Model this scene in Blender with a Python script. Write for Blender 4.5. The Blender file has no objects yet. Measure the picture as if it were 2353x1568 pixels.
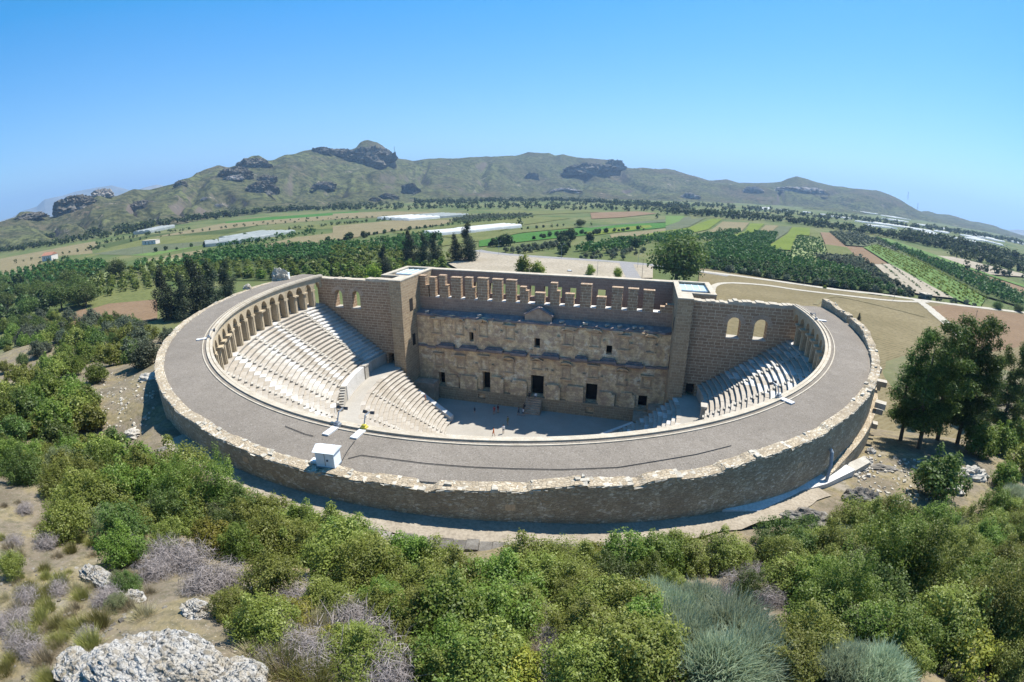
import bpy, math, random
import numpy as np
from mathutils import Vector, Matrix
rng = np.random.default_rng(11)
random.seed(5)
SC = bpy.context.scene
COL = SC.collection
PI = math.pi

# ------------------------------------------------------------------ camera model (fisheye lens of the action camera)
CAMP = np.array([17.389, -70.614, 40.965])
YAW, PITCH, ROLL = np.radians([15.11, -18.282, 0.272])
FF = 1080.35
KK = (1.0, -.0741, -.1409, .103)
_f = np.array([-np.sin(YAW)*np.cos(PITCH), np.cos(YAW)*np.cos(PITCH), np.sin(PITCH)])
_r = np.array([np.cos(YAW), np.sin(YAW), 0.0])
_u = np.cross(_r, _f)
CR = _r*np.cos(ROLL)+_u*np.sin(ROLL)
CU = -_r*np.sin(ROLL)+_u*np.cos(ROLL)
CF = _f
_rn = np.linspace(0, 1.5, 4000)
_tt = sum(k*_rn**(i+1) for i, k in enumerate(KK))

def ray(px, py):
    """direction of the sight line through a photo point (2353 x 1568 frame)"""
    x = px-1176.5; y = 784-py; r = math.hypot(x, y)+1e-9
    th = float(np.interp(r, _rn*FF, _tt))
    return CF*math.cos(th)+(CR*x/r+CU*y/r)*math.sin(th)

def proj(X):
    d = np.asarray(X, float)-CAMP
    z = d@CF; x = d@CR; y = d@CU; rho = np.hypot(x, y)+1e-9
    R = np.interp(np.arctan2(rho, z), _tt, _rn*FF)
    return 1176.5+R*x/rho, 784-R*y/rho

def onz(px, py, z):
    d = ray(px, py); t = (z-CAMP[2])/d[2]; return CAMP+t*d
def ony(px, py, y):
    d = ray(px, py); t = (y-CAMP[1])/d[1]; return CAMP+t*d
def q1(x, y): return x/1.6807/1.7, (500+y/1.6807)/1.7            # detail views of the photo -> frame
def q2(x, y): return (1300+x/1.6807)/1.7, (500+y/1.6807)/1.7
def q3(x, y): return (2600+x/1.6807)/1.7, (500+y/1.6807)/1.7
def z4(x, y): return 294.1+.30012*x, 588.2+.30012*y
def z5(x, y): return 882.35+.30012*x, 588.2+.30012*y
def z6(x, y): return 1470.6+.30012*x, 588.2+.30012*y

# ------------------------------------------------------------------ object helpers
def tag(o, label=None, cat=None, group=None, kind=None):
    if label: o['label'] = label
    if cat: o['category'] = cat
    if group: o['group'] = group
    if kind: o['kind'] = kind
    return o

def empty(name, loc=(0, 0, 0), rz=0.0):
    o = bpy.data.objects.new(name, None); COL.objects.link(o)
    o.location = loc; o.rotation_euler = (0, 0, rz); o.empty_display_size = .3
    return o

class MB:
    def __init__(s): s.v = []; s.f = []; s.uv = []; s.mi = []; s.n = 0
    def add(s, v, f, uv=None, mi=0):
        v = np.asarray(v, float).reshape(-1, 3); f = np.asarray(f, int)
        if f.ndim == 1: f = f[None]
        s.v.append(v); s.f.append(f+s.n); s.n += len(v)
        if uv is None: uv = np.zeros((f.size, 2))
        s.uv.append(np.asarray(uv, float).reshape(-1, 2)); s.mi.append(np.full(len(f), mi))
        return s
    def quad(s, a, b, c, d, uv=None, mi=0): return s.add([a, b, c, d], [[0, 1, 2, 3]], uv, mi)
    def hexa(s, P, mi=0):
        """8 points: bottom ring 0-3 (ccw from above), top ring 4-7"""
        P = np.asarray(P, float)
        F = [[3, 2, 1, 0], [4, 5, 6, 7], [0, 1, 5, 4], [1, 2, 6, 5], [2, 3, 7, 6], [3, 0, 4, 7]]
        uv = []
        for f in F:
            q = P[f]; n = np.abs(np.cross(q[1]-q[0], q[2]-q[0])+np.cross(q[2]-q[0], q[3]-q[0]))
            k = int(np.argmax(n)); ax = [(1, 2), (0, 2), (0, 1)][k]
            uv += [(p[ax[0]], p[ax[1]]) for p in q]
        return s.add(P, F, uv, mi)
    def box(s, x0, x1, y0, y1, z0, z1, mi=0):
        return s.hexa([(x0, y0, z0), (x1, y0, z0), (x1, y1, z0), (x0, y1, z0), (x0, y0, z1), (x1, y0, z1), (x1, y1, z1), (x0, y1, z1)], mi)
    def rbox(s, c, sx, sy, sz, rz=0.0, tilt=0.0, mi=0):
        """box centred at c, turned about z (and tilted about its own x)"""
        M = Matrix.Rotation(rz, 3, 'Z') @ Matrix.Rotation(tilt, 3, 'X')
        P = [(-1, -1, -1), (1, -1, -1), (1, 1, -1), (-1, 1, -1), (-1, -1, 1), (1, -1, 1), (1, 1, 1), (-1, 1, 1)]
        P = [np.array(c)+np.array(M @ Vector((p[0]*sx/2, p[1]*sy/2, p[2]*sz/2))) for p in P]
        return s.hexa(P, mi)
    def tube(s, pts, rad, n=6, cap=True, mi=0):
        pts = [np.asarray(p, float) for p in pts]; m = len(pts)
        if np.isscalar(rad): rad = [rad]*m
        V = []
        up = np.array([0, 0, 1.0])
        for i, p in enumerate(pts):
            t = pts[min(i+1, m-1)]-pts[max(i-1, 0)]; t = t/(np.linalg.norm(t)+1e-9)
            a = np.cross(t, up if abs(t[2]) < .93 else np.array([1.0, 0, 0])); a /= np.linalg.norm(a)+1e-9; b = np.cross(t, a)
            for k in range(n):
                w = 2*PI*k/n; V.append(p+rad[i]*(a*math.cos(w)+b*math.sin(w)))
        F = [[i*n+k, (i+1)*n+k, (i+1)*n+(k+1) % n, i*n+(k+1) % n] for i in range(m-1) for k in range(n)]
        s.add(V, F, None, mi)
        if cap:
            for base, rv in ((0, 1), ((m-1)*n, -1)):
                c = len(V); s.add(V[base:base+n]+[pts[0 if base == 0 else -1]], [[k, (k+1) % n, n][::rv] for k in range(n)], None, mi)
        return s
    def build(s, name, mat, parent=None, smooth=False, link=True):
        me = bpy.data.meshes.new(name)
        if s.v:
            V = np.concatenate(s.v)
            sizes = np.concatenate([np.full(len(f), f.shape[1]) for f in s.f])
            L = np.concatenate([f.ravel() for f in s.f])
            me.vertices.add(len(V)); me.vertices.foreach_set('co', V.ravel())
            me.loops.add(len(L)); me.loops.foreach_set('vertex_index', L)
            me.polygons.add(len(sizes))
            st = np.concatenate([[0], np.cumsum(sizes)[:-1]])
            me.polygons.foreach_set('loop_start', st)
            me.polygons.foreach_set('material_index', np.concatenate(s.mi))
            me.polygons.foreach_set('use_smooth', np.full(len(sizes), bool(smooth)))
            uv = np.concatenate(s.uv)
            if uv.any():
                l = me.uv_layers.new(name='UVMap'); l.data.foreach_set('uv', uv.ravel())
            me.update(calc_edges=True); me.validate()
        for m in (mat if isinstance(mat, (list, tuple)) else [mat]): me.materials.append(m)
        o = bpy.data.objects.new(name, me)
        if link: COL.objects.link(o)
        if parent is not None: o.parent = parent
        return o

def instance(src, name, loc, rz=0.0, sc=1.0, rx=0.0):
    """a copy of a thing and of each of its parts (mesh data shared)"""
    c = src.copy(); COL.objects.link(c)
    c.location = loc; c.rotation_euler = (rx, 0, rz); c.scale = (sc, sc, sc) if np.isscalar(sc) else sc
    for ch in src.children:
        d = ch.copy(); COL.objects.link(d); d.parent = c
        for g in ch.children:
            e = g.copy(); COL.objects.link(e); e.parent = d
    return c

# ------------------------------------------------------------------ materials
class NT:
    def __init__(s, name):
        s.m = bpy.data.materials.new(name); s.m.use_nodes = True
        s.t = s.m.node_tree; s.t.nodes.clear()
        s.out = s.n('ShaderNodeOutputMaterial')
    def n(s, typ, **kw):
        x = s.t.nodes.new(typ)
        for k, v in kw.items():
            if k.startswith('_'): setattr(x, k[1:], v)
            else: x.inputs[k.replace('__', ' ')].default_value = v
        return x
    def l(s, a, b): s.t.links.new(a, b)
    def coord(s, kind='Object'): return s.n('ShaderNodeTexCoord').outputs[kind]
    def mapping(s, vec, scale=(1, 1, 1), rot=(0, 0, 0)):
        m = s.n('ShaderNodeMapping'); m.inputs['Scale'].default_value = scale; m.inputs['Rotation'].default_value = rot
        s.l(vec, m.inputs['Vector']); return m.outputs[0]
    def noise(s, vec, scale, detail=4, rough=.55, out='Fac', dist=0):
        n = s.n('ShaderNodeTexNoise', Scale=scale, Detail=detail, Roughness=rough, Distortion=dist)
        s.l(vec, n.inputs['Vector']); return n.outputs[out]
    def vor(s, vec, scale, out='Distance', feature='F1'):
        n = s.n('ShaderNodeTexVoronoi', Scale=scale); n.feature = feature
        s.l(vec, n.inputs['Vector']); return n.outputs[out]
    def ramp(s, fac, stops, interp='LINEAR'):
        r = s.n('ShaderNodeValToRGB'); r.color_ramp.interpolation = interp
        e = r.color_ramp.elements
        while len(e) < len(stops): e.new(.5)
        for i, (p, c) in enumerate(stops):
            e[i].position = p; e[i].color = (*c, 1) if not np.isscalar(c) else (c, c, c, 1)
        s.l(fac, r.inputs[0]); return r.outputs[0]
    def mix(s, fac, a, b, mode='MIX'):
        m = s.n('ShaderNodeMix'); m.data_type = 'RGBA'; m.blend_type = mode
        for v, i in ((fac, 0), (a, 6), (b, 7)):
            if hasattr(v, 'is_linked') or hasattr(v, 'links'): s.l(v, m.inputs[i])
            elif np.isscalar(v): m.inputs[i].default_value = v if i == 0 else (v, v, v, 1)
            else: m.inputs[i].default_value = (*v, 1)
        return m.outputs[2]
    def math(s, op, a, b=0.0):
        m = s.n('ShaderNodeMath'); m.operation = op
        for v, i in ((a, 0), (b, 1)):
            if np.isscalar(v): m.inputs[i].default_value = v
            else: s.l(v, m.inputs[i])
        return m.outputs[0]
    def bump(s, h, strength=.3, dist=.1):
        b = s.n('ShaderNodeBump', Strength=strength, Distance=dist); s.l(h, b.inputs['Height']); return b.outputs[0]
    def finish(s, col, rough=.9, normal=None, spec=.2, metal=0.0):
        b = s.n('ShaderNodeBsdfPrincipled', Roughness=rough, Metallic=metal)
        b.inputs['Specular IOR Level'].default_value = spec
        if hasattr(col, 'links'): s.l(col, b.inputs['Base Color'])
        else: b.inputs['Base Color'].default_value = (*col, 1)
        if normal is not None: s.l(normal, b.inputs['Normal'])
        s.l(b.outputs[0], s.out.inputs[0]); return s.m
    def leaf(s, col, trans=.35, rough=.5):
        d = s.n('ShaderNodeBsdfDiffuse'); t = s.n('ShaderNodeBsdfTranslucent'); g = s.n('ShaderNodeBsdfGlossy', Roughness=rough)
        g.inputs['Color'].default_value = (.5, .5, .5, 1)
        s.l(col, d.inputs[0]); s.l(col, t.inputs[0])
        m = s.n('ShaderNodeMixShader', Fac=trans); s.l(d.outputs[0], m.inputs[1]); s.l(t.outputs[0], m.inputs[2])
        m2 = s.n('ShaderNodeMixShader', Fac=.025); s.l(m.outputs[0], m2.inputs[1]); s.l(g.outputs[0], m2.inputs[2])
        s.l(m2.outputs[0], s.out.inputs[0]); return s.m

def plain(name, c, rough=.7, metal=0.0, var=.12, scale=3.0):
    t = NT(name); v = t.coord()
    k = t.ramp(t.noise(v, scale, 5), [(.3, tuple(np.array(c)*(1-var))), (.7, tuple(np.minimum(np.array(c)*(1+var), .95)))])
    return t.finish(k, rough, None, .3, metal)

def island_rand(t): return t.n('ShaderNodeNewGeometry').outputs['Random Per Island']
def obj_rand(t): return t.n('ShaderNodeObjectInfo').outputs['Random']

def leafmat(name, c0, c1, c2=None, trans=.4, var=.32):
    """leaf colour varies leaf by leaf, clump by clump and plant by plant"""
    t = NT(name); v = t.coord()
    st = [(0.0, c0), (.75, c1)] + ([(1.0, c2)] if c2 else [])
    a = t.ramp(island_rand(t), st)
    n = t.noise(v, 1.3, 3)
    b = t.mix(t.ramp(n, [(.35, 0.0), (.65, 1.0)]), tuple(np.array(c0)*.95), a)
    hs = t.n('ShaderNodeHueSaturation'); t.l(b, hs.inputs['Color'])
    r = obj_rand(t)
    mr = t.n('ShaderNodeMapRange'); mr.inputs['To Min'].default_value = 1-var; mr.inputs['To Max'].default_value = 1+var
    t.l(r, mr.inputs['Value']); t.l(mr.outputs[0], hs.inputs['Value'])
    mh = t.n('ShaderNodeMapRange'); mh.inputs['To Min'].default_value = .48; mh.inputs['To Max'].default_value = .515
    t.l(r, mh.inputs['Value']); t.l(mh.outputs[0], hs.inputs['Hue'])
    return t.leaf(hs.outputs[0], trans)

def blockwall(name, c1, c2, mortar, bw=1.25, rh=.48, ms=.035, patch=None, patchc=None, bump=.4):
    """coursed ashlar with pale joints, on uv in metres"""
    t = NT(name); uv = t.n('ShaderNodeUVMap').outputs[0]
    ob = t.coord()
    w = t.n('ShaderNodeVectorMath'); w.operation = 'MULTIPLY_ADD'
    nz = t.noise(uv, 1.1, 2, .5, 'Color'); t.l(nz, w.inputs[0]); w.inputs[1].default_value = (.16, .10, 0); t.l(uv, w.inputs[2])
    br = t.n('ShaderNodeTexBrick', Scale=1.0); br.offset = .5; br.squash = .7; br.squash_frequency = 3
    br.inputs['Mortar Size'].default_value = ms; br.inputs['Mortar Smooth'].default_value = .25
    br.inputs['Brick Width'].default_value = bw; br.inputs['Row Height'].default_value = rh; br.inputs['Bias'].default_value = 0
    br.inputs['Color1'].default_value = (*c1, 1); br.inputs['Color2'].default_value = (*c2, 1); br.inputs['Mortar'].default_value = (*mortar, 1)
    t.l(w.outputs[0], br.inputs['Vector'])
    n1 = t.noise(ob, 1.0, 7, .68); n2 = t.noise(ob, 4.0, 5, .65)
    col = t.mix(t.ramp(n2, [(.3, .0), (.75, .8)]), br.outputs[0], tuple(np.array(c1)*.72))
    if patch:
        col = t.mix(t.ramp(n1, [(patch, 0.0), (patch+.12, .85)]), col, patchc)
    nb = t.math('SUBTRACT', t.noise(ob, 5, 6), br.outputs[1])
    return t.finish(col, .92, t.bump(nb, bump, .06), .12)
# ------------------------------------------------------------------ material set
M = {}
M['side_wall'] = blockwall('brown_ashlar', (.29, .195, .125), (.41, .285, .185), (.70, .59, .43), 1.35, .52, .04, .60, (.45, .34, .22))
M['tower'] = blockwall('tan_ashlar', (.31, .23, .145), (.43, .33, .21), (.56, .47, .34), 1.2, .5, .035, .58, (.28, .205, .135), .7)
M['rear'] = blockwall('purple_brown_ashlar', (.30, .215, .165), (.39, .285, .215), (.52, .43, .34), 1.3, .5, .02)
def rubblewall(name):
    t = NT(name); uv = t.n('ShaderNodeUVMap').outputs[0]; ob = t.coord()
    w = t.n('ShaderNodeVectorMath'); w.operation = 'MULTIPLY_ADD'; t.l(t.noise(uv, 1.6, 3, .5, 'Color'), w.inputs[0]); w.inputs[1].default_value = (.3, .2, 0); t.l(uv, w.inputs[2])
    m = t.mapping(w.outputs[0], (3.8, 7.2, 1)); cc = t.vor(m, 1.0, 'Color'); e = t.vor(m, 1.0, 'Distance', 'DISTANCE_TO_EDGE')
    sp = t.n('ShaderNodeSeparateColor'); t.l(cc, sp.inputs[0])
    c = t.ramp(sp.outputs[0], [(.05, (.34, .27, .18)), (.4, (.44, .36, .25)), (.75, (.52, .435, .31)), (.97, (.64, .57, .45))])
    c = t.mix(t.ramp(e, [(.0, .75), (.09, 0.0)]), c, (.28, .23, .16))
    n1 = t.noise(ob, .55, 7, .7); n2 = t.noise(ob, 5, 5, .7)
    c = t.mix(t.ramp(n1, [(.36, .75), (.56, 0.0)]), c, (.29, .235, .165)); c = t.mix(t.ramp(n1, [(.58, 0.0), (.7, .6)]), c, (.56, .49, .36))
    c = t.mix(t.ramp(n2, [(.33, .7), (.52, 0.0)]), c, (.24, .195, .14))
    return t.finish(c, .95, t.bump(t.math('ADD', n2, t.math('MULTIPLY', t.ramp(e, [(0, 0.0), (.12, 1.0)]), .6)), .8, .08), .08)
M['outer'] = rubblewall('weathered_rubble')

def facade_mat():
    t = NT('mottled_facade_stone'); v = t.coord(); uv = t.n('ShaderNodeUVMap').outputs[0]
    n1 = t.noise(v, .42, 7, .68, dist=.8); n2 = t.noise(v, 1.1, 6, .65); n3 = t.noise(v, 5, 6, .7)
    c = t.ramp(n1, [(.36, (.52, .365, .235)), (.46, (.80, .61, .36)), (.54, (.88, .69, .42)), (.62, (.94, .83, .62))])
    c = t.mix(t.ramp(n2, [(.42, .85), (.56, 0.0)]), c, (.50, .355, .25))
    c = t.mix(t.ramp(n3, [(.3, .45), (.6, 0.0)]), c, (.20, .155, .115))
    br = t.n('ShaderNodeTexBrick', Scale=1.0); br.inputs['Brick Width'].default_value = 1.3; br.inputs['Row Height'].default_value = .52
    br.inputs['Mortar Size'].default_value = .02; br.inputs['Color1'].default_value = (1, 1, 1, 1); br.inputs['Color2'].default_value = (.82, .8, .78, 1); br.inputs['Mortar'].default_value = (.66, .6, .52, 1)
    t.l(uv, br.inputs['Vector'])
    c = t.mix(.8, c, br.outputs[0], 'MULTIPLY')
    return t.finish(c, .93, t.bump(t.noise(v, 3.5, 8, .7), .6, .12), .1)
M['facade'] = facade_mat()

def stone_mat(name, cols, s1=.9, bump=.4, island=.0, spots=None):
    t = NT(name); v = t.coord()
    n1 = t.noise(v, s1, 7, .62); n2 = t.noise(v, s1*9, 5, .65)
    c = t.ramp(n1, [(.3, cols[0]), (.5, cols[1]), (.72, cols[2])])
    c = t.mix(t.ramp(n2, [(.3, .55), (.6, 0.0)]), c, tuple(np.array(cols[0])*.6))
    if island:
        r = t.ramp(island_rand(t), [(0, 1-island), (.8, 1.0), (.9, 1+island*.9)])
        c = t.mix(1.0, c, r, 'MULTIPLY')
    return t.finish(c, .9, t.bump(n2, bump, .05), .15)

def seat_mat():
    t = NT('limestone_seats'); v = t.coord()
    n1 = t.noise(v, .35, 6, .6); n2 = t.noise(v, 6, 5, .65)
    r = island_rand(t)
    c = t.ramp(r, [(0, (.29, .255, .205)), (.25, (.35, .312, .258)), (.55, (.395, .362, .31)), (.82, (.45, .42, .37)), (.88, (.62, .605, .57))])
    c = t.mix(t.ramp(n1, [(.4, .5), (.62, 0.0)]), c, (.33, .29, .235))
    c = t.mix(t.ramp(n2, [(.28, .7), (.5, 0.0)]), c, (.19, .165, .13))
    return t.finish(c, .85, t.bump(n2, .35, .04), .2)
M['seat'] = seat_mat()
M['pale'] = stone_mat('pale_limestone', ((.33, .30, .25), (.41, .38, .325), (.50, .475, .42)), .8)
M['white_stone'] = stone_mat('new_white_stone', ((.50, .48, .44), (.58, .56, .52), (.64, .63, .60)), .6, .2)
M['beige'] = stone_mat('beige_gallery_stone', ((.34, .275, .18), (.42, .345, .235), (.50, .42, .30)), .5)
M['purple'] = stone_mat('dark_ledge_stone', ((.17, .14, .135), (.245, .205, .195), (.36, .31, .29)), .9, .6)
M['niche'] = stone_mat('niche_stone', ((.40, .285, .18), (.55, .405, .26), (.66, .52, .35)), .9, .5)
M['rubble'] = stone_mat('cream_rubble', ((.30, .265, .205), (.47, .43, .35), (.60, .56, .47)), 2.6, .35, .2)
M['darkrubble'] = stone_mat('grey_rubble', ((.13, .115, .095), (.22, .20, .17), (.36, .335, .29)), 1.6, .9, .4)
M['coping'] = stone_mat('tan_coping', ((.36, .31, .23), (.44, .385, .30), (.52, .47, .38)), 1.2)
M['brown_block'] = stone_mat('podium_stone', ((.30, .225, .16), (.42, .315, .23), (.54, .43, .32)), .9, .5)

def roof_mat():
    t = NT('gravel_roofing'); v = t.coord()
    n0 = t.noise(v, .16, 5, .6); n1 = t.noise(v, 1.2, 5, .6); n2 = t.vor(v, 14); n3 = t.noise(v, 11, 4, .8)
    c = t.ramp(n0, [(.3, (.168, .146, .119)), (.7, (.226, .198, .163))])
    c = t.mix(t.ramp(n1, [(.35, .5), (.6, 0.0)]), c, (.15, .13, .105))
    c = t.mix(t.ramp(n3, [(.40, .85), (.47, 0.0)]), c, (.10, .088, .075))
    c = t.mix(t.ramp(n3, [(.6, 0.0), (.68, .7)]), c, (.44, .41, .37))
    return t.finish(c, .95, t.bump(n3, .5, .03), .1)
M['roof'] = roof_mat()

def floor_mat():
    t = NT('pale_beaten_floor'); v = t.coord()
    n0 = t.noise(v, .2, 6, .6); n1 = t.noise(v, 2.5, 5, .6)
    c = t.ramp(n0, [(.3, (.29, .265, .225)), (.7, (.355, .33, .285))])
    c = t.mix(t.ramp(n1, [(.3, .4), (.55, 0.0)]), c, (.26, .24, .20))
    return t.finish(c, .93, t.bump(n1, .2, .03), .1)
M['floor'] = floor_mat()

M['white_metal'] = plain('white_painted_metal', (.72, .76, .78), .4, .0, .05)
M['grey_metal'] = plain('grey_metal', (.30, .33, .36), .45, .6)
M['dark_metal'] = plain('dark_metal', (.06, .06, .065), .5, .3)
M['concrete'] = plain('concrete_slab', (.55, .55, .54), .85)
M['pipe'] = plain('blue_grey_pipe', (.30, .34, .38), .5)
M['cable'] = plain('black_cable', (.03, .03, .03), .6)
M['black'] = plain('painted_interior_shade', (.02, .018, .016), .95)  # near-black colour standing in for the shade inside openings
M['wood'] = plain('weathered_pole', (.25, .2, .14), .8)
M['bark'] = plain('bark', (.11, .085, .06), .9, 0, .3, 8)
M['twig'] = plain('grey_dead_twigs', (.235, .205, .19), .9, 0, .25, 5)

def glass_mat():
    t = NT('skylight_glazing'); v = t.coord()
    c = t.ramp(t.noise(v, .7, 3), [(.3, (.42, .55, .62)), (.7, (.52, .64, .70))])
    return t.finish(c, .12, None, .6)
M['glass'] = glass_mat()

# vegetation
M['leaf_olive'] = leafmat('olive_green_leaves', (.13, .16, .026), (.255, .285, .055), (.43, .45, .18))
M['leaf_green'] = leafmat('fresh_green_leaves', (.085, .135, .018), (.18, .245, .04), (.33, .375, .12))
M['leaf_dark'] = leafmat('dark_green_leaves', (.06, .10, .02), (.13, .185, .038), (.25, .29, .12))
M['leaf_yellow'] = leafmat('yellow_green_leaves', (.18, .19, .026), (.30, .30, .045), (.45, .39, .08))
M['broom'] = leafmat('blue_grey_broom', (.30, .36, .22), (.42, .485, .32), (.54, .58, .42), .5)
M['sage'] = leafmat('grey_green_leaves', (.15, .175, .075), (.25, .28, .135), (.40, .42, .24), .4)
M['grass_y'] = leafmat('yellow_grass', (.20, .20, .055), (.33, .32, .10), (.45, .40, .18))
M['dry'] = leafmat('dry_straw', (.27, .23, .13), (.38, .32, .19), (.5, .44, .30))
M['conifer'] = leafmat('conifer_needles', (.022, .036, .018), (.048, .068, .03), (.085, .10, .05), .2)
M['pine'] = leafmat('pine_needles', (.045, .08, .016), (.12, .18, .035), (.22, .285, .065), .35)
M['citrus'] = leafmat('citrus_leaves', (.032, .075, .016), (.065, .13, .026), (.11, .18, .045), .3)
M['olive_tree'] = leafmat('silver_olive_leaves', (.075, .095, .055), (.12, .145, .085), (.19, .215, .14), .25)
M['far_tree'] = leafmat('far_tree_leaves', (.035, .065, .02), (.075, .12, .034), (.13, .18, .055), .25)
M['lime'] = leafmat('lime_leaves', (.17, .235, .02), (.28, .35, .035), (.40, .44, .09), .4)
# ------------------------------------------------------------------ ground
PLAIN = -1.0
ASP = 1.0626
def rp(R, a, z=0.0):
    """point of the auditorium: radius R, angle a (radians)"""
    s = math.sin(a); return np.array([R*math.cos(a), R*s*(ASP if s < 0 else 1.0), z])
def rell(x, y): return np.hypot(x, np.where(y < 0, y/ASP, y))

WB_A = np.array([150, 172, 185, 200, 215, 232, 250, 270, 285, 300, 315, 330, 345, 360, 380])
WB_Z = np.array([0, 10, 16.5, 19., 20.6, 21.9, 22.6, 22.8, 22.5, 21.4, 20.2, 18.6, 14.5, 8., 0])
def wallbase(deg): return np.interp(deg, WB_A, WB_Z)

_cp = []
def cpx(px, py, z):
    p = onz(px, py, z); _cp.append((p[0], p[1], z))
for a in range(172, 372, 8):
    p = rp(48.8, math.radians(a)); _cp.append((p[0], p[1], float(wallbase(a))))
for q in [(0, 1568, 29.5), (400, 1568, 31.5), (800, 1568, 30), (1176, 1568, 29), (1600, 1568, 29), (2000, 1568, 28.5), (2353, 1568, 27.5),
          (0, 1350, 28.5), (400, 1400, 30), (800, 1400, 28), (1176, 1400, 25.5), (1600, 1400, 25.5), (2000, 1400, 25), (2353, 1400, 24.5),
          (100, 1200, 25.5), (400, 1290, 26.5), (700, 1300, 24.5), (900, 1265, 21.0), (1150, 1265, 20.6), (1500, 1265, 21.2), (1800, 1245, 20.5), (2100, 1200, 20.2), (2353, 1200, 19),
          (50, 1060, 22), (250, 1010, 20), (330, 1015, 20.2), (270, 890, 17.5), (100, 860, 12), (60, 800, 5), (200, 810, 7), (320, 785, 5), (250, 752, -1), (140, 745, -1), (345, 735, -1), (20, 745, -1),
          (2010, 1040, 19.3), (2150, 1010, 17), (2300, 1010, 15), (2353, 900, 6)]:
    cpx(*q)
_cp += [(17, -70, 31.5), (17, -85, 33), (-20, -85, 33), (55, -85, 30), (90, -70, 20), (-70, -75, 28), (-100, -50, 14), (-130, -20, 2), (110, -30, 3), (130, -70, 8), (85, 10, -1), (70, -5, 4),
        (-56, 14, 0), (-55, 0, 8), (55, 8, 2), (60, 30, -1), (-60, 30, -1), (0, 26, -1), (30, 24, -1), (-30, 24, -1), (0, 60, -1), (-120, 30, -1), (120, 10, -1), (-160, -60, -1), (160, -70, -1), (0, -150, 25), (100, -150, 10), (-100, -150, 15)]
_cp = np.array(_cp)
_d = np.hypot(_cp[:, None, 0]-_cp[None, :, 0], _cp[:, None, 1]-_cp[None, :, 1])
_w = np.linalg.solve(_d+np.eye(len(_cp))*-.15, _cp[:, 2])

def vnoise(x, y, s, seed=0):
    """smooth value noise"""
    x = np.asarray(x)/s; y = np.asarray(y)/s
    i = np.floor(x).astype(np.int64); j = np.floor(y).astype(np.int64); fx = x-i; fy = y-j
    fx = fx*fx*(3-2*fx); fy = fy*fy*(3-2*fy)
    def h(a, b):
        n = (a*374761393+b*668265263+seed*1442695041) & 0x7fffffff
        n = ((n ^ (n >> 13))*1274126177) & 0x7fffffff
        return ((n ^ (n >> 16)) & 0xffff)/65535.0
    return (h(i, j)*(1-fx)+h(i+1, j)*fx)*(1-fy)+(h(i, j+1)*(1-fx)+h(i+1, j+1)*fx)*fy
def fbm(x, y, s, o=4, seed=0):
    t = 0; a = 1.0; n = 0
    for k in range(o): t = t+a*(vnoise(x, y, s/2**k, seed+k)*2-1); n += a; a *= .5
    return t/n

def ground_z(x, y):
    x = np.asarray(x, float); y = np.asarray(y, float)
    sh = np.broadcast(x, y).shape; X = np.broadcast_to(x, sh).ravel(); Y = np.broadcast_to(y, sh).ravel()
    z = np.zeros(X.shape)
    for k in range(0, len(X), 20000):
        sl = slice(k, k+20000)
        z[sl] = np.hypot(X[sl, None]-_cp[None, :, 0], Y[sl, None]-_cp[None, :, 1])@_w
    out = np.clip((np.hypot(X, Y)-150)/60, 0, 1)
    z = z*(1-out)+PLAIN*out
    hill = np.clip((z-PLAIN)/3, 0, 1)
    z = np.maximum(z, PLAIN)
    z = z+hill*(fbm(X, Y, 6, 4, 3)*.45)*np.clip((rell(X, Y)-50.5)/3, 0, 1)
    return z.reshape(sh)

def on_ground(px, py):
    d = ray(px, py)
    t = np.concatenate([np.arange(3, 160, .25), np.geomspace(160, 6000, 600)])
    X = CAMP+t[:, None]*d
    g = X[:, 2]-ground_z(X[:, 0], X[:, 1])
    i = np.where(g < 0)[0]
    return X[i[0]] if len(i) else X[-1]

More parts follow.
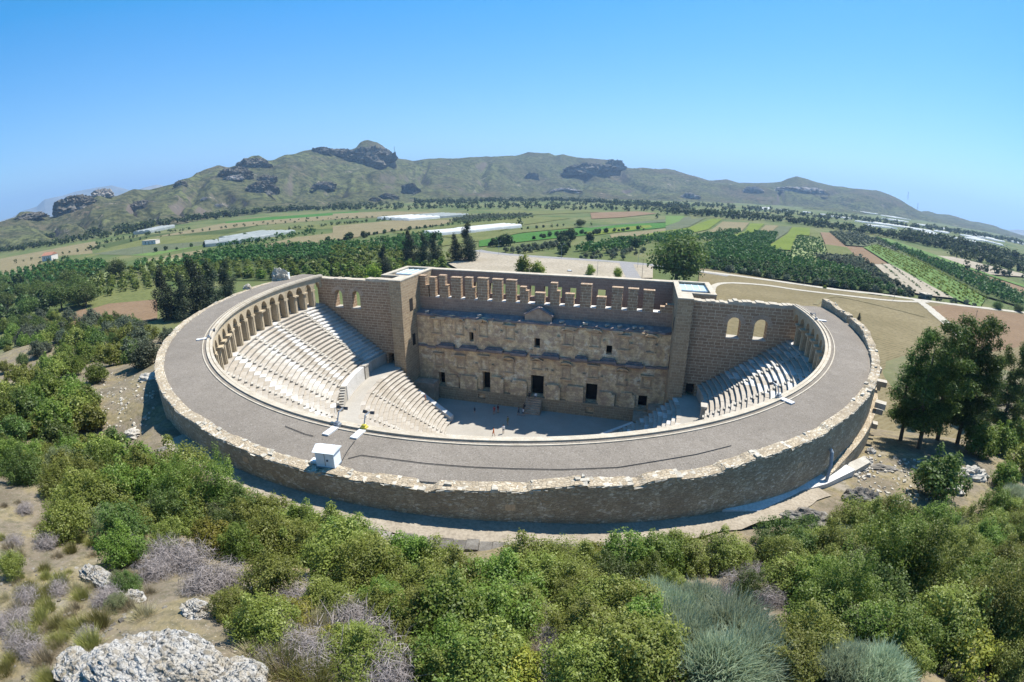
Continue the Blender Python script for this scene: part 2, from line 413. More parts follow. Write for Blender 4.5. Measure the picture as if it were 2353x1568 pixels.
def make_terrain():
    s = np.concatenate([-np.geomspace(40000, 130, 40), np.arange(-128, 129, 1.0), np.geomspace(130, 40000, 40)])
    xs = s; ys = s-10
    X, Y = np.meshgrid(xs, ys)
    Z = ground_z(X, Y)
    r = np.hypot(X, Y)
    Z = Z-np.clip((r-1500)/4000, 0, 40)**1.0*np.clip((X+200)/800, 0, 1)*22   # the valley falls away towards the river on the right
    n, m = X.shape
    idx = np.arange(n*m).reshape(n, m)
    F = np.stack([idx[:-1, :-1], idx[:-1, 1:], idx[1:, 1:], idx[1:, :-1]], -1).reshape(-1, 4)
    cx = X.ravel()[F].mean(1); cy = Y.ravel()[F].mean(1)
    inside = (rell(cx, cy) < 46.3) & (cy < 5) | (np.abs(cx) < 28) & (cy > -6) & (cy < 17)
    b = MB(); b.add(np.stack([X, Y, Z], -1).reshape(-1, 3), F[~inside])
    t = NT('dry_hill_ground'); v = t.coord(); geo = t.n('ShaderNodeNewGeometry')
    n0 = t.noise(v, .012, 6, .6); n1 = t.noise(v, .25, 6, .6); n2 = t.noise(v, 2.2, 6, .65); n3 = t.vor(v, 3.4); n4 = t.noise(v, 9, 4, .7)
    hillc = t.ramp(n1, [(.32, (.135, .11, .075)), (.46, (.19, .157, .112)), (.56, (.215, .175, .095)), (.70, (.25, .22, .175))])
    hillc = t.mix(t.ramp(n2, [(.36, .8), (.54, 0.0)]), hillc, (.105, .095, .058))
    hillc = t.mix(t.ramp(n4, [(.62, 0.0), (.7, .8)]), hillc, (.44, .40, .34))
    pl = t.ramp(n0, [(.35, (.055, .085, .026)), (.48, (.085, .105, .036)), (.6, (.14, .135, .06)), (.7, (.07, .095, .03))])
    pl = t.mix(t.ramp(t.noise(v, .12, 5, .6), [(.35, .6), (.6, 0.0)]), pl, (.10, .12, .045))
    sp = t.n('ShaderNodeSeparateXYZ'); t.l(v, sp.inputs[0])
    k = t.ramp(t.math('MULTIPLY', t.math('ADD', sp.outputs[2], .9), .3), [(0, 0.0), (1, 1.0)])
    c = t.mix(k, pl, hillc)
    mat = t.finish(c, .95, t.bump(t.math('ADD', n2, t.math('MULTIPLY', n4, .5)), .7, .15), .08)
    o = b.build('ground', mat, smooth=True); tag(o, kind='structure')
make_terrain()

# dry meadow round the theatre, tracks, road, fields: sheets a few centimetres apart on the plain
_layer = [0]
def sheet(name, pts, mat, conv=None, wob=0.0, sub=10):
    """a flat patch of the plain whose outline is given by where it shows in the photo"""
    P = []
    for i in range(len(pts)):
        a, b = pts[i], pts[(i+1) % len(pts)]
        for k in range(sub):
            u = k/sub; q = (a[0]*(1-u)+b[0]*u, a[1]*(1-u)+b[1]*u)
            if conv: q = conv(*q)
            P.append(onz(q[0], q[1], PLAIN))
    _layer[0] += 1
    P = np.array(P); P[:, 2] = PLAIN+.03+.02*_layer[0]
    if wob: P[:, :2] += rng.normal(0, wob, (len(P), 2))
    me = bpy.data.meshes.new(name)
    me.from_pydata([tuple(p) for p in P], [], [list(range(len(P)))]); me.materials.append(mat)
    o = bpy.data.objects.new(name, me); COL.objects.link(o); tag(o, kind='structure'); return o

def strip(name, pts, width, mat, conv=None, z=None):
    P = [onz(*(conv(*q) if conv else q), PLAIN) for q in pts]
    Q = []
    for i in range(len(P)-1):
        p0, p1, p2, p3 = P[max(i-1, 0)], P[i], P[i+1], P[min(i+2, len(P)-1)]
        for k in range(8):
            u = k/8; Q.append(.5*((2*p1)+(-p0+p2)*u+(2*p0-5*p1+4*p2-p3)*u*u+(-p0+3*p1-3*p2+p3)*u**3))
    Q.append(P[-1]); _layer[0] += 1; zz = PLAIN+.03+.02*_layer[0]
    L = []; Rr = []
    for i, p in enumerate(Q):
        t = Q[min(i+1, len(Q)-1)]-Q[max(i-1, 0)]; n = np.array([-t[1], t[0]])/(np.hypot(t[0], t[1])+1e-9)
        w = width*(.5+rng.normal(0, .04))
        L.append((p[0]+n[0]*w, p[1]+n[1]*w, zz)); Rr.append((p[0]-n[0]*w, p[1]-n[1]*w, zz))
    m = len(Q); b = MB(); b.add(L+Rr, [[i, m+i, m+i+1, i+1] for i in range(m-1)])
    o = b.build(name, mat); tag(o, kind='structure'); return o

def fieldmat(name, c0, c1, s=.06, stripes=None, c2=None, ang=0.0):
    t = NT(name); v = t.coord()
    n = t.noise(v, s, 6, .62); n2 = t.noise(v, s*14, 4, .6)
    c = t.ramp(n, [(.32, c0), (.68, c1)])
    c = t.mix(t.ramp(n2, [(.35, .6), (.6, 0.0)]), c, tuple(np.array(c0)*.62))
    if stripes:
        w = t.n('ShaderNodeTexWave', Scale=stripes, Distortion=1.5, Detail=3); t.l(t.mapping(v, rot=(0, 0, ang)), w.inputs['Vector'])
        c = t.mix(t.ramp(w.outputs[1], [(.45, 0.0), (.8, .75)]), c, c2)
    return t.finish(c, .95, None, .05)

FM = {
 'tan': fieldmat('stubble_soil', (.165, .14, .075), (.22, .185, .105)),
 'brown': fieldmat('ploughed_soil', (.16, .105, .062), (.21, .145, .088), .05, .5, (.19, .13, .078)),
 'green': fieldmat('green_crop', (.07, .135, .028), (.11, .18, .045), .03, .35, (.14, .18, .07)),
 'deep': fieldmat('deep_green_crop', (.045, .12, .025), (.065, .15, .03), .03),
 'lime': fieldmat('lime_crop', (.105, .14, .022), (.15, .185, .036), .03),
 'grey': fieldmat('greyish_olive_field', (.085, .10, .055), (.125, .135, .08), .04),
 'olive': fieldmat('olive_drab_grass', (.10, .115, .038), (.15, .155, .06), .04),
 'pale': fieldmat('pale_green_vines', (.20, .235, .095), (.27, .29, .14), .05),
 'dry': fieldmat('dry_meadow_grass', (.13, .105, .052), (.22, .178, .10), .045, .28, (.18, .15, .085), .9),
 'dark': fieldmat('orchard_floor', (.05, .07, .025), (.08, .10, .035), .05),
 'sand': fieldmat('sandy_yard', (.28, .24, .175), (.37, .32, .245), .05),
 'track': fieldmat('white_dusty_track', (.38, .345, .275), (.46, .42, .345), .2),
 'dust': fieldmat('trodden_dust', (.26, .22, .165), (.35, .305, .24), .4),
 'asphalt': fieldmat('grey_road', (.22, .21, .20), (.28, .27, .255), .3),
}
F = sheet
# left part of the valley
F('field', [(0, 870), (600, 795), (610, 825), (300, 850), (250, 925), (0, 960)], FM['tan'], q1)
F('field', [(0, 860), (620, 745), (640, 770), (600, 800), (0, 885)], FM['tan'], q1)
F('field', [(20, 940), (240, 910), (470, 872), (440, 900), (250, 945), (60, 985), (0, 1000), (0, 950)], FM['tan'], q1)
F('field', [(480, 870), (930, 775), (1350, 745), (1480, 700), (1000, 715), (700, 795), (600, 830)], FM['olive'], q1)
F('field', [(640, 770), (1000, 700), (1700, 640), (1480, 700), (1000, 715), (700, 790)], FM['dark'], q1)
F('field', [(600, 830), (930, 775), (1400, 742), (1480, 730), (1350, 770), (1000, 840), (850, 838)], FM['grey'], q1)
F('field', [(850, 838), (1300, 778), (1500, 720), (1940, 665), (1900, 700), (1400, 760), (1000, 842)], FM['green'], q1)
F('field', [(1000, 720), (1480, 625), (2353, 560), (2353, 590), (1700, 640), (1200, 700)], FM['tan'], q1)
F('field', [(1480, 618), (1750, 588), (2353, 548), (2353, 562), (1480, 628)], FM['deep'], q1)
F('field', [(950, 865), (1340, 800), (1360, 830), (1250, 850), (980, 880)], FM['tan'], q1)
F('field', [(890, 950), (920, 880), (1270, 845), (1250, 880), (1100, 905), (1010, 950)], FM['pale'], q1)
F('field', [(555, 1000), (690, 935), (760, 990), (690, 1007), (560, 1020)], FM['pale'], q1)
F('field', [(1480, 690), (2060, 640), (2353, 620), (2353, 660), (1950, 670)], FM['olive'], q1)
F('field', [(1620, 790), (1950, 720), (2170, 695), (2353, 640), (2353, 720), (1900, 780), (1700, 800)], FM['tan'], q1)
F('field', [(1000, 960), (1360, 830), (1700, 790), (2353, 765), (2353, 1007), (900, 1007)], FM['dark'], q1)
F('field', [(0, 975), (250, 930), (450, 885), (700, 885), (700, 950), (560, 1010), (0, 1060)], FM['dark'], q1)
F('field', [(130, 740), (200, 705), (330, 660), (362, 690), (362, 735), (270, 755), (160, 770)], FM['brown'])
F('field', [(190, 700), (330, 640), (365, 645), (362, 690), (250, 700), (200, 715)], FM['olive'])
# middle of the valley
F('field', [(0, 565), (350, 550), (860, 560), (700, 575), (480, 585), (0, 600)], FM['tan'], q2)
F('field', [(0, 648), (400, 610), (860, 605), (700, 640), (400, 680), (0, 745)], FM['tan'], q2)
F('field', [(80, 770), (600, 690), (620, 700), (200, 760), (100, 780)], FM['tan'], q2)
F('field', [(380, 690), (900, 630), (1320, 580), (1560, 595), (1250, 640), (940, 720), (760, 720)], FM['olive'], q2)
F('field', [(700, 745), (960, 700), (1240, 665), (1680, 650), (1250, 690), (960, 745), (720, 780)], FM['olive'], q2)
F('field', [(760, 620), (880, 580), (1340, 572), (1250, 592), (900, 615)], FM['dark'], q2)
F('field', [(1080, 550), (1700, 545), (1750, 555), (1340, 572), (1000, 570)], FM['olive'], q2)
F('field', [(960, 745), (1250, 695), (1900, 635), (2353, 620), (2353, 640), (1850, 690), (1300, 745), (960, 785)], FM['deep'], q2)
F('field', [(1650, 655), (2020, 618), (2353, 585), (2353, 612), (1900, 638), (1690, 660)], FM['grey'], q2)
F('field', [(1650, 690), (1850, 660), (2080, 640), (2100, 655), (1850, 690), (1700, 712)], FM['lime'], q2)
F('field', [(1820, 705), (2230, 660), (2353, 670), (2000, 715), (1830, 730)], FM['tan'], q2)
F('field', [(1860, 745), (2120, 690), (2353, 655), (2353, 700), (2080, 740)], FM['lime'], q2)
F('field', [(1690, 560), (2000, 550), (2130, 565), (1900, 590), (1700, 600)], FM['brown'], q2)
# right part of the valley
F('field', [(0, 580), (130, 580), (80, 625), (0, 645)], FM['green'], q3)
F('field', [(0, 650), (110, 610), (270, 590), (150, 655), (0, 680)], FM['grey'], q3)
F('field', [(160, 655), (300, 600), (375, 600), (280, 670), (150, 700)], FM['lime'], q3)
F('field', [(280, 690), (375, 618), (550, 625), (500, 682), (350, 690)], FM['tan'], q3)
F('field', [(345, 740), (520, 685), (555, 630), (650, 632), (590, 690), (560, 722), (400, 748)], FM['lime'], q3)
F('field', [(620, 678), (655, 643), (742, 645), (690, 692)], FM['tan'], q3)
F('field', [(690, 695), (745, 650), (832, 650), (800, 690), (700, 755), (660, 775)], FM['grey'], q3)
F('field', [(670, 785), (800, 700), (830, 655), (950, 660), (945, 712), (860, 708), (820, 810), (700, 800)], FM['lime'], q3)
F('field', [(945, 665), (1010, 690), (1020, 740), (950, 715)], FM['olive'], q3)
F('field', [(820, 830), (860, 715), (1010, 735), (1060, 820), (960, 870), (830, 860)], FM['pale'], q3)
F('field', [(1015, 690), (1080, 692), (1180, 782), (1290, 790), (1465, 905), (1370, 910), (1200, 840), (1050, 775)], FM['brown'], q3)
F('field', [(1045, 770), (1190, 790), (1245, 848), (1065, 832)], FM['olive'], q3)
F('field', [(200, 795), (600, 690), (745, 705), (660, 795), (840, 862), (1200, 930), (1570, 1115), (1400, 1092), (250, 935)], FM['dark'], q3)
F('field', [(960, 842), (1280, 850), (1400, 960), (1640, 1105), (1560, 1105), (1200, 930)], FM['grey'], q3)
F('field', [(1370, 905), (1490, 900), (1900, 1130), (1720, 1112), (1560, 1080)], FM['sand'], q3)
F('field', [(1300, 790), (1380, 770), (1640, 860), (2100, 1130), (2060, 1195), (1900, 1135), (1480, 905)], FM['green'], q3)
F('field', [(1080, 690), (1250, 690), (1400, 745), (1640, 870), (1380, 772), (1300, 785), (1180, 775)], FM['grey'], q3)
F('field', [(1260, 690), (1400, 742), (1640, 830), (2353, 1110), (2353, 1190), (2080, 1110), (1640, 870), (1400, 750)], FM['dark'], q3)
F('field', [(1640, 832), (1720, 850), (2353, 1060), (2353, 1105), (2000, 985)], FM['brown'], q3)
F('field', [(1380, 730), (1450, 730), (1800, 850), (2130, 970), (2353, 1040), (2353, 1055), (1720, 845)], FM['green'], q3)
F('field', [(1780, 845), (1900, 855), (2200, 930), (2353, 965), (2353, 985), (2130, 970)], FM['sand'], q3)
# meadow and yard behind the stage building
F('meadow', [(225, 930), (700, 1010), (1300, 1105), (1700, 1155), (2353, 1225), (2900, 1300), (2900, 1900), (2200, 2300), (1300, 2300), (900, 1700), (300, 1500), (200, 1130)], FM['dry'], q3)
F('field', [(1740, 1190), (1850, 1175), (2353, 1240), (2353, 1450), (2100, 1500), (1830, 1345)], FM['brown'], q3)
F('yard', [(760, 905), (960, 822), (1500, 870), (1800, 895), (2100, 910), (2100, 1000), (1500, 1010), (900, 985)], FM['sand'], q2)
strip('road', [(940, 815), (1100, 838), (1400, 862), (1800, 888), (2080, 912), (2300, 940), (2600, 985)], 7, FM['asphalt'], q2)
strip('road', [(1925, 900), (1940, 940), (1965, 985), (1990, 1040)], 7, FM['asphalt'], q2)
strip('path', [(230, 955), (700, 1018), (1100, 1075), (1400, 1108), (1700, 1150), (2000, 1188), (2353, 1228), (2700, 1270)], 4.2, FM['track'], q3)
strip('path', [(300, 1120), (310, 1060), (400, 1035), (640, 1048), (900, 1085), (1300, 1132), (1500, 1152), (1720, 1160)], 3.0, FM['track'], q3)
strip('path', [(1640, 1145), (1700, 1180), (1770, 1240), (1850, 1310), (1950, 1400)], 4.5, FM['track'], q3)
strip('path', [(980, 1180), (1060, 1130), (1200, 1138), (1700, 1260)], 2.0, FM['tan'], q3)
# ------------------------------------------------------------------ the auditorium
ROOFZ = 24.6
RIN, ROUT, RPAR = 42.03, 47.5, 46.65
YW = 6.0
def a0(R, y=YW): return PI-math.asin(min(y/R, 1))
def a1(R, y=YW): return 2*PI+math.asin(min(y/R, 1))
def arcblock(b, r0, r1, s, e, z0, z1, n=1, mi=0, dz=None):
    """a curved block; uv runs along the arc and up"""
    for k in range(n):
        p, q = s+(e-s)*k/n, s+(e-s)*(k+1)/n
        za, zb = (z1, z1) if dz is None else (dz[k], dz[k+1])
        P = [rp(r0, p, z0), rp(r1, p, z0), rp(r1, q, z0), rp(r0, q, z0), rp(r0, p, za), rp(r1, p, za), rp(r1, q, zb), rp(r0, q, zb)]
        faces = [[4, 5, 6, 7], [0, 4, 7, 3], [2, 6, 5, 1]]+([[3, 2, 1, 0]])
        if k == 0: faces.append([1, 5, 4, 0])
        if k == n-1: faces.append([3, 7, 6, 2])
        u0, u1 = p*r1, q*r1
        U = {0: (u0, z0), 1: (u0, z0), 2: (u1, z0), 3: (u1, z0), 4: (u0, za), 5: (u0, za), 6: (u1, zb), 7: (u1, zb)}
        uv = []
        for f in faces:
            flat = set(f) in ({4, 5, 6, 7}, {0, 1, 2, 3}); end = set(f) in ({0, 1, 4, 5}, {2, 3, 6, 7})
            for i in f:
                if flat: uv.append((U[i][0], r0 if i in (0, 3, 4, 7) else r1))
                elif end: uv.append((r0 if i in (0, 3, 4, 7) else r1, U[i][1]))
                else: uv.append(U[i])
        b.add(P, faces, uv, mi)

AUD = empty('roman_theatre_auditorium', (0, 0, 0))
tag(AUD, 'horseshoe stone auditorium with curved white seat rows under a grey gravel roof ring', 'theatre')

def seat_tier(r, top, s, e, deep=.78, drop=.75, jit=1.0):
    b = MB()
    n = max(3, int((e-s)*r/1.45)); cuts = np.linspace(s, e, n+1)
    cuts[1:-1] += rng.normal(0, .12/r, n-1)
    for k in range(n):
        p, q = cuts[k]+.012/r, cuts[k+1]-.012/r
        dr, dz = rng.normal(0, .022)*jit, rng.normal(0, .012)*jit
        if rng.random() < .03: dr += .1; dz -= .03
        prof = [(r-.05+dr, top+dz), (r-.055+dr, top+dz-.15), (r+.07+dr, top+dz-.2), (r+.09, top-drop), (r+deep, top-drop), (r+deep, top+dz+.005)]
        m = 2; V = [rp(R, p+(q-p)*j/m, z) for j in range(m+1) for R, z in prof]; L = len(prof)
        Fq = [[j*L+i, j*L+(i+1) % L, (j+1)*L+(i+1) % L, (j+1)*L+i] for j in range(m) for i in range(L)]
        Fq = [f[::-1] for f in Fq]
        b.add(V, Fq); b.n -= len(V)
        b.add(V, [list(range(L))]); b.n -= len(V)
        b.add(V, [[m*L+i for i in range(L)][::-1]])
        # one island per stone: reuse the same vertices
        V3 = b.v.pop(); b.v.pop()
    return b

NUP, NLOW = 20, 19
up_r = [28.9+.665*i for i in range(NUP)]; up_z = [10.1+.468*i for i in range(NUP)]
lo_r = [13.2+.655*j for j in range(NLOW)]; lo_z = [.42*(j+1) for j in range(NLOW)]
def ylow(R): return float(np.interp(R, [13, 20.5, 26], [.7, 2.5, 4.9]))
for i in range(NUP):
    r = up_r[i]; last = i == NUP-1
    seat_tier(r, up_z[i], a0(r+.5, 5.95), a1(r+.5, 5.95), .8 if not last else 1.6, .9 if i else 2.2).build('seat_row', M['seat'], AUD)
for j in range(NLOW):
    r = lo_r[j]; y = ylow(r)
    seat_tier(r, lo_z[j], a0(r, y), a1(r, y), .8, min(lo_z[j], .9)).build('seat_row', M['seat'], AUD)
# stairways that cut the seat rows
def stairs(rs, zs, a, w):
    b = MB()
    for r, z in zip(rs, zs):
        d = w/2/r
        j = rng.normal(0, .01)
        arcblock(b, r-.36+j, r+.02, a-d, a+d, z-.55, z-.235+j, 1)
        arcblock(b, r-.06, r+.12, a-d, a+d, z-.5, z+.006, 1)
    return b
for k in range(1, 20):
    a = a0(35)+(a1(35)-a0(35))*k/20
    stairs(up_r, up_z, a, .72).build('stairway', M['pale'], AUD)
for k in range(1, 10):
    a = a0(20, 1.6)+(a1(20, 1.6)-a0(20, 1.6))*k/10
    stairs(lo_r, lo_z, a, .72).build('stairway', M['pale'], AUD)
# walkway between the two banks of seats and its wall
b = MB(); n = 72
s, e = a0(27.2, 5.9), a1(27.2, 5.9)
arcblock(b, 25.6, 29.2, s, e, 7.2, 7.99, n); b.build('walkway', M['floor'], AUD)
def foot(px, py):
    p = onz(px, py, 8.0); return math.atan2(p[1]/(ASP if p[1] < 0 else 1), p[0]) % (2*PI)
def B(x, y): return ((1280+x/4.238)/1.7, (1360+y/4.238)/1.7)
fa, fb = foot(*B(205, 870)), foot(*B(440, 520))
fc, fd = foot(*B(475, 505)), foot(*B(595, 465))
b = MB(); arcblock(b, 28.0, 28.9, min(fa, fb), max(fa, fb), 8.0, 10.55, 8); b.build('walkway_wall', M['white_stone'], AUD)
b = MB(); arcblock(b, 28.0, 28.9, min(fc, fd), max(fc, fd), 8.0, 10.35, 2); arcblock(b, 27.9, 29.0, min(fc, fd)-.004, max(fc, fd)+.004, 10.35, 10.6, 2); b.build('walkway_wall', M['pale'], AUD)
b = MB()
for k in range(9):
    w = .42/28.5
    arcblock(b, 28.1, 28.9, max(fa, fb)+w*k, max(fa, fb)+w*(k+1), 8.0, 10.5-.27*k, 1)
b.build('wall_stairs', M['pale'], AUD)
b = MB(); arcblock(b, 28.3, 28.95, 2*PI-.115, 2*PI-.075, 8.0, 10.2, 1); arcblock(b, 28.2, 29.1, 2*PI-.12, 2*PI-.07, 10.2, 10.55, 1); b.build('pedestal', M['pale'], AUD)
# parapet slabs along the side entrances
def beam(p, q, w, h, mat, name):
    p = np.array(p, float); q = np.array(q, float); d = (q-p)[:2]; d /= np.hypot(*d); nn = np.array([-d[1], d[0], 0])*w/2; up = np.array([0, 0, h])
    b = MB(); b.hexa([p-nn-up, q-nn-up, q+nn-up, p+nn-up, p-nn, q-nn, q+nn, p+nn]); return b.build(name, mat, AUD)
beam((-20.4, 2.6, 4.6), (-13.2, 1.1, 1.1), .95, 1.3, M['white_stone'], 'parapet_slab')
beam((18.6, 5.3, 2.2), (13.3, 1.6, 1.0), .6, .8, M['white_stone'], 'parapet_slab')

# gallery behind the top row: an arcade, its back wall and the flat roof
GZ = 19.0
def arcade():
    arc = a1(RIN)-a0(RIN); nb = 58; pb = MB(); ab = []
    half = .84; spr = 22.25
    for k in range(nb):
        c = a0(RIN)+arc*(k+.5)/nb; w = arc/nb/2; hw = half/RIN
        b = MB()
        r0, r1 = 42.0, 43.0
        top = 24.15; N = 8
        # spandrel wall above the arch, cut by the curve
        us = [c-hw*math.cos(PI*i/N) for i in range(N+1)]; zs = [spr+half*1.45*math.sin(PI*i/N) for i in range(N+1)]
        us = [c-w]+us+[c+w]; zs = [spr]+zs+[spr]
        for i in range(len(us)-1):
            P = [rp(r0, us[i], zs[i]), rp(r1, us[i], zs[i]), rp(r1, us[i+1], zs[i+1]), rp(r0, us[i+1], zs[i+1]), rp(r0, us[i], top), rp(r1, us[i], top), rp(r1, us[i+1], top), rp(r0, us[i+1], top)]
            b.add(P, [[0, 4, 7, 3], [2, 6, 5, 1], [3, 2, 1, 0]])
        b.build('arch', M['beige'], AUD)
        if k < nb-1:
            # pier between two arches with its impost block
            cc = c+w; pw = w-hw; b = MB()
            jr = rng.normal(0, .05)
            arcblock(b, 41.95+jr, 43.0, cc-pw, cc+pw, GZ, spr-.02, 1)
            arcblock(b, 41.82+jr, 42.16+jr, cc-pw*.55, cc+pw*.55, GZ, spr-.25, 1)
            ext = rng.uniform(.35, .6) if rng.random() < (.35 if cc < 4.6 else .75) else .06
            arcblock(b, 41.95-ext, 43.05, cc-pw-.004, cc+pw+.004, spr-.28, spr-.021, 1)
            b.build('pier', M['beige'], AUD)
    b = MB(); arcblock(b, 45.2, 45.9, a0(46), a1(46), GZ-.4, 24.2, 64); b.build('gallery_back_wall', M['beige'], AUD)
    b = MB(); arcblock(b, 41.6, 45.3, a0(42), a1(42), GZ-.6, GZ-.05, 64); b.build('gallery_floor', M['seat'], AUD)
arcade()
# entablature, roof, curbs
NS = 128
s, e = a0(RIN, 6.3), a1(RIN, 6.3)
b = MB(); arcblock(b, 41.97, 43.05, s, e, 24.152, 24.57, NS); arcblock(b, 41.7, 41.97, s, e, 24.36, 24.66, NS); b.build('cornice', M['coping'], AUD)
b = MB(); arcblock(b, 42.06, 42.34, s, e, 24.575, 24.74, NS); b.build('roof_curb', M['coping'], AUD)
b = MB(); arcblock(b, 42.66, 42.78, s, e, 24.575, 24.67, NS); b.build('roof_curb', M['coping'], AUD)
b = MB()
sr, er = a0(RPAR, 6.6), a1(RPAR, 6.6)
NR = 160; rs_ = [42.34, 43.4, 44.6, 45.8, 46.8]; V = []
for k in range(NR+1):
    a = sr+(er-sr)*k/NR
    for r in rs_: V.append(rp(r, a, 24.6+.02*math.sin(r*3+k*.2)-(.06 if r > 46 else 0)))
L = len(rs_)
b.add(V, [[k*L+i, k*L+i+1, (k+1)*L+i+1, (k+1)*L+i] for k in range(NR) for i in range(L-1)]); b.build('gravel_roof', M['roof'], AUD, True)
b = MB(); arcblock(b, 42.35, 46.8, sr, er, 24.2, 24.5, 96); b.build('roof_slab', M['coping'], AUD)
# outer wall with an uneven rubble top
def parapet_top(a):
    d = math.degrees(a)
    base = float(np.interp(d, [170, 200, 230, 262, 285, 300, 330, 352, 366, 376], [24.72, 24.8, 24.9, 24.86, 24.92, 25.02, 25.25, 25.5, 25.75, 25.8]))
    return base
NW = 420; aw0, aw1 = a0(ROUT, 6.5), a1(ROUT, 7.4)
gap0, gap1 = 2*PI-.068, 2*PI-.045
b = MB(); VV = []
az = np.linspace(aw0, aw1, NW+1)
n1 = fbm(az*47, az*0, 2.6, 4, 21)*.26+np.where(fbm(az*47, az*0+9, 2.2, 2, 5) > .25, .12, 0)*(az > 4.3)
prev = None
stp = np.round(fbm(az*47, az*0+3, 5.5, 3, 91)*3.2)*.14*np.clip((az-4.2)/.5, .25, 1.25)
zc = np.array([parapet_top(a) for a in az])-.2+n1*.55+stp
zb = np.array([float(wallbase(math.degrees(a) if a > 2.6 else math.degrees(a)+360)) for a in az])-1.5
kg = [k for k in range(NW) if gap0 < az[k] < gap1]
for ka, kb in ((0, kg[0]), (kg[-1]+1, NW)):
    arcblock(b, RPAR, ROUT, az[ka], az[kb], -1.9, 0, kb-ka, 0, zc[ka:kb+1])
b.build('outer_wall', M['outer'], AUD)
# the loose stones that crown the wall
for part in range(12):
    b = MB()
    for k in range(part*NW//12, (part+1)*NW//12):
        if gap0 < az[k] < gap1: continue
        p, q = az[k], az[k+1]
        for (ra, rb) in ((RPAR-.02, RPAR+.25), (RPAR+.27, RPAR+.52), (RPAR+.55, ROUT+.03)):
            if rng.random() < .04: continue
            p, q = az[k]+rng.normal(0, .0012), az[k+1]+rng.normal(0, .0012)
            h = rng.uniform(-.075, .0)+(.14 if rng.random() < .04 else 0); zz = zc[k]-.1
            J = lambda r, a, z: rp(r+rng.normal(0, .035), a+rng.normal(0, .0008), z)
            b.hexa([J(ra, p, zz), J(rb, p, zz), J(rb, q, zz), J(ra, q, zz)]+[J(ra+.01, p+.0002, zz+.1+h+rng.normal(0, .02)), J(rb-.01, p+.0002, zz+.1+h+rng.normal(0, .02)), J(rb-.01, q-.0002, zz+.1+h+rng.normal(0, .02)), J(ra+.01, q-.0002, zz+.1+h+rng.normal(0, .02))])
    b.build('wall_crown', M['rubble'], AUD)
# thick low buttress band and projecting stones on the right flank
b = MB(); arcblock(b, ROUT-.02, ROUT+.55, math.radians(305), math.radians(366), -1, 21.6, 40, 0, [float(np.interp(math.degrees(x), [305, 318, 335, 366], [19.5, 21.3, 21.6, 20])) for x in np.linspace(math.radians(305), math.radians(366), 41)])
b.build('wall_footing', M['outer'], AUD)
for k, (d, z) in enumerate([(331, 22.2), (334, 20.6), (338, 22.4), (338.5, 19.4), (342, 20.7), (344, 22.2), (347, 21.0), (350, 22.2), (336, 18.2), (341, 17.6)]):
    a = math.radians(d); b = MB(); arcblock(b, ROUT+.3, ROUT+1.35, a-.009, a+.009, z-.32, z+.25, 1); b.build('corbel_stone', M['pale'], AUD)
for d, z in [(262, 23.9), (284, 23.6), (309, 23.0), (247, 23.7)]:
    a = math.radians(d); b = MB(); arcblock(b, ROUT-.05, ROUT+.012, a-.006, a+.006, z-.22, z+.2, 1); b.build('drain_hole', M['niche'], AUD)

# ground inside
b = MB(); ang = np.linspace(0, 2*PI, 73)[:-1]
me = []
P = [(-24, 10.2), (-24, 2)]+[tuple(rp(14.0, a)[:2]) for a in np.linspace(PI, 2*PI, 40)]+[(24, 2), (24, 10.2)]
mesh = bpy.data.meshes.new('orchestra_floor'); mesh.from_pydata([(x, y, 0.0) for x, y in P], [], [list(range(len(P)))]); mesh.materials.append(M['floor'])
o = bpy.data.objects.new('orchestra_floor', mesh); COL.objects.link(o); tag(o, kind='structure')

# ------------------------------------------------------------------ the stage building
STG = empty('stage_building', (0, 12, 0))
tag(STG, 'tall roofless stage building with a mottled tan facade between two towers', 'building')
STG_OFF = np.array([0, 12.0, 0])
def st(b, name, mat, smooth=False, parent=None):
    """a part of the stage building, built in world coordinates"""
    for v in b.v: v -= STG_OFF
    return b.build(name, mat, parent or STG, smooth)

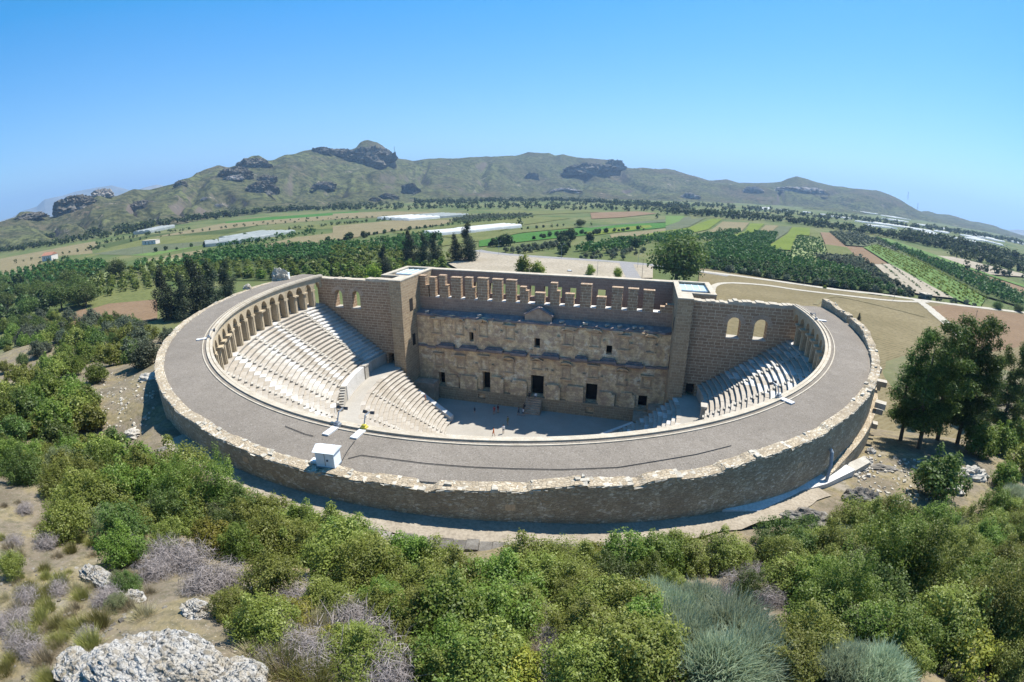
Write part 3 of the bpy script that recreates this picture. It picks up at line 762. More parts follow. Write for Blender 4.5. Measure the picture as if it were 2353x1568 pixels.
def wall_x(b, x0, x1, y0, y1, z0, z1, holes=(), top=None, mi=0):
    """wall along x (front face y0) with rectangular or arched openings (hx0, hx1, hz0, hz1, arched)"""
    xs = sorted({x0, x1, *[h[0] for h in holes], *[h[1] for h in holes]}); zs = sorted({z0, z1, *[h[2] for h in holes], *[h[3] for h in holes]})
    def hole(x, z): return any(h[0] < x < h[1] and h[2] < z < h[3] for h in holes)
    def Q(a, bb, c, d, uvk):
        b.add([a, bb, c, d], [[0, 1, 2, 3]], [(p[0], p[2]) if uvk == 'xz' else (p[1], p[2]) if uvk == 'yz' else (p[0], p[1]) for p in (a, bb, c, d)], mi)
    for i in range(len(xs)-1):
        for k in range(len(zs)-1):
            xa, xb, za, zb_ = xs[i], xs[i+1], zs[k], zs[k+1]
            xm, zm = (xa+xb)/2, (za+zb_)/2
            if hole(xm, zm): continue
            Q((xa, y0, za), (xb, y0, za), (xb, y0, zb_), (xa, y0, zb_), 'xz'); Q((xb, y1, za), (xa, y1, za), (xa, y1, zb_), (xb, y1, zb_), 'xz')
            if i == 0 or hole((xs[i-1]+xa)/2, zm): Q((xa, y1, za), (xa, y0, za), (xa, y0, zb_), (xa, y1, zb_), 'yz')
            if i == len(xs)-2 or hole((xb+xs[i+2])/2, zm): Q((xb, y0, za), (xb, y1, za), (xb, y1, zb_), (xb, y0, zb_), 'yz')
            if k == len(zs)-2 or hole(xm, (zb_+zs[k+2])/2): Q((xa, y0, zb_), (xb, y0, zb_), (xb, y1, zb_), (xa, y1, zb_), 'xy')
            if k == 0 or hole(xm, (zs[k-1]+za)/2): Q((xa, y1, za), (xb, y1, za), (xb, y0, za), (xa, y0, za), 'xy')
    for h in holes:
        if len(h) > 4 and h[4]:
            hx0, hx1, hz0, hz1 = h[:4]; c = (hx0+hx1)/2; w = (hx1-hx0)/2; spr = hz1-w; N = 10
            us = [c-w*math.cos(PI*i/N) for i in range(N+1)]; vs = [spr+w*math.sin(PI*i/N)-.002 for i in range(N+1)]
            for i in range(N):
                e_ = .003
                Q((us[i], y0+e_, vs[i]), (us[i+1], y0+e_, vs[i+1]), (us[i+1], y0+e_, hz1), (us[i], y0+e_, hz1), 'xz')
                Q((us[i+1], y1-e_, vs[i+1]), (us[i], y1-e_, vs[i]), (us[i], y1-e_, hz1), (us[i+1], y1-e_, hz1), 'xz')
                Q((us[i], y1-e_, vs[i]), (us[i+1], y1-e_, vs[i+1]), (us[i+1], y0+e_, vs[i+1]), (us[i], y0+e_, vs[i]), 'xy')
    return b

W = 23.65; FY = 10.4; BY = 12.1; RY = 18.2
def fx(x, y): p = ony(*z5(x, y), FY); return float(p[0])
def fz(x, y): p = ony(*z5(x, y), FY); return float(p[2])
DOORZ = 2.6
doors = [(-19.7, -18.3, DOORZ, 5.4), (-10.4, -8.85, DOORZ, 6.45), (-.75, 1.75, DOORZ, 6.85), (9.65, 11.75, DOORZ, 6.35), (19.2, 20.75, DOORZ, 5.1)]
wins = [(-12.95, -12.1, 12.45, 14.25), (-.2, .85, 12.4, 14.2), (12.85, 13.85, 12.3, 14.0)]
b = MB(); wall_x(b, -W, W, FY, FY+1.4, 0, 17.3, doors+wins); st(b, 'facade_wall', M['facade'])
low = [(-11.2, -9.7, .9, 1.9), (9.9, 11.4, .6, 1.8), (-.8, 1.8, 1.3, 2.6)]
b = MB(); wall_x(b, -19.4, 21.4, 9.85, FY-.003, 0, 2.6, low[:2]); st(b, 'stage_front_wall', M['tower'])
b = MB(); wall_x(b, -W, W, BY+1.2, BY+1.25, 2.5, 17.2); b.box(-W, W, FY+1.4, BY+1.2, DOORZ-.3, DOORZ); st(b, 'shade_backing', M['black'])  # black sheet and floor paint the darkness behind doors and windows
# pedestals between the doors
for x0, x1, h, d in [(-17.9, -15.3, 5.6, 9.75), (-14.9, -11.4, 5.9, 9.5), (-8.6, -6.0, 6.3, 9.45), (-4.6, -1.4, 6.2, 9.4), (2.2, 5.0, 6.2, 9.4), (6.1, 9.3, 6.1, 9.45), (12.1, 15.0, 5.9, 9.5), (15.9, 18.6, 5.6, 9.7)]:
    d = FY-(FY-d)*.62+rng.normal(0, .08); h += rng.normal(0, .2); b = MB(); b.box(x0, x1, d, FY-.004, 2.602, h-.7); b.box(x0+rng.uniform(0, .5), x1-rng.uniform(0, .6), d-.05, FY-.003, h-.7, h-.3); st(b, 'podium_pedestal', M['facade'])
b = MB()
for k in range(7): b.box(-1.4, 1.6, 9.85-.32*(k+1), 9.85-.32*k, 0, 2.3-.33*k)
st(b, 'stage_steps', M['brown_block'])
# niches (aediculae): frame, bracket cornice and pediment
def aedicula(cx, zb_, zt, hw, kind):
    """surround of a blind niche that stands out from the facade"""
    b = MB(); y = FY
    b.box(cx-hw-.28, cx-hw, y-.16, y-.002, zb_, zt); b.box(cx+hw, cx+hw+.28, y-.16, y-.002, zb_, zt)
    b.box(cx-hw-.4, cx+hw+.4, y-.3, y-.002, zb_-.25, zb_); b.box(cx-hw-.34, cx+hw+.34, y-.24, y-.002, zt, zt+.25)
    if kind == 0:
        N = 8; us = [cx+(hw+.55)*math.cos(PI-PI*i/N) for i in range(N+1)]; zz = [zt+.25+.62*math.sin(PI*i/N) for i in range(N+1)]
        for i in range(N): b.hexa([(us[i], y-.62, zz[i]), (us[i+1], y-.62, zz[i+1]), (us[i+1], y-.003, zz[i+1]), (us[i], y-.003, zz[i]), (us[i], y-.62, zz[i]+.2), (us[i+1], y-.62, zz[i+1]+.2), (us[i+1], y-.003, zz[i+1]+.2), (us[i], y-.003, zz[i]+.2)])
    elif kind == 1:
        for sgn in (-1, 1):
            xa, xb = cx+sgn*(hw+.6), cx
            P = [(xa, y-.6, zt+.25), (xb, y-.6, zt+.8), (xb, y-.003, zt+.8), (xa, y-.003, zt+.25)]
            if sgn > 0: P = [P[1], P[0], P[3], P[2]]
            b.hexa(P+[(p[0], p[1], p[2]+.22) for p in P])
    else: b.box(cx-hw-.55, cx+hw+.55, y-.6, y-.003, zt+.25, zt+.5)
    return b
for x, yb_, yt, k in [(405, 590, 490, 2), (577, 600, 510, 0), (758, 615, 522, 0), (962, 635, 545, 2), (1408, 680, 585, 1), (1616, 695, 600, 0), (1832, 715, 620, 2), (2035, 735, 640, 0)]:
    st(aedicula(fx(x, yb_), fz(x, yb_), fz(x, yt), .62, k), 'niche_frame', M['niche'])
for x, yb_, yt, k in [(425, 830, 755, 2), (590, 855, 772, 2), (770, 870, 775, 2), (957, 890, 810, 0), (1172, 865, 812, 1), (1390, 940, 850, 0), (1600, 930, 848, 2), (1815, 985, 895, 0), (2005, 1010, 930, 2)]:
    st(aedicula(fx(x, yb_), fz(x, yb_), fz(x, yt), .6, k), 'niche_frame', M['niche'])
# broken cornice blocks of the lower order and brackets
for xa, xb, y in [(430, 545, 685), (590, 720, 705), (780, 915, 720), (975, 1100, 745), (1215, 1345, 765), (1465, 1560, 785), (1655, 1780, 805), (1850, 1985, 835)]:
    x0, x1, z = fx(xa, y), fx(xb, y), fz((xa+xb)/2, y)
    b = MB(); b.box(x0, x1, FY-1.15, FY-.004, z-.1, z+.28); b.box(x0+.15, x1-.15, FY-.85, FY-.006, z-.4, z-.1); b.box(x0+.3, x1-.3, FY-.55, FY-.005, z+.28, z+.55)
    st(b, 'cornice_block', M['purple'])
xs = np.linspace(-W, W, 26); zz = 10.55+rng.normal(0, .08, 25)
for i in range(25):
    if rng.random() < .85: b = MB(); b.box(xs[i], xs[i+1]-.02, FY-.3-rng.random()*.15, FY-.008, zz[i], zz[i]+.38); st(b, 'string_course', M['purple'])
for k, (x, y) in enumerate([(630, 560), (695, 570), (900, 580), (1015, 590), (1335, 620), (1685, 650), (1890, 675), (2085, 690), (710, 825), (835, 835), (1245, 870), (1665, 925), (1130, 720), (1290, 880), (1530, 905), (1850, 955), (1945, 965)]):
    X, Z = fx(x, y), fz(x, y); b = MB(); b.box(X-.22, X+.22, FY-.5, FY-.004, Z-.15, Z+.2); st(b, 'bracket_stone', M['niche'])
# ledge at the top of the facade
b = MB(); N = 46; xs = np.linspace(-W+.005, W-.005, N+1); yf = FY-.25+rng.normal(0, .16, N+1); zf = 17.25+rng.normal(0, .08, N+1)
for i in range(N):
    b.hexa([(xs[i], yf[i], 16.9), (xs[i+1], yf[i+1], 16.9), (xs[i+1], BY, 16.9), (xs[i], BY, 16.9), (xs[i], yf[i], zf[i]), (xs[i+1], yf[i+1], zf[i+1]), (xs[i+1], BY, 17.75), (xs[i], BY, 17.75)])
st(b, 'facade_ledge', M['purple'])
for x in [-21.6, -10.9, 4.7, 8.9, 12.7, 14.9, 17.4, 18.6]:
    b = MB(); b.rbox((x, FY+.25, 17.65), .6+rng.random()*.3, .4, .35, rng.random(), .1); st(b, 'fallen_stone', M['pale'])
for x0, x1 in [(-19.6, -17.6), (-16.4, -14.6), (-12.4, -10.2), (-8.2, -6), (5.4, 7.6), (9.2, 11.6), (13.6, 15.6), (17.2, 19.2)]:
    b = MB(); b.box(x0, x1, FY-.55, FY-.005, 16.55, 16.95); b.box(x0+.2, x1-.2, FY-.4, FY-.006, 16.25, 16.55); st(b, 'cornice_block', M['niche'])
# central pediment
b = MB(); c = .35; hw = 2.5
P = [(c-hw, FY+.35, 17.3), (c+hw, FY+.35, 17.3), (c+hw, FY+.35, 18.4), (c, FY+.35, 19.8), (c-hw, FY+.35, 18.4)]
Pb = [(x, BY+.1, z) for x, y, z in P]
b.add(P+Pb, [[0, 1, 2, 3, 4]]); b.n -= 10; b.add(P+Pb, [[4, 3, 8, 9], [3, 2, 7, 8], [2, 1, 6, 7], [0, 4, 9, 5]]); b.v.pop()
st(b, 'pediment', M['brown_block'])
b = MB()
for sg in (-1, 1):
    P = [(c, FY+.15, 19.8), (c+sg*(hw+.2), FY+.15, 18.3), (c+sg*(hw+.2), BY, 18.3), (c, BY, 19.8)]
    if sg < 0: P = [P[1], P[0], P[3], P[2]]
    b.hexa(P+[(x, y, z+.28) for x, y, z in P])
st(b, 'pediment_cornice', M['purple'])
# upper wall with its row of piers
SILL = 20.32
b = MB(); wall_x(b, -W, W, BY, BY+1.1, 17, SILL-.12); st(b, 'upper_wall', M['rear'])
piers = [(-23.6, -22.35, 24.2), (-22.35, -21.75, 22.4), (-21.5, -20.3, 24.0), (-19.45, -18.2, 24.45), (-18.2, -17.7, 22.6), (-17, -15.05, 24.2), (-14.2, -12.85, 24.3), (-12.85, -12.3, 22.5), (-11.7, -9.75, 24.35), (-8.8, -6.95, 24.3), (-6.12, -4.25, 24.3),
         (-3.45, -2.4, 23.15), (-2.4, -1.9, 22.5), (-.6, 1.15, 22.25), (2.2, 3.35, 24.2), (3.35, 3.9, 22.8), (4.9, 6.5, 22.4), (7.6, 9.5, 24.3), (10.5, 12.1, 22.2), (13.1, 14.9, 24.05), (15.85, 17.55, 24.0), (18.45, 20.3, 23.9), (21.5, 22.4, 21.2), (22.4, 23.6, 21.6)]
for x0, x1, t in piers:
    b = MB(); n = max(1, int((t-SILL)/.55)); zs = np.linspace(SILL-.12, t, n+1)
    for k in range(n):
        j = rng.normal(0, .025, 4); top = k == n-1
        b.box(x0+j[0]*(1 if k else 0), x1+j[1]*(1 if k else 0), BY+.002*k+j[2]*.4+.01, BY+1.08+j[3]*.4, zs[k], zs[k+1])
    b.box(x0-.06, x1+.06, BY-.06, BY+1.14, t, t+.09)
    st(b, 'wall_pier', M['side_wall'])
gx = sorted((p[0], p[1]) for p in piers if p[2] > 0); last = None
for (p, q) in zip(gx[:-1], gx[1:]):
    if q[0]-p[1] > .35: b = MB(); b.box(p[1]+.002, q[0]-.002, BY-.28, BY+1.35, SILL-.12, SILL+.02); st(b, 'window_sill', M['white_stone'])
# rear wall with windows
rw = []
for x, w_ in [(820, .7), (915, .8), (1022, .9), (1135, 1.0), (1240, .8), (1338, 1.2), (1445, 1.3), (1665, 1.5), (1560, .0), (700, .6)]:
    if w_ == 0: continue
    p = ony(*z5(x, 265+(x-1000)*.03), RY); rw.append((float(p[0])-w_/2, float(p[0])+w_/2, 20.0, 22.3))
for x in (-19, -15.5, 16, 19.5): rw.append((x-.7, x+.7, 12, 14.5))
b = MB(); wall_x(b, -W, W, RY, RY+1.5, -1.5, 24.35, rw); st(b, 'rear_wall', M['rear'])
b = MB(); b.box(-W, W, RY-.1, RY+1.6, 24.35, 24.58); st(b, 'wall_coping', M['coping'])
b = MB(); b.box(-W, W, BY+1.3, RY, 14.0, 14.2); st(b, 'corridor_floor', M['purple'])
# towers with glazed roofs
for sg in (-1, 1):
    T = MB(); X = lambda v: sg*v
    xa, xb = sorted((X(23.65), X(26.0)))
    dw = [(xa+.0, xb, 0, 0)]
    T.box(xa, xb, 4.7, 9.0, 0, 24.45)
    xc, xd = sorted((X(23.65), X(30.0)))
    zt = 24.45
    # hollow rear part: four walls round a light well
    T.box(xc, xc+.8, 9.0, RY+1.5, -1, zt); T.box(xd-.8, xd, 9.0, RY+1.5, -1, zt); T.box(xc+.8, xd-.8, 9.0, 9.7, -1, zt); T.box(xc+.8, xd-.8, RY+.7, RY+1.5, -1, zt)
    root = st(T, 'tower', M['tower'])
    b = MB()
    for bx in ((xa-.05, xb+.05, 4.6, 9.0), (xc-.05, xc+.85, 9.0, RY+1.6), (xd-.85, xd+.05, 9.0, RY+1.6), (xc+.85, xd-.85, 9.0, 9.75), (xc+.85, xd-.85, RY+.65, RY+1.6)): b.box(*bx, zt, zt+.2)
    st(b, 'tower_coping', M['coping'], parent=root)
    g = MB(); g.box(xc+.85, xd-.85, 13.2, RY+.6, zt-.35, zt-.25)
    gl = st(g, 'skylight', M['glass'], parent=root)
    b = MB()
    for k in range(5):
        x = xc+.85+(xd-xc-1.7)*k/4; b.box(x-.05, x+.05, 13.2, RY+.6, zt-.25, zt-.19)
    b.box(xc+.85, xd-.85, 13.1, 13.2, zt-.4, zt-.15); st(b, 'skylight_frame', M['white_metal'], parent=root)
    g = MB(); g.hexa([(xc+.85, 9.8, zt-1.9), (xd-.85, 9.8, zt-1.9), (xd-.85, 13.05, zt-1.4), (xc+.85, 13.05, zt-1.4), (xc+.85, 9.8, zt-1.8), (xd-.85, 9.8, zt-1.8), (xd-.85, 13.05, zt-1.3), (xc+.85, 13.05, zt-1.3)]); st(g, 'skylight', M['glass'], parent=root)
    # flat near-black panels that paint the shade of openings in the inner flank
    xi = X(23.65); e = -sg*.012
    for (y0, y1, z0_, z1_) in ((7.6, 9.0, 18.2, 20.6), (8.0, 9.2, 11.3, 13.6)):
        x0_, x1_ = sorted((xi, xi+e)); b = MB(); b.box(x0_, x1_, y0, y1, z0_, z1_); st(b, 'opening_shade_panel', M['black'], parent=root)
    # side wall between tower and auditorium
    xe, xf = sorted((X(26.0), X(42.6)))
    cs = [(32.75, 1.0), (36.9, 1.0)] if sg > 0 else [(34.0, .85), (37.9, .85)]
    hs = [(X(c_)-h_, X(c_)+h_, 18.6, 21.9, True) for c_, h_ in cs]
    dxa, dxb = sorted((X(26.6), X(28.0)))
    b = MB(); wall_x(b, xe, xf, YW, YW+1.5, -1, 23.95, hs+[(dxa, dxb, 8.0, 10.1)]); sw = st(b, 'side_wall', M['side_wall'])
    b = MB(); b.box(dxa-.5, dxb+.5, YW+1.5, YW+2.2, 7, 11); st(b, 'door_shade_block', M['black'])  # black block whose colour stands for the unlit passage behind the door
    # voussoirs round the windows
    for h in hs:
        b = MB(); cx_, w_ = (h[0]+h[1])/2, (h[1]-h[0])/2; sp_ = h[3]-w_
        for i in range(9):
            t0, t1 = PI*i/9+.02, PI*(i+1)/9-.02
            P = [(cx_+R_*math.cos(t), y_, sp_+R_*math.sin(t)) for (R_, t) in ((w_+.02, t0), (w_+.75, t0), (w_+.75, t1), (w_+.02, t1)) for y_ in (0,)]
            b.hexa([(p[0], YW-.035, p[2]) for p in P]+[(p[0], YW-.003, p[2]) for p in P])
        st(b, 'window_arch', M['brown_block'], parent=sw)
        b = MB(); b.box(h[0]-.1, h[1]+.1, YW-.12, YW+1.55, h[2]-.2, h[2]+.012); st(b, 'window_sill', M['pale'], parent=sw)
    b = MB(); N = 24; xs = np.linspace(xe, xf, N+1)
    for i in range(N):
        raised = (sg < 0 and -32 < xs[i] < -26) or (sg > 0 and xs[i] > 31)
        hz = .12+(.3 if raised else 0)+abs(rng.normal(0, .05))*(2 if sg > 0 else 1)
        yy = (YW-.08, YW+1.55)
        b.box(xs[i]+.004, xs[i+1]-.004, yy[0]+rng.normal(0, .03), yy[1], 23.95, 23.95+hz)
    st(b, 'wall_coping', M['coping'], parent=sw)
b = MB(); b.box(-23.65, -19.45, 7.4, 9.84, 0, 4.0); st(b, 'passage_block', M['brown_block'])
b = MB(); b.box(18.5, 23.65, 5.5, 9.84, 0, 2.3); b.box(21, 23.65, 7.2, 9.83, 2.3, 4.0); st(b, 'passage_block', M['brown_block'])
# ------------------------------------------------------------------ plants
def leaf_quads(C, N, size, aspect=.55):
    """leaf-sized faces at points C facing N"""
    n = len(C)
    t = rng.normal(0, 1, (n, 3)); t -= (t*N).sum(1, keepdims=True)*N; t /= np.linalg.norm(t, axis=1, keepdims=True)+1e-9
    s = np.cross(N, t); L = (size*rng.uniform(.45, 1.7, n)**1.2)[:, None]; Wd = L*aspect
    V = np.stack([C-t*L*.5, C+s*Wd*.5, C+t*L*.5, C-s*Wd*.5], 1).reshape(-1, 3)
    return V, np.arange(4*n).reshape(n, 4)

def cloud(lobes, n, size, shell=.45, up=.35, aspect=.55):
    """leaves spread through the outer part of several lobes (cx, cy, cz, rx, ry, rz)"""
    lobes = np.array(lobes, float); w = (lobes[:, 3]*lobes[:, 4]*lobes[:, 5])**(2/3); w /= w.sum()
    k = rng.choice(len(lobes), n, p=w); d = rng.normal(0, 1, (n, 3)); d /= np.linalg.norm(d, axis=1, keepdims=True)
    r = 1-shell*rng.random(n)**1.6; r *= 1+.16*np.sin(d[:, 0]*7+k)*np.cos(d[:, 1]*6+k*2)+.10*rng.normal(0, 1, n)
    C = lobes[k, :3]+d*r[:, None]*lobes[k, 3:]
    N = d*.6+rng.normal(0, .42, (n, 3))+np.array([0, 0, up+.25]); N /= np.linalg.norm(N, axis=1, keepdims=True)
    return leaf_quads(C, N, size, aspect)

def lobes_for(w, h, n, base=.0, seed=0):
    r = np.random.default_rng(seed); L = []
    for i in range(n):
        a = r.random()*2*PI; q = r.random()**.6*w*.36; z = base+(h-base)*(.28+.5*r.random()*(1-.5*q/(w*.36+1e-9)))
        s = r.uniform(.2, .34)*w
        L.append((q*math.cos(a), q*math.sin(a), z, s, s, s*r.uniform(.7, .95)*min(1.25, (h-base)/w*1.25)))
    L.append((0, 0, base+(h-base)*.62, w*.27, w*.27, (h-base)*.34))
    return L

def stems(b, lobes, w, h, n=6, r0=.03):
    for i in range(n):
        l = lobes[i % len(lobes)]; p1 = np.array(l[:3]); a = rng.random()*2*PI
        p0 = np.array([math.cos(a)*.06*w, math.sin(a)*.06*w, -.3])
        m = (p0+p1)/2+rng.normal(0, .06*w, 3)
        b.tube([p0, m, p1], [r0, r0*.7, r0*.3], 5, False)

PROTO = {}
def bush_proto(key, w, h, nleaf, size, mat, seed, nl=7, shell=.5):
    root = empty('shrub', (0, 0, -100)); COL.objects.unlink(root)
    L = lobes_for(w, h, nl, 0, seed); rs2 = np.random.default_rng(seed+900)
    for i in range(16):
        a, q = rs2.random()*2*PI, rs2.random()**.5*w*.5; L.append((q*math.cos(a), q*math.sin(a), h*(.95-.55*(2*q/w)**2)*rs2.uniform(.8, 1.12), w*.085, w*.085, h*rs2.uniform(.1, .2)))
    V, Fq = cloud(L, nleaf, size, shell)
    V[:, 2] = np.maximum(V[:, 2], .02)
    b = MB(); b.add(V, Fq); f = b.build('foliage', mat, root, link=False)
    s = MB(); stems(s, L, w, h, 6, .022*w/1.5); g = s.build('stem', M['bark'], root, link=False)
    PROTO[key] = (root, w, [f, g])
def tuft_proto(key, w, h, nbl, mat, seed, width=.018, lean=.5, name='grass_tuft'):
    root = empty(name, (0, 0, -100)); COL.objects.unlink(root)
    r = np.random.default_rng(seed); n = nbl
    a = r.random(n)*2*PI; q = np.sqrt(r.random(n))*w*.3; p0 = np.stack([q*np.cos(a), q*np.sin(a), np.full(n, -.05)], 1)
    ln = h*r.uniform(.55, 1.1, n); az_ = a+r.normal(0, .5, n); tl = np.abs(r.normal(0, lean, n))
    d = np.stack([np.cos(az_)*np.sin(tl), np.sin(az_)*np.sin(tl), np.cos(tl)], 1)
    p1 = p0+d*ln[:, None]*.55; d2 = d*np.array([1.35, 1.35, .75]); p2 = p0+d*ln[:, None]*.55+d2*ln[:, None]*.45
    sd = np.stack([-np.sin(az_+r.normal(0, .8, n)), np.cos(az_+r.normal(0, .8, n)), np.zeros(n)], 1)*width*.5
    V = np.stack([p0-sd, p0+sd, p1+sd*.8, p1-sd*.8, p2+sd*.15, p2-sd*.15], 1).reshape(-1, 3)
    i = np.arange(n)[:, None]*6
    Fq = np.concatenate([i+np.array([[0, 1, 2, 3]]), i+np.array([[3, 2, 4, 5]])])
    b = MB(); b.add(V, Fq); f = b.build('blades', mat, root, link=False); PROTO[key] = (root, w, [f])
def broom_proto(key, w, h, n, seed):
    root = empty('broom_shrub', (0, 0, -100)); COL.objects.unlink(root); r = np.random.default_rng(seed)
    L = np.array(lobes_for(w, h*.8, 7, 0, seed)); k = r.integers(0, len(L), n); d = r.normal(0, 1, (n, 3)); d[:, 2] = np.abs(d[:, 2]); d /= np.linalg.norm(d, axis=1, keepdims=True)
    p0 = L[k, :3]+d*L[k, 3:]*r.uniform(.2, .95, n)[:, None]; p0[:, 2] = np.maximum(p0[:, 2], 0)
    u = d*.8+r.normal(0, .35, (n, 3))+np.array([.12, .05, .75]); u /= np.linalg.norm(u, axis=1, keepdims=True); ln = r.uniform(.16, .42, n)[:, None]
    s = np.cross(u, r.normal(0, 1, (n, 3))); s /= np.linalg.norm(s, axis=1, keepdims=True); s *= .009
    p1 = p0+u*ln*.5; p2 = p1+(u+r.normal(0, .25, (n, 3)))*ln*.5
    V = np.stack([p0-s, p0+s, p1+s*.8, p1-s*.8, p2+s*.3, p2-s*.3], 1).reshape(-1, 3); i = np.arange(n)[:, None]*6
    b = MB(); b.add(V, np.concatenate([i+np.array([[0, 1, 2, 3]]), i+np.array([[3, 2, 4, 5]])])); f = b.build('blades', M['broom'], root, link=False)
    PROTO[key] = (root, w, [f])
def twig_proto(key, w, h, n, seed, rad=.012, mat='twig', fine=900):
    root = empty('dead_shrub', (0, 0, -100)); COL.objects.unlink(root); r = np.random.default_rng(seed); b = MB()
    for i in range(n):
        a = r.random()*2*PI; tl = abs(r.normal(.55, .4)); L = h*r.uniform(.5, 1.1)
        p = np.array([r.normal(0, .08*w), r.normal(0, .08*w), -.1]); d = np.array([math.cos(a)*math.sin(tl), math.sin(a)*math.sin(tl), math.cos(tl)]); P = [p]
        for k in range(4):
            d = d+r.normal(0, .22, 3); d /= np.linalg.norm(d); p = p+d*L/4; P.append(p)
        b.tube(P, [rad, rad*.8, rad*.6, rad*.45, rad*.2], 3, False)
        for k in range(3):
            q = P[1+k]; e = d+r.normal(0, .6, 3); e /= np.linalg.norm(e); b.tube([q, q+e*L*.2, q+e*L*.35+r.normal(0, .04, 3)], [rad*.5, rad*.35, rad*.12], 3, False)
    f = b.build('branches', M[mat], root, link=False)
    ps = [f]
    if fine:
        L = [(0, 0, h*.4, w*.4, w*.4, h*.4)]; V, Fq = cloud(L, fine, .12*w, .9, 0, .04); V[:, 2] = np.maximum(V[:, 2], .01)
        c = MB(); c.add(V, Fq); ps.append(c.build('twigs', M[mat], root, link=False))
    PROTO[key] = (root, w, ps)

for i in range(3):
    bush_proto('olive%d' % i, 2.0, 1.6, 14000, .05, M['leaf_olive'], 10+i)
    bush_proto('green%d' % i, 2.0, 1.7, 13000, .054, M['leaf_green'], 20+i)
    bush_proto('sage%d' % i, 1.9, 1.3, 12000, .042, M['sage'], 35+i)
    bush_proto('dark%d' % i, 2.0, 1.7, 12000, .054, M['leaf_dark'], 30+i)
for i in range(2):
    bush_proto('yellow%d' % i, 1.6, 1.0, 5000, .058, M['leaf_yellow'], 40+i, 6)
    bush_proto('midolive%d' % i, 4.0, 3.2, 5200, .20, M['leaf_olive'], 50+i, 9)
    bush_proto('midgreen%d' % i, 4.0, 3.2, 5200, .20, M['leaf_green'], 55+i, 9)
    bush_proto('middark%d' % i, 4.0, 3.6, 5200, .20, M['leaf_dark'], 60+i, 9)
    bush_proto('midgrey%d' % i, 4.0, 3.4, 5200, .20, M['olive_tree'], 65+i, 9)
    broom_proto('broom%d' % i, 1.9, 1.3, 9000, 70+i)
    tuft_proto('ygrass%d' % i, .9, .7, 900, M['grass_y'], 75+i, .014, .5)
    tuft_proto('dgrass%d' % i, 1.1, .6, 700, M['dry'], 78+i, .014, .75)
    twig_proto('twig%d' % i, 1.8, 1.0, 110, 80+i, .0065, 'twig', 2600)
twig_proto('dead', 2.0, 1.5, 14, 90, .028, 'twig', 0)

bush_proto('tall0', 2.6, 4.0, 26000, .058, M['leaf_olive'], 95, 13)
bush_proto('tall1', 2.6, 3.8, 26000, .058, M['leaf_green'], 96, 13)
def bring(key):
    root, w, parts = PROTO[key]; return root, w, parts
def put(key, name, X, sc, rz=None, squash=1.0, sink=.05):
    """plant a copy of a prototype (and of each of its parts) at X"""
    root, w, parts = PROTO[key]
    o = root.copy(); COL.objects.link(o); o.name = name
    o.location = (X[0], X[1], X[2]-sink); o.rotation_euler = (0, 0, rng.random()*2*PI if rz is None else rz); o.scale = (sc, sc, sc*squash)
    for p in parts:
        q = p.copy(); COL.objects.link(q); q.parent = o
    return o

KIND = {'tall': ('tall tree-like green shrub', 'shrub'), 'olive': ('olive green leafy shrub', 'shrub'), 'green': ('bright green leafy shrub', 'shrub'), 'dark': ('dark green dense shrub', 'shrub'), 'sage': ('pale grey green shrub', 'shrub'), 'yellow': ('yellowish green low shrub', 'shrub'),
        'midolive': ('rounded olive green bush', 'bush'), 'midgreen': ('rounded fresh green bush', 'bush'), 'middark': ('dark evergreen bush', 'bush'), 'midgrey': ('silvery grey green bush', 'bush'),
        'broom': ('blue grey wispy broom shrub', 'shrub'), 'ygrass': ('yellow green grass tuft', 'grass tuft'), 'dgrass': ('straw coloured dry grass tuft', 'grass tuft'), 'twig': ('leafless grey twiggy shrub', 'shrub'), 'dead': ('bare pale dead branches', 'dead shrub')}
PLANTS = []
def inpoly(x, y, P):
    c = False; j = len(P)-1
    for i in range(len(P)):
        if (P[i][1] > y) != (P[j][1] > y) and x < (P[j][0]-P[i][0])*(y-P[i][1])/(P[j][1]-P[i][1])+P[i][0]: c = not c
        j = i
    return c
BARE = [[(1672, 1385), (1785, 1380), (1835, 1480), (1700, 1570)], [(880, 1235), (1262, 1235), (1262, 1322), (880, 1330)], [(62, 1095), (140, 1095), (128, 1262), (50, 1262)], [(1225, 1500), (1310, 1500), (1310, 1568), (1225, 1568)], [(500, 1320), (640, 1330), (640, 1400), (520, 1400)]]
def plant(kind, px, py, sc, zone, squash=1.0, name=None):
    if kind in ('olive', 'green', 'dark', 'yellow', 'sage', 'tall', 'broom') and any(inpoly(px, py, P) for P in BARE): return None
    X = on_ground(px, py)
    if rell(X[0], X[1]) < 51.5 and X[1] < 8: return None
    variants = [k for k in PROTO if k.rstrip('0123456789') == kind]
    o = put(variants[rng.integers(len(variants))], name or PROTO[variants[0]][0].name.split('.')[0], X, sc, None, squash)
    PLANTS.append((o, kind, zone, px, py, sc)); return o
def fill(poly, n, kinds, sc, zone, mind=35, squash=1.0):
    """scatter plants inside an outline, keeping them apart"""
    xs = [p[0] for p in poly]; ys = [p[1] for p in poly]; got = []
    names = list(kinds); w = np.array([kinds[k] for k in names], float); w /= w.sum()
    for _ in range(n*30):
        if len(got) >= n: break
        x, y = rng.uniform(min(xs), max(xs)), rng.uniform(min(ys), max(ys))
        if not inpoly(x, y, poly) or any(math.hypot(x-a, (y-b)*1.3) < mind for a, b in got): continue
        got.append((x, y)); plant(names[rng.choice(len(names), p=w)], x, y, rng.uniform(*sc), zone, squash)

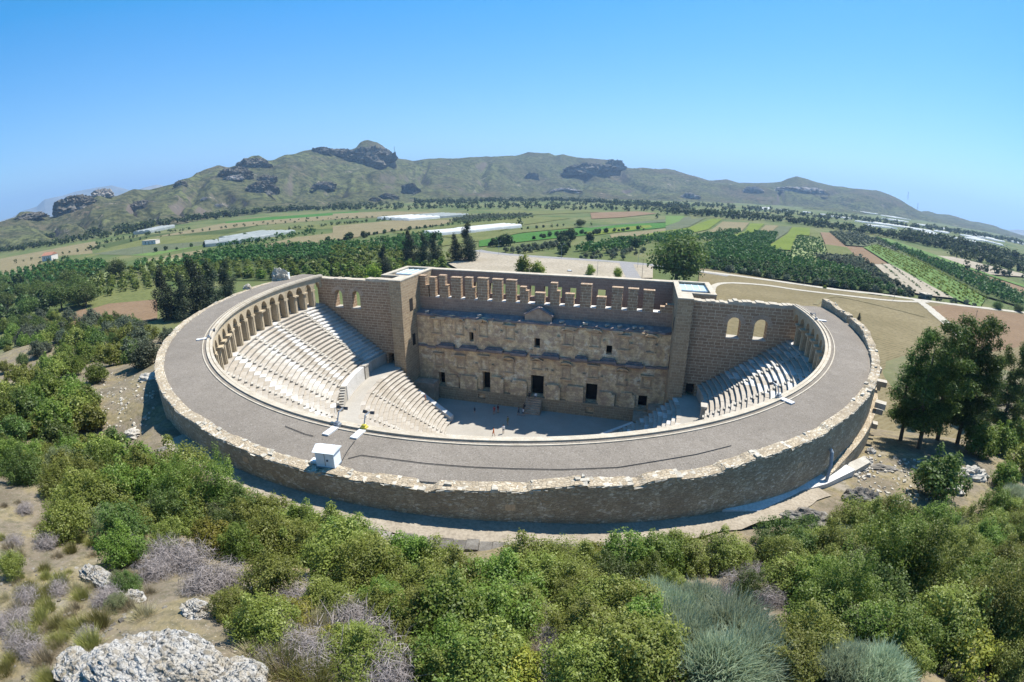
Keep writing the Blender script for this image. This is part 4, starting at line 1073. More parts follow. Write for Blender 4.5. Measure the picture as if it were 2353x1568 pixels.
# --- shrubs on the slope in front (positions read from the photo: where each plant meets the ground)
Z1 = 'on the left slope'
Z2 = 'below the curved rear wall'
Z3 = 'near the big pale rock'
Z4 = 'on the lower right slope'
Z5 = 'in the bottom thicket'
Z6 = 'right of the theatre'
for k, x, y, s, z in [
 # big shrubs left of the rear wall
 ('olive', 220, 1190, 2.0, Z1), ('olive', 330, 1150, 2.0, Z1), ('olive', 420, 1130, 2.2, Z1), ('olive', 520, 1140, 2.2, Z1), ('green', 610, 1170, 2.1, Z1), ('green', 655, 1205, 1.7, Z1),
 ('olive', 160, 1240, 1.6, Z1), ('dark', 290, 1245, 1.4, Z1), ('green', 295, 1300, 1.15, Z1), ('dark', 400, 1215, 1.5, Z1), ('olive', 470, 1200, 1.6, Z1), ('yellow', 490, 1270, 1.6, Z1), ('green', 560, 1285, 1.1, Z1), ('dark', 560, 1215, 1.5, Z1), ('olive', 620, 1275, 1.5, Z1),
 ('green', 705, 1215, 1.2, Z2), ('olive', 690, 1290, 1.5, Z2), ('yellow', 690, 1260, 1.2, Z2), ('dark', 60, 1110, 1.6, Z1), ('green', 25, 1085, 1.6, Z1), ('olive', 35, 1330, .8, Z3),
 # below the wall
 ('olive', 780, 1330, 1.6, Z2), ('olive', 850, 1350, 1.5, Z2), ('olive', 740, 1285, 1.2, Z2), ('olive', 640, 1370, 1.1, Z5), ('yellow', 930, 1330, 1.5, Z2), ('green', 1290, 1235, .9, Z2), ('yellow', 1100, 1310, 1.5, Z2), ('broom', 1290, 1270, 1.0, Z2), ('broom', 1230, 1250, .8, Z2),
 ('green', 1390, 1290, 1.5, Z2), ('green', 1430, 1330, 1.5, Z2), ('olive', 1520, 1270, 1.4, Z2), ('dark', 1400, 1360, 1.2, Z2), ('olive', 1560, 1310, 1.4, Z2), ('green', 1490, 1350, 1.0, Z2),
 ('broom', 1640, 1310, 1.2, Z4), ('broom', 1620, 1270, 1.0, Z4), ('yellow', 1690, 1270, .9, Z4), ('dark', 1790, 1265, 1.4, Z4), ('green', 1780, 1205, .9, Z4), ('dark', 1850, 1250, 1.2, Z4),
 # lower right
 ('tall', 1990, 1380, 1.35, Z4), ('tall', 2075, 1390, 1.3, Z4), ('tall', 1900, 1440, 1.0, Z4), ('tall', 2230, 1480, 1.2, Z4), ('tall', 520, 1190, 1.1, Z1), ('tall', 610, 1195, 1.1, Z1), ('tall', 430, 1180, 1.05, Z1), ('tall', 660, 1225, .95, Z1), ('dark', 2010, 1430, 1.6, Z4), ('olive', 1900, 1270, 1.2, Z4), ('olive', 1810, 1370, 1.4, Z4), ('green', 1880, 1400, 1.5, Z4), ('olive', 2110, 1400, 1.6, Z4), ('olive', 2200, 1330, 1.6, Z4), ('green', 2240, 1400, 1.8, Z4), ('olive', 2300, 1330, 1.6, Z4),
 ('broom', 2190, 1240, 1.4, Z4), ('broom', 2290, 1250, 1.4, Z4), ('broom', 2330, 1160, 1.6, Z6), ('olive', 2330, 1230, 1.3, Z4), ('green', 2280, 1190, 1.6, Z6), ('olive', 2150, 1490, 1.9, Z4), ('yellow', 2200, 1540, 1.9, Z4), ('olive', 2290, 1500, 2.0, Z4), ('yellow', 2330, 1430, 1.6, Z4), ('green', 1970, 1500, 1.2, Z4), ('green', 2010, 1470, 1.0, Z4), ('olive', 1840, 1520, 1.3, Z4), ('olive', 1790, 1560, 1.1, Z4), ('broom', 1930, 1560, 1.1, Z4), ('broom', 2000, 1575, 1.2, Z4),
 # broad blue broom at the bottom
 ('broom', 1600, 1440, 1.5, Z5), ('broom', 1660, 1500, 1.6, Z5), ('broom', 1570, 1520, 1.4, Z5), ('broom', 1720, 1560, 1.5, Z5), ('broom', 1640, 1580, 1.5, Z5), ('broom', 1500, 1400, 1.1, Z5), ('broom', 1540, 1450, 1.2, Z5),
 # thicket
 ('olive', 1000, 1400, 1.3, Z5), ('olive', 1060, 1380, 1.4, Z5), ('green', 1140, 1390, 1.4, Z5), ('olive', 1220, 1370, 1.4, Z5), ('olive', 1300, 1380, 1.3, Z5), ('yellow', 1180, 1340, 1.3, Z5), ('yellow', 1260, 1340, 1.2, Z5), ('olive', 960, 1470, 1.2, Z5), ('green', 1050, 1480, 1.5, Z5), ('green', 1120, 1470, 1.4, Z5), ('olive', 1200, 1460, 1.2, Z5), ('olive', 1380, 1440, 1.3, Z5), ('olive', 1450, 1450, 1.3, Z5), ('olive', 1350, 1500, 1.2, Z5), ('green', 1040, 1560, 1.1, Z5), ('olive', 1110, 1560, 1.2, Z5), ('yellow', 1150, 1580, 1.3, Z5), ('yellow', 1230, 1550, 1.1, Z5), ('olive', 1400, 1540, 1.3, Z5), ('olive', 1470, 1560, 1.3, Z5), ('olive', 1330, 1580, 1.1, Z5), ('olive', 1340, 1410, 1.1, Z5), ('green', 1480, 1490, 1.1, Z5), ('yellow', 1420, 1400, .9, Z5),
 ('twig', 390, 1300, 1.5, Z3), ('twig', 440, 1310, 1.5, Z3), ('twig', 360, 1330, 1.2, Z3), ('twig', 470, 1360, 1.2, Z3), ('twig', 300, 1285, 1.2, Z3), ('twig', 520, 1350, 1.2, Z3), ('twig', 690, 1395, 1.1, Z5), ('olive', 760, 1405, .8, Z5), ('twig', 810, 1440, 1.1, Z5), ('dgrass', 720, 1450, 1.4, Z5), ('twig', 650, 1440, .9, Z5), ('twig', 850, 1490, 1.1, Z5), ('yellow', 770, 1500, .8, Z5), ('dgrass', 800, 1530, 1.4, Z5), ('dgrass', 740, 1510, 1.3, Z5), ('dead', 800, 1500, 1.1, Z5), ('dead', 730, 1480, .9, Z5), ('dgrass', 1000, 1330, 1.3, Z5), ('dgrass', 965, 1350, 1.4, Z5), ('dgrass', 940, 1420, 1.4, Z5), ('twig', 1130, 1430, 1.0, Z5), ('dgrass', 1290, 1440, 1.2, Z5), ('twig', 1290, 1530, 1.0, Z5), ('dgrass', 1250, 1520, 1.1, Z5), ('twig', 1690, 1360, 1.2, Z4), ('twig', 1650, 1390, 1.0, Z4), ('twig', 2130, 1260, 1.3, Z4), ('twig', 1730, 1330, 1.0, Z4), ('twig', 110, 1260, 1.0, Z1), ('twig', 60, 1180, .9, Z1), ('twig', 250, 1390, .9, Z3), ('twig', 1240, 1430, .9, Z5), ('twig', 1260, 1490, .9, Z5), ('twig', 900, 1440, 1.0, Z5), ('twig', 880, 1560, 1.2, Z5), ('twig', 700, 1520, 1.1, Z5),
 ('dead', 830, 1480, 1.0, Z5), ('dead', 880, 1530, 1.0, Z5), ('dead', 770, 1540, .9, Z5), ('dead', 320, 1290, .7, Z3),
 ('ygrass', 70, 1380, 1.2, Z3), ('ygrass', 140, 1345, 1.0, Z3), ('ygrass', 190, 1380, .9, Z3), ('ygrass', 260, 1345, .8, Z3), ('ygrass', 90, 1390, .8, Z3), ('ygrass', 230, 1440, 1.0, Z3), ('ygrass', 210, 1490, 1.0, Z3), ('ygrass', 130, 1490, .8, Z3), ('ygrass', 650, 1550, 1.3, Z5), ('ygrass', 720, 1570, 1.2, Z5), ('olive', 590, 1460, .7, Z5), ('olive', 540, 1420, .7, Z5), ('green', 880, 1420, .9, Z2), ('dgrass', 900, 1400, 1.2, Z2), ('dgrass', 930, 1380, 1.2, Z2), ('dgrass', 1690, 1420, 1.0, Z4), ('dgrass', 600, 1520, 1.1, Z5), ('dgrass', 40, 1280, 1.0, Z3), ('dgrass', 290, 1400, .9, Z3), ('dgrass', 330, 1420, .9, Z3), ('dgrass', 60, 1500, 1.0, Z3), ('twig', 205, 1470, .6, Z3), ('twig', 260, 1370, .6, Z3),
]: plant(k, x, y, s, z)
fill([(740, 1250), (880, 1290), (1200, 1285), (1560, 1330), (1560, 1568), (900, 1568), (860, 1400)], 36, {'olive': 3, 'green': 2, 'yellow': 2, 'sage': 4, 'dgrass': 2, 'dark': 1}, (.6, 1.1), Z5, 40)
fill([(1880, 1280), (2353, 1200), (2353, 1568), (1760, 1568), (1850, 1450)], 32, {'olive': 4, 'green': 3, 'dark': 1, 'yellow': 2, 'broom': 2, 'sage': 3}, (.8, 1.4), Z4, 45)
fill([(80, 1120), (700, 1180), (700, 1290), (420, 1270), (100, 1220)], 16, {'olive': 5, 'green': 2, 'dark': 2}, (.9, 1.4), Z1, 40)
fill([(20, 1250), (330, 1330), (420, 1400), (200, 1480), (20, 1540)], 22, {'dgrass': 4, 'ygrass': 3, 'twig': 2}, (.5, .9), Z3, 32)
fill([(560, 1390), (880, 1380), (900, 1568), (620, 1568)], 24, {'dgrass': 5, 'ygrass': 2, 'twig': 2, 'olive': 2, 'yellow': 1}, (.6, 1.0), Z5, 36)
fill([(560, 1190), (700, 1235), (900, 1275), (880, 1320), (700, 1300), (560, 1250)], 16, {'olive': 4, 'green': 4, 'yellow': 1}, (1.0, 1.6), Z2, 34)
fill([(560, 1120), (680, 1160), (700, 1200), (560, 1180)], 7, {'olive': 4, 'green': 4}, (1.5, 2.0), Z1, 34)
fill([(900, 1315), (1250, 1300), (1650, 1262), (1650, 1330), (900, 1345)], 18, {'olive': 4, 'green': 4, 'yellow': 2, 'broom': 1}, (1.0, 1.5), Z2, 40)
fill([(0, 1040), (420, 1090), (560, 1130), (540, 1250), (250, 1230), (60, 1140)], 24, {'olive': 5, 'green': 3, 'dark': 1, 'sage': 3}, (1.1, 1.8), Z1, 42)
fill([(1255, 1225), (1700, 1215), (1760, 1240), (1700, 1275), (1255, 1270)], 15, {'olive': 4, 'green': 4, 'yellow': 1}, (1.0, 1.5), Z2, 30)
fill([(690, 1195), (780, 1215), (900, 1250), (860, 1290), (700, 1260)], 9, {'olive': 4, 'green': 4, 'dark': 1}, (1.0, 1.5), Z2, 26)
fill([(1700, 1260), (1900, 1260), (1900, 1330), (1720, 1420), (1690, 1330)], 12, {'olive': 4, 'green': 2, 'dark': 2, 'twig': 2}, (.8, 1.3), Z4, 32)
fill([(1880, 1190), (2100, 1210), (2353, 1190), (2353, 1320), (1900, 1320)], 22, {'olive': 5, 'green': 3, 'broom': 3, 'dark': 1}, (1.0, 1.7), Z4, 36)
fill([(0, 1120), (150, 1120), (330, 1290), (300, 1420), (0, 1300)], 30, {'dgrass': 5, 'ygrass': 4, 'twig': 1, 'sage': 2, 'dark': 1}, (.5, .9), Z3, 26)
fill([(0, 1330), (230, 1400), (200, 1568), (0, 1568)], 30, {'dgrass': 5, 'ygrass': 4, 'twig': 1, 'sage': 1}, (.6, 1.0), Z3, 24)
# left slope further down
fill([(0, 1010), (240, 985), (330, 1060), (420, 1110), (200, 1120), (0, 1100)], 16, {'midolive': 4, 'midgreen': 3, 'middark': 1}, (.55, .85), Z1, 40)
fill([(0, 800), (150, 800), (235, 860), (205, 940), (230, 1000), (0, 1010)], 30, {'midolive': 4, 'midgreen': 4, 'middark': 2, 'midgrey': 2}, (.7, 1.15), Z1, 32)
fill([(0, 770), (60, 740), (150, 770), (300, 770), (345, 800), (300, 835), (230, 850), (0, 800)], 24, {'midgrey': 4, 'midgreen': 3, 'middark': 2, 'midolive': 2}, (.9, 1.5), Z1, 26)
fill([(0, 745), (130, 735), (350, 760), (380, 790), (300, 800), (0, 800)], 34, {'midgrey': 3, 'midgreen': 4, 'middark': 3, 'midolive': 3}, (1.3, 1.9), Z1, 22)
fill([(0, 690), (150, 770), (200, 770), (120, 790), (0, 780)], 8, {'middark': 3, 'midgrey': 3, 'midgreen': 1}, (1.2, 1.8), Z1, 30)
for k, x, y, s, z in [('midgrey', 345, 840, 1.1, Z1), ('middark', 320, 845, 1.0, Z1), ('midgrey', 390, 790, 1.3, Z1), ('midolive', 330, 795, 1.2, Z1), ('midgreen', 285, 765, 1.3, Z1), ('midgreen', 120, 735, 1.3, Z1),
  ('middark', 2150, 1145, 1.15, Z6), ('midgreen', 2240, 1045, 1.1, Z6), ('midgreen', 2290, 1040, 1.1, Z6), ('midolive', 2330, 1030, 1.3, Z6), ('midolive', 2340, 1090, 1.1, Z6), ('midgreen', 2300, 1120, .8, Z6)]: plant(k, x, y, s, z)

# ------------------------------------------------------------------ trees
def tree_proto(key, h, lobes, n, size, mat, trunk=None, name='tree', shell=.5, aspect=.6, limbs=7):
    root = empty(name, (0, 0, -100)); COL.objects.unlink(root)
    V, Fq = cloud(lobes, n, size, shell, .25, aspect)
    b = MB(); b.add(V, Fq); c = b.build('crown', mat, root, link=False); t = MB()
    if trunk:
        r0, hb = trunk; lean = rng.normal(0, .03*h, 2)
        t.tube([(0, 0, -.6), (lean[0]*.3, lean[1]*.3, hb*.5), (lean[0], lean[1], hb), (lean[0]*1.2, lean[1]*1.2, h*.8)], [r0*1.25, r0, r0*.75, r0*.25], 7, False)
        for i in range(limbs):
            l = lobes[i % len(lobes)]; z0 = hb*rng.uniform(.65, 1.05); p = np.array([lean[0]*z0/hb, lean[1]*z0/hb, z0]); q = np.array(l[:3])
            t.tube([p, (p+q)/2+rng.normal(0, .03*h, 3), q], [r0*.45, r0*.3, r0*.1], 5, False)
    PROTO[key] = (root, 1, [c]+([t.build('trunk', M['bark'], root, link=False)] if trunk else []))

for i in range(2):
    r = np.random.default_rng(200+i)
    # pines at the right of the theatre
    L = [(r.normal(0, 1.25), r.normal(0, 1.25), z+r.normal(0, .5), r.uniform(.9, 1.45)*w_, r.uniform(.9, 1.45)*w_, r.uniform(.7, 1.1)) for z, w_ in zip(np.linspace(3.0, 15.0, 44), np.linspace(1.45, .7, 44))]
    tree_proto('pine%d' % i, 15, L, 26000, .26, M['pine'], (.24, 6.0), 'pine_tree', .8, .35, 14)
    # dark cypresses: ragged cones
    L = [(r.normal(0, .75)*w_*.45, r.normal(0, .75)*w_*.45, z, w_*.75*r.uniform(.8, 1.15), w_*r.uniform(.8, 1.15), 1.3) for z, w_ in zip(np.linspace(1.4, 12.6, 17), np.linspace(3.4, .95, 17))]
    tree_proto('cypress%d' % i, 14, L, 6800, .42, M['conifer'], (.22, 3), 'cypress_tree', .6, .35, 4)
    # round broadleaf
    L = lobes_for(9, 9.5, 16, 1.2, 210+i); tree_proto('round%d' % i, 9.5, L, 6500, .42, M['leaf_dark'], (.3, 3.0), 'broadleaf_tree', .5)
    L = lobes_for(5, 6, 8, 1.0, 215+i); tree_proto('limet%d' % i, 6, L, 2200, .38, M['lime'], (.16, 2.0), 'young_tree', .6)
    L = lobes_for(4, 3.6, 6, .3, 220+i); tree_proto('citrus%d' % i, 3.6, L, 420, .55, M['citrus'], (.12, 1.0), 'orange_tree', .45, .8, 3)
    L = lobes_for(3.6, 3.6, 6, .4, 225+i); tree_proto('olivet%d' % i, 3.6, L, 420, .5, M['olive_tree'], (.12, 1.0), 'olive_tree', .5, .7, 3)
    L = lobes_for(7, 7, 9, .8, 230+i); tree_proto('valley%d' % i, 7, L, 800, .8, M['far_tree'], (.25, 2.0), 'valley_tree', .5, .8, 4)
L = [(0, 0, z, .55, .55, .9) for z in np.linspace(1, 10, 10)]; tree_proto('slim0', 11, L, 900, .34, M['conifer'], (.1, 2), 'slender_cypress', .6, .4, 2)

TREES = []
def tree(kind, px, py, sc, label, cat='tree', group=None, squash=1.0, name=None, z=None):
    X = on_ground(px, py) if z is None else onz(px, py, z)
    variants = [k for k in PROTO if k.rstrip('0123456789') == kind]
    v = variants[rng.integers(len(variants))]
    o = put(v, name or PROTO[v][0].name.split('.')[0], X, sc, None, squash, .1)
    if label: tag(o, label, cat, group)
    TREES.append(o); return o
# pines right of the theatre
for k, (x, y, s, lab) in enumerate([
  (2070, 1012, 0.79, 'tall dark pine close against the right flank of the theatre wall'), (2112, 1032, 0.86, 'leaning pine with a bare slanting trunk, second from the theatre wall'), (2155, 1012, 0.93, 'pine with bright green tips above the shaded clearing'),
  (2200, 1022, 0.95, 'broad pine in the middle of the grove beside the theatre'), (2255, 1002, 0.88, 'full pine with rounded bright clumps right of the grove centre'), (2290, 1010, 0.82, 'loose crowned pine near the outer edge of the grove'), (2330, 985, 0.69, 'smallest outer pine of the grove beside the bare field'), (2100, 965, 0.86, 'dark pine behind the first pines of the grove'), (2220, 950, 0.82, 'rear pine of the grove showing its pointed top over the field')]):
    tree('pine', x, y, s, lab, 'pine tree', 'pines beside the theatre')
# dark cypresses beyond the left of the roof
for k, (x, y, s, lab) in enumerate([(385, 735, 1.45, 'dark ragged cypress nearest the brown field on the left'), (455, 722, 1.6, 'tallest dark cypress left of the roof ring'), (490, 712, 1.45, 'dark cypress leaning on the tallest one left of the roof ring'), (527, 690, 1.25, 'narrow dark cypress right of the dark clump'), (425, 733, 1.25, 'shorter dark cypress in front of the clump left of the roof')]):
    tree('cypress', x, y, s, lab, 'cypress', 'dark cypresses left of the roof')
for x, y, s, lab in [(942, 612, 1.5, 'dark conifer at the left end of the row behind the left tower'), (975, 616, 1.4, 'low dark conifer behind the left tower'), (1000, 610, 1.4, 'dark conifer in the middle of the row behind the stage'), (1047, 604, 1.25, 'pointed conifer left of the tall one by the yard'), (1076, 604, 1.75, 'tall dark conifer at the entrance of the sandy yard'), (885, 640, 1.2, 'small dark conifer left of the left tower')]:
    tree('cypress', x, y, s, lab, 'conifer', 'dark conifers behind the stage building')
for x, lab in [(764, 'left one of two slender cypresses above the left window wall'), (785, 'right one of two slender cypresses above the left window wall')]:
    tree('slim', x, 640, .75, lab, 'cypress', 'slender cypresses')
tree('round', 1552, 658, 2.7, 'big round dark green tree behind the right tower', 'tree')
tree('round', 1335, 523, 1.0, 'lone round tree standing in the fields beyond the yard', 'tree', z=PLAIN)
tree('round', 272, 640, 1.15, 'large dark tree beside the pale vineyard on the left', 'tree', z=PLAIN, squash=1.15)
for x, y, s, lab in [(1200, 642, 1.9, 'wide yellow green tree behind the battlement row'), (1235, 643, 1.6, 'yellow green tree right beside the wide one behind the stage'), (1355, 636, 1.0, 'slim young tree right of the white car'), (1417, 643, 1.1, 'small bushy tree by the side road'), (860, 645, 1.4, 'yellow green tree beside the slender cypresses'), (845, 660, .9, 'lime green tree hidden by the left wall'), (1115, 636, .5, 'small lime bush at the left end of the yard'), (1893, 668, .45, 'small bright tree on the edge of the white track')]:
    tree('limet', x, y, s, lab, 'tree', z=PLAIN)
for x, y, s, lab in [(1972, 742, .28, 'tiny dark fir beyond the roof parapet on the right'), (1480, 718, .2, 'tiny fir just over the right window wall')]:
    tree('cypress', x, y, s, lab, 'fir', z=PLAIN)
for x, y, s, lab in [(2290, 715, 1.0, 'dark bushy tree where the green strip meets the white track'), (2340, 722, 1.0, 'dark tree at the right edge beside the white track'), (2020, 690-12, .6, 'dark shrub tree among the saplings'), (2060, 680, .6, 'shrub tree beside the small stone hut')]:
    tree('round', x, y, s*.6, lab, 'tree', z=PLAIN)
# left valley grove
LV = []
for i in range(90):
    x, y = rng.uniform(-30, 205), rng.uniform(655, 748)
    if y > 752-.22*x or any(math.hypot(x-a, (y-c)*2) < 17 for a, c in LV): continue
    LV.append((x, y))
for x, y in LV[:60]: TREES.append(None); TREES.pop(); o = tree('valley' if rng.random() < .6 else 'round', x, y, rng.uniform(.9, 1.5), None, z=PLAIN); tag(o, 'dark leafy tree in the dense grove at the left edge of the valley', 'tree', 'grove at the left edge of the valley')
# ------------------------------------------------------------------ orchards, hedges and tree belts of the valley
CAND = []   # (distance, key, x, y, scale, group)
def rows(poly, conv, key, sp, row, sc, group, ang=None, jit=.25, skip=.05, seed=0):
    P = np.array([onz(*(conv(*q) if conv else q), PLAIN)[:2] for q in poly])
    if ang is None:
        e = P[1]-P[0]; ang = math.atan2(e[1], e[0])
    ca, sa = math.cos(ang), math.sin(ang); Rm = np.array([[ca, sa], [-sa, ca]])
    Q = P@Rm.T; lo, hi = Q.min(0), Q.max(0)
    if (hi-lo).prod()/(sp*row) > 60000: raise ValueError(group)
    for u in np.arange(lo[0], hi[0], sp):
        for v in np.arange(lo[1], hi[1], row):
            if inpoly(u, v, Q) and rng.random() > skip:
                w = np.array([u+rng.normal(0, jit), v+rng.normal(0, jit)])@Rm
                CAND.append((np.hypot(w[0]-CAMP[0], w[1]-CAMP[1]), key, w[0], w[1], sc*rng.uniform(.75, 1.2), group))
def line(pts, conv, key, sp, sc, group, jit=.8, double=1):
    P = [onz(*(conv(*q) if conv else q), PLAIN)[:2] for q in pts]
    for a, b in zip(P[:-1], P[1:]):
        L = np.hypot(*(b-a))
        for s in np.arange(0, L, sp):
            for _ in range(double):
                w = a+(b-a)*s/L+rng.normal(0, jit, 2)
                CAND.append((np.hypot(w[0]-CAMP[0], w[1]-CAMP[1]), key, w[0], w[1], sc*rng.uniform(.6, 1.35), group))
G1 = 'orange trees of the big orchard'; G2 = 'olive trees among the fields'; G3 = 'trees in the valley'
rows([(250, 935), (1400, 1092), (1570, 1115), (1200, 930), (840, 862), (660, 795), (745, 705), (600, 690), (200, 795)], q3, 'citrus', 4.6, 5.0, 1.15, G1)
rows([(960, 842), (1200, 930), (1560, 1105), (1640, 1105), (1400, 960), (1280, 850)], q3, 'olivet', 5, 5.4, 1.0, G2)
rows([(1370, 905), (1560, 1080), (1720, 1112), (1900, 1130), (1490, 900)], q3, 'citrus', 5.2, 6.5, .5, 'saplings on sandy ground')
line([(250, 935), (700, 1000), (1400, 1095), (1600, 1115)], q3, 'olivet', 7, 1.1, G2, .5)
line([(1600, 1115), (1900, 1150), (2050, 1185)], q3, 'olivet', 5, .75, G2, .8)
rows([(1260, 690), (1640, 870), (2080, 1110), (2353, 1190), (2353, 1110), (1640, 830), (1400, 742)], q3, 'citrus', 6, 6, 1.3, G1)
rows([(1300, 790), (1480, 905), (1900, 1135), (2060, 1195), (2100, 1130), (1640, 860), (1380, 770)], q3, 'lowcrop', 4, 4.5, 1.0, G3, skip=.2)
rows([(130, 745), (345, 750), (500, 690), (470, 682), (350, 690)], q3, 'citrus', 6, 6, 1.2, G1)
rows([(820, 830), (960, 870), (1060, 820), (1010, 735), (860, 715)], q3, 'citrus', 4, 11, .9, G1, jit=.3)
rows([(1080, 690), (1180, 775), (1300, 785), (1380, 772), (1640, 870), (1400, 745), (1250, 690)], q3, 'olivet', 7, 7, 1.2, G2, skip=.25)
# left orchards
rows([(1000, 960), (1360, 830), (1700, 790), (2353, 765), (2353, 900), (1500, 900)], q1, 'citrus', 5.2, 5.4, 1.25, G1)
rows([(1000, 960), (1500, 900), (2353, 900), (2353, 1007), (900, 1007)], q1, 'citgreen', 5.5, 5.5, 1.2, G1, skip=.2)
rows([(0, 975), (0, 1060), (560, 1010), (700, 950), (700, 885), (450, 885), (250, 930)], q1, 'citrus', 6, 6, 1.3, G1)
rows([(0, 790), (450, 835), (770, 865), (740, 930), (300, 1010), (0, 1010)], q2, 'citgreen', 6, 6.5, 1.3, G1, skip=.15)
rows([(300, 900), (900, 960), (900, 1060), (500, 1060), (200, 1000)], q1, 'citgreen', 7, 7, 1.1, G1, skip=.35)
rows([(225, 690), (230, 655), (330, 615), (480, 600), (500, 640), (375, 662), (330, 672)], None, 'citgreen', 6, 6, 1.1, G1, skip=.2)
line([(890, 950), (925, 880)], q1, 'citrus', 5, .9, G1); 
for k in range(6): line([(930+55*k, 945-12*k), (960+52*k, 875-7*k)], q1, 'citrus', 5, .8, G1, .3)
line([(1450, 790), (1700, 750), (2050, 690)], q1, 'citrus', 7, 1.2, G1, 1, 2); line([(1640, 790), (1950, 715), (2170, 695)], q1, 'citrus', 8, 1.0, G1)
line([(110, 888), (610, 800)], q1, 'valley', 9, .5, G3, 1); line([(250, 900), (470, 860)], q1, 'valley', 9, .6, G3, 2, 2); line([(600, 800), (690, 790)], q1, 'valley', 7, .6, G3, 4, 3)
line([(640, 770), (1000, 700), (1300, 665)], q1, 'valley', 10, .6, G3, 3, 2); line([(850, 750), (1480, 660), (2353, 600)], q1, 'valley', 12, .45, G3, 1.5); line([(1480, 655), (1900, 610), (2353, 588)], q1, 'valley', 13, .5, G3, 1.5)
line([(1000, 822), (1300, 778), (1940, 665)], q1, 'valley', 10, .5, G3, 2); line([(1960, 665), (2353, 625)], q1, 'valley', 10, .5, G3, 2, 2)
# middle hedges
rows([(80, 790), (600, 710), (720, 720), (700, 790), (450, 830), (80, 830)], q2, 'citrus', 6, 6, 1.3, G1)
line([(0, 640), (400, 605)], q2, 'valley', 10, .55, G3, 2, 2); line([(200, 712), (560, 665), (870, 628), (1330, 590)], q2, 'valley', 10, .5, G3, 2, 2); line([(0, 600), (350, 590), (480, 605)], q2, 'valley', 11, .45, G3, 2)
rows([(770, 618), (900, 615), (1250, 592), (1340, 572), (880, 582)], q2, 'olivet', 8, 8, 1.3, G2); line([(1240, 670), (1520, 645), (1700, 640)], q2, 'valley', 11, .45, G3, 1)
line([(20, 750), (240, 715)], q2, 'valley', 9, .7, G3, 3, 2)
line([(1340, 735), (1500, 705), (1730, 700), (1850, 680), (2080, 665)], q2, 'valley', 11, .55, G3, 3, 2)
rows([(1120, 810), (1480, 760), (1500, 790), (1300, 830), (1150, 830)], q2, 'olivet', 6, 6, 1.1, G2); rows([(1590, 815), (1900, 745), (2080, 745), (2000, 810), (1650, 835)], q2, 'citrus', 6, 6, 1.5, G1)
rows([(1560, 870), (1680, 835), (1990, 810), (2090, 830), (1900, 880)], q2, 'olivet', 6.5, 7, 1.0, G2, skip=.3)
line([(1050, 780), (1180, 775)], q2, 'valley', 7, .8, G3, 2, 2); line([(1500, 850), (1540, 700)], q2, 'valley', 9, .8, G3, 2)
rows([(2000, 745), (2353, 690), (2353, 760), (2120, 770)], q2, 'citrus', 6, 6, 1.4, G1); line([(1510, 745), (1590, 735)], q2, 'valley', 8, .7, G3)
for x, y, s in [(880, 548, 1.3), (820, 540, 1.2), (960, 535, 1.0), (1140, 540, 1.2), (1225, 640, 1.0), (2135, 595, 1.0), (2200, 570, 1.3), (1700, 535, 1.2), (1830, 540, 1.2), (1110, 780, .9), (1140, 775, 1.0), (1560, 745, 1.1), (1685, 755, .9), (1990, 800, 1.0)]:
    p = onz(*q2(x, y), PLAIN); CAND.append((np.hypot(p[0]-CAMP[0], p[1]-CAMP[1]), 'valley', p[0], p[1], s*1.3, G3))
# wide belts of trees in front of the hills
BELT = []
def belt(pts, conv, sp, sc, width, n): 
    P = [onz(*(conv(*q) if conv else q), PLAIN)[:2] for q in pts]
    for a, b in zip(P[:-1], P[1:]):
        L = np.hypot(*(b-a)); dn = (a+b)/2-CAMP[:2]; dn /= np.hypot(*dn)
        for s in np.arange(0, L, sp):
            for _ in range(int(n*1.25+.5)):
                w = a+(b-a)*s/L+dn*rng.uniform(0, width)+rng.normal(0, 3, 2); BELT.append((w[0], w[1], sc*rng.uniform(.7, 1.45)))
belt([(0, 830), (400, 770), (800, 710), (980, 680)], q1, 8, 1.0, 60, 2)
belt([(-300, 870), (0, 790), (400, 725), (620, 700), (1000, 665)], q1, 8, 1.25, 50, 2)
belt([(1000, 660), (1440, 600), (1750, 560), (2353, 540)], q1, 10, 1.35, 80, 2)
belt([(0, 545), (500, 545), (1000, 535), (1400, 545), (1700, 545), (2353, 560)], q2, 11, 1.1, 300, 3)
belt([(540, 500), (1000, 490), (1500, 485), (2000, 510), (2353, 540)], q2, 9, 1.35, 60, 2)
belt([(0, 570), (400, 600), (800, 630), (1000, 660)], q3, 9, 1.3, 120, 3)
belt([(0, 520), (500, 550), (1000, 600), (1600, 660), (2353, 770)], q3, 12, 1.2, 250, 3)
belt([(1000, 655), (1500, 730), (1900, 820), (2353, 930)], q3, 7, 1.2, 60, 3)
belt([(1560, 740), (1900, 780), (2353, 900)], q3, 6, 1.5, 60, 3)
belt([(1880, 850), (2353, 960), (2700, 1050)], q3, 6, 1.1, 30, 2)
belt([(1980, 930), (2353, 1000)], q3, 6, .9, 6, 1)

# crops that stay low share simple prototypes
L = [(0, 0, .5, 1.3, 1.3, .6)]; tree_proto('lowcrop0', 1.2, L, 60, .8, M['leaf_green'], None, 'crop_plant', .7, .8)
L = lobes_for(4.4, 4, 6, .3, 251); tree_proto('citgreen0', 4, L, 420, .6, M['leaf_green'], (.12, 1.0), 'orange_tree', .5, .8, 3)

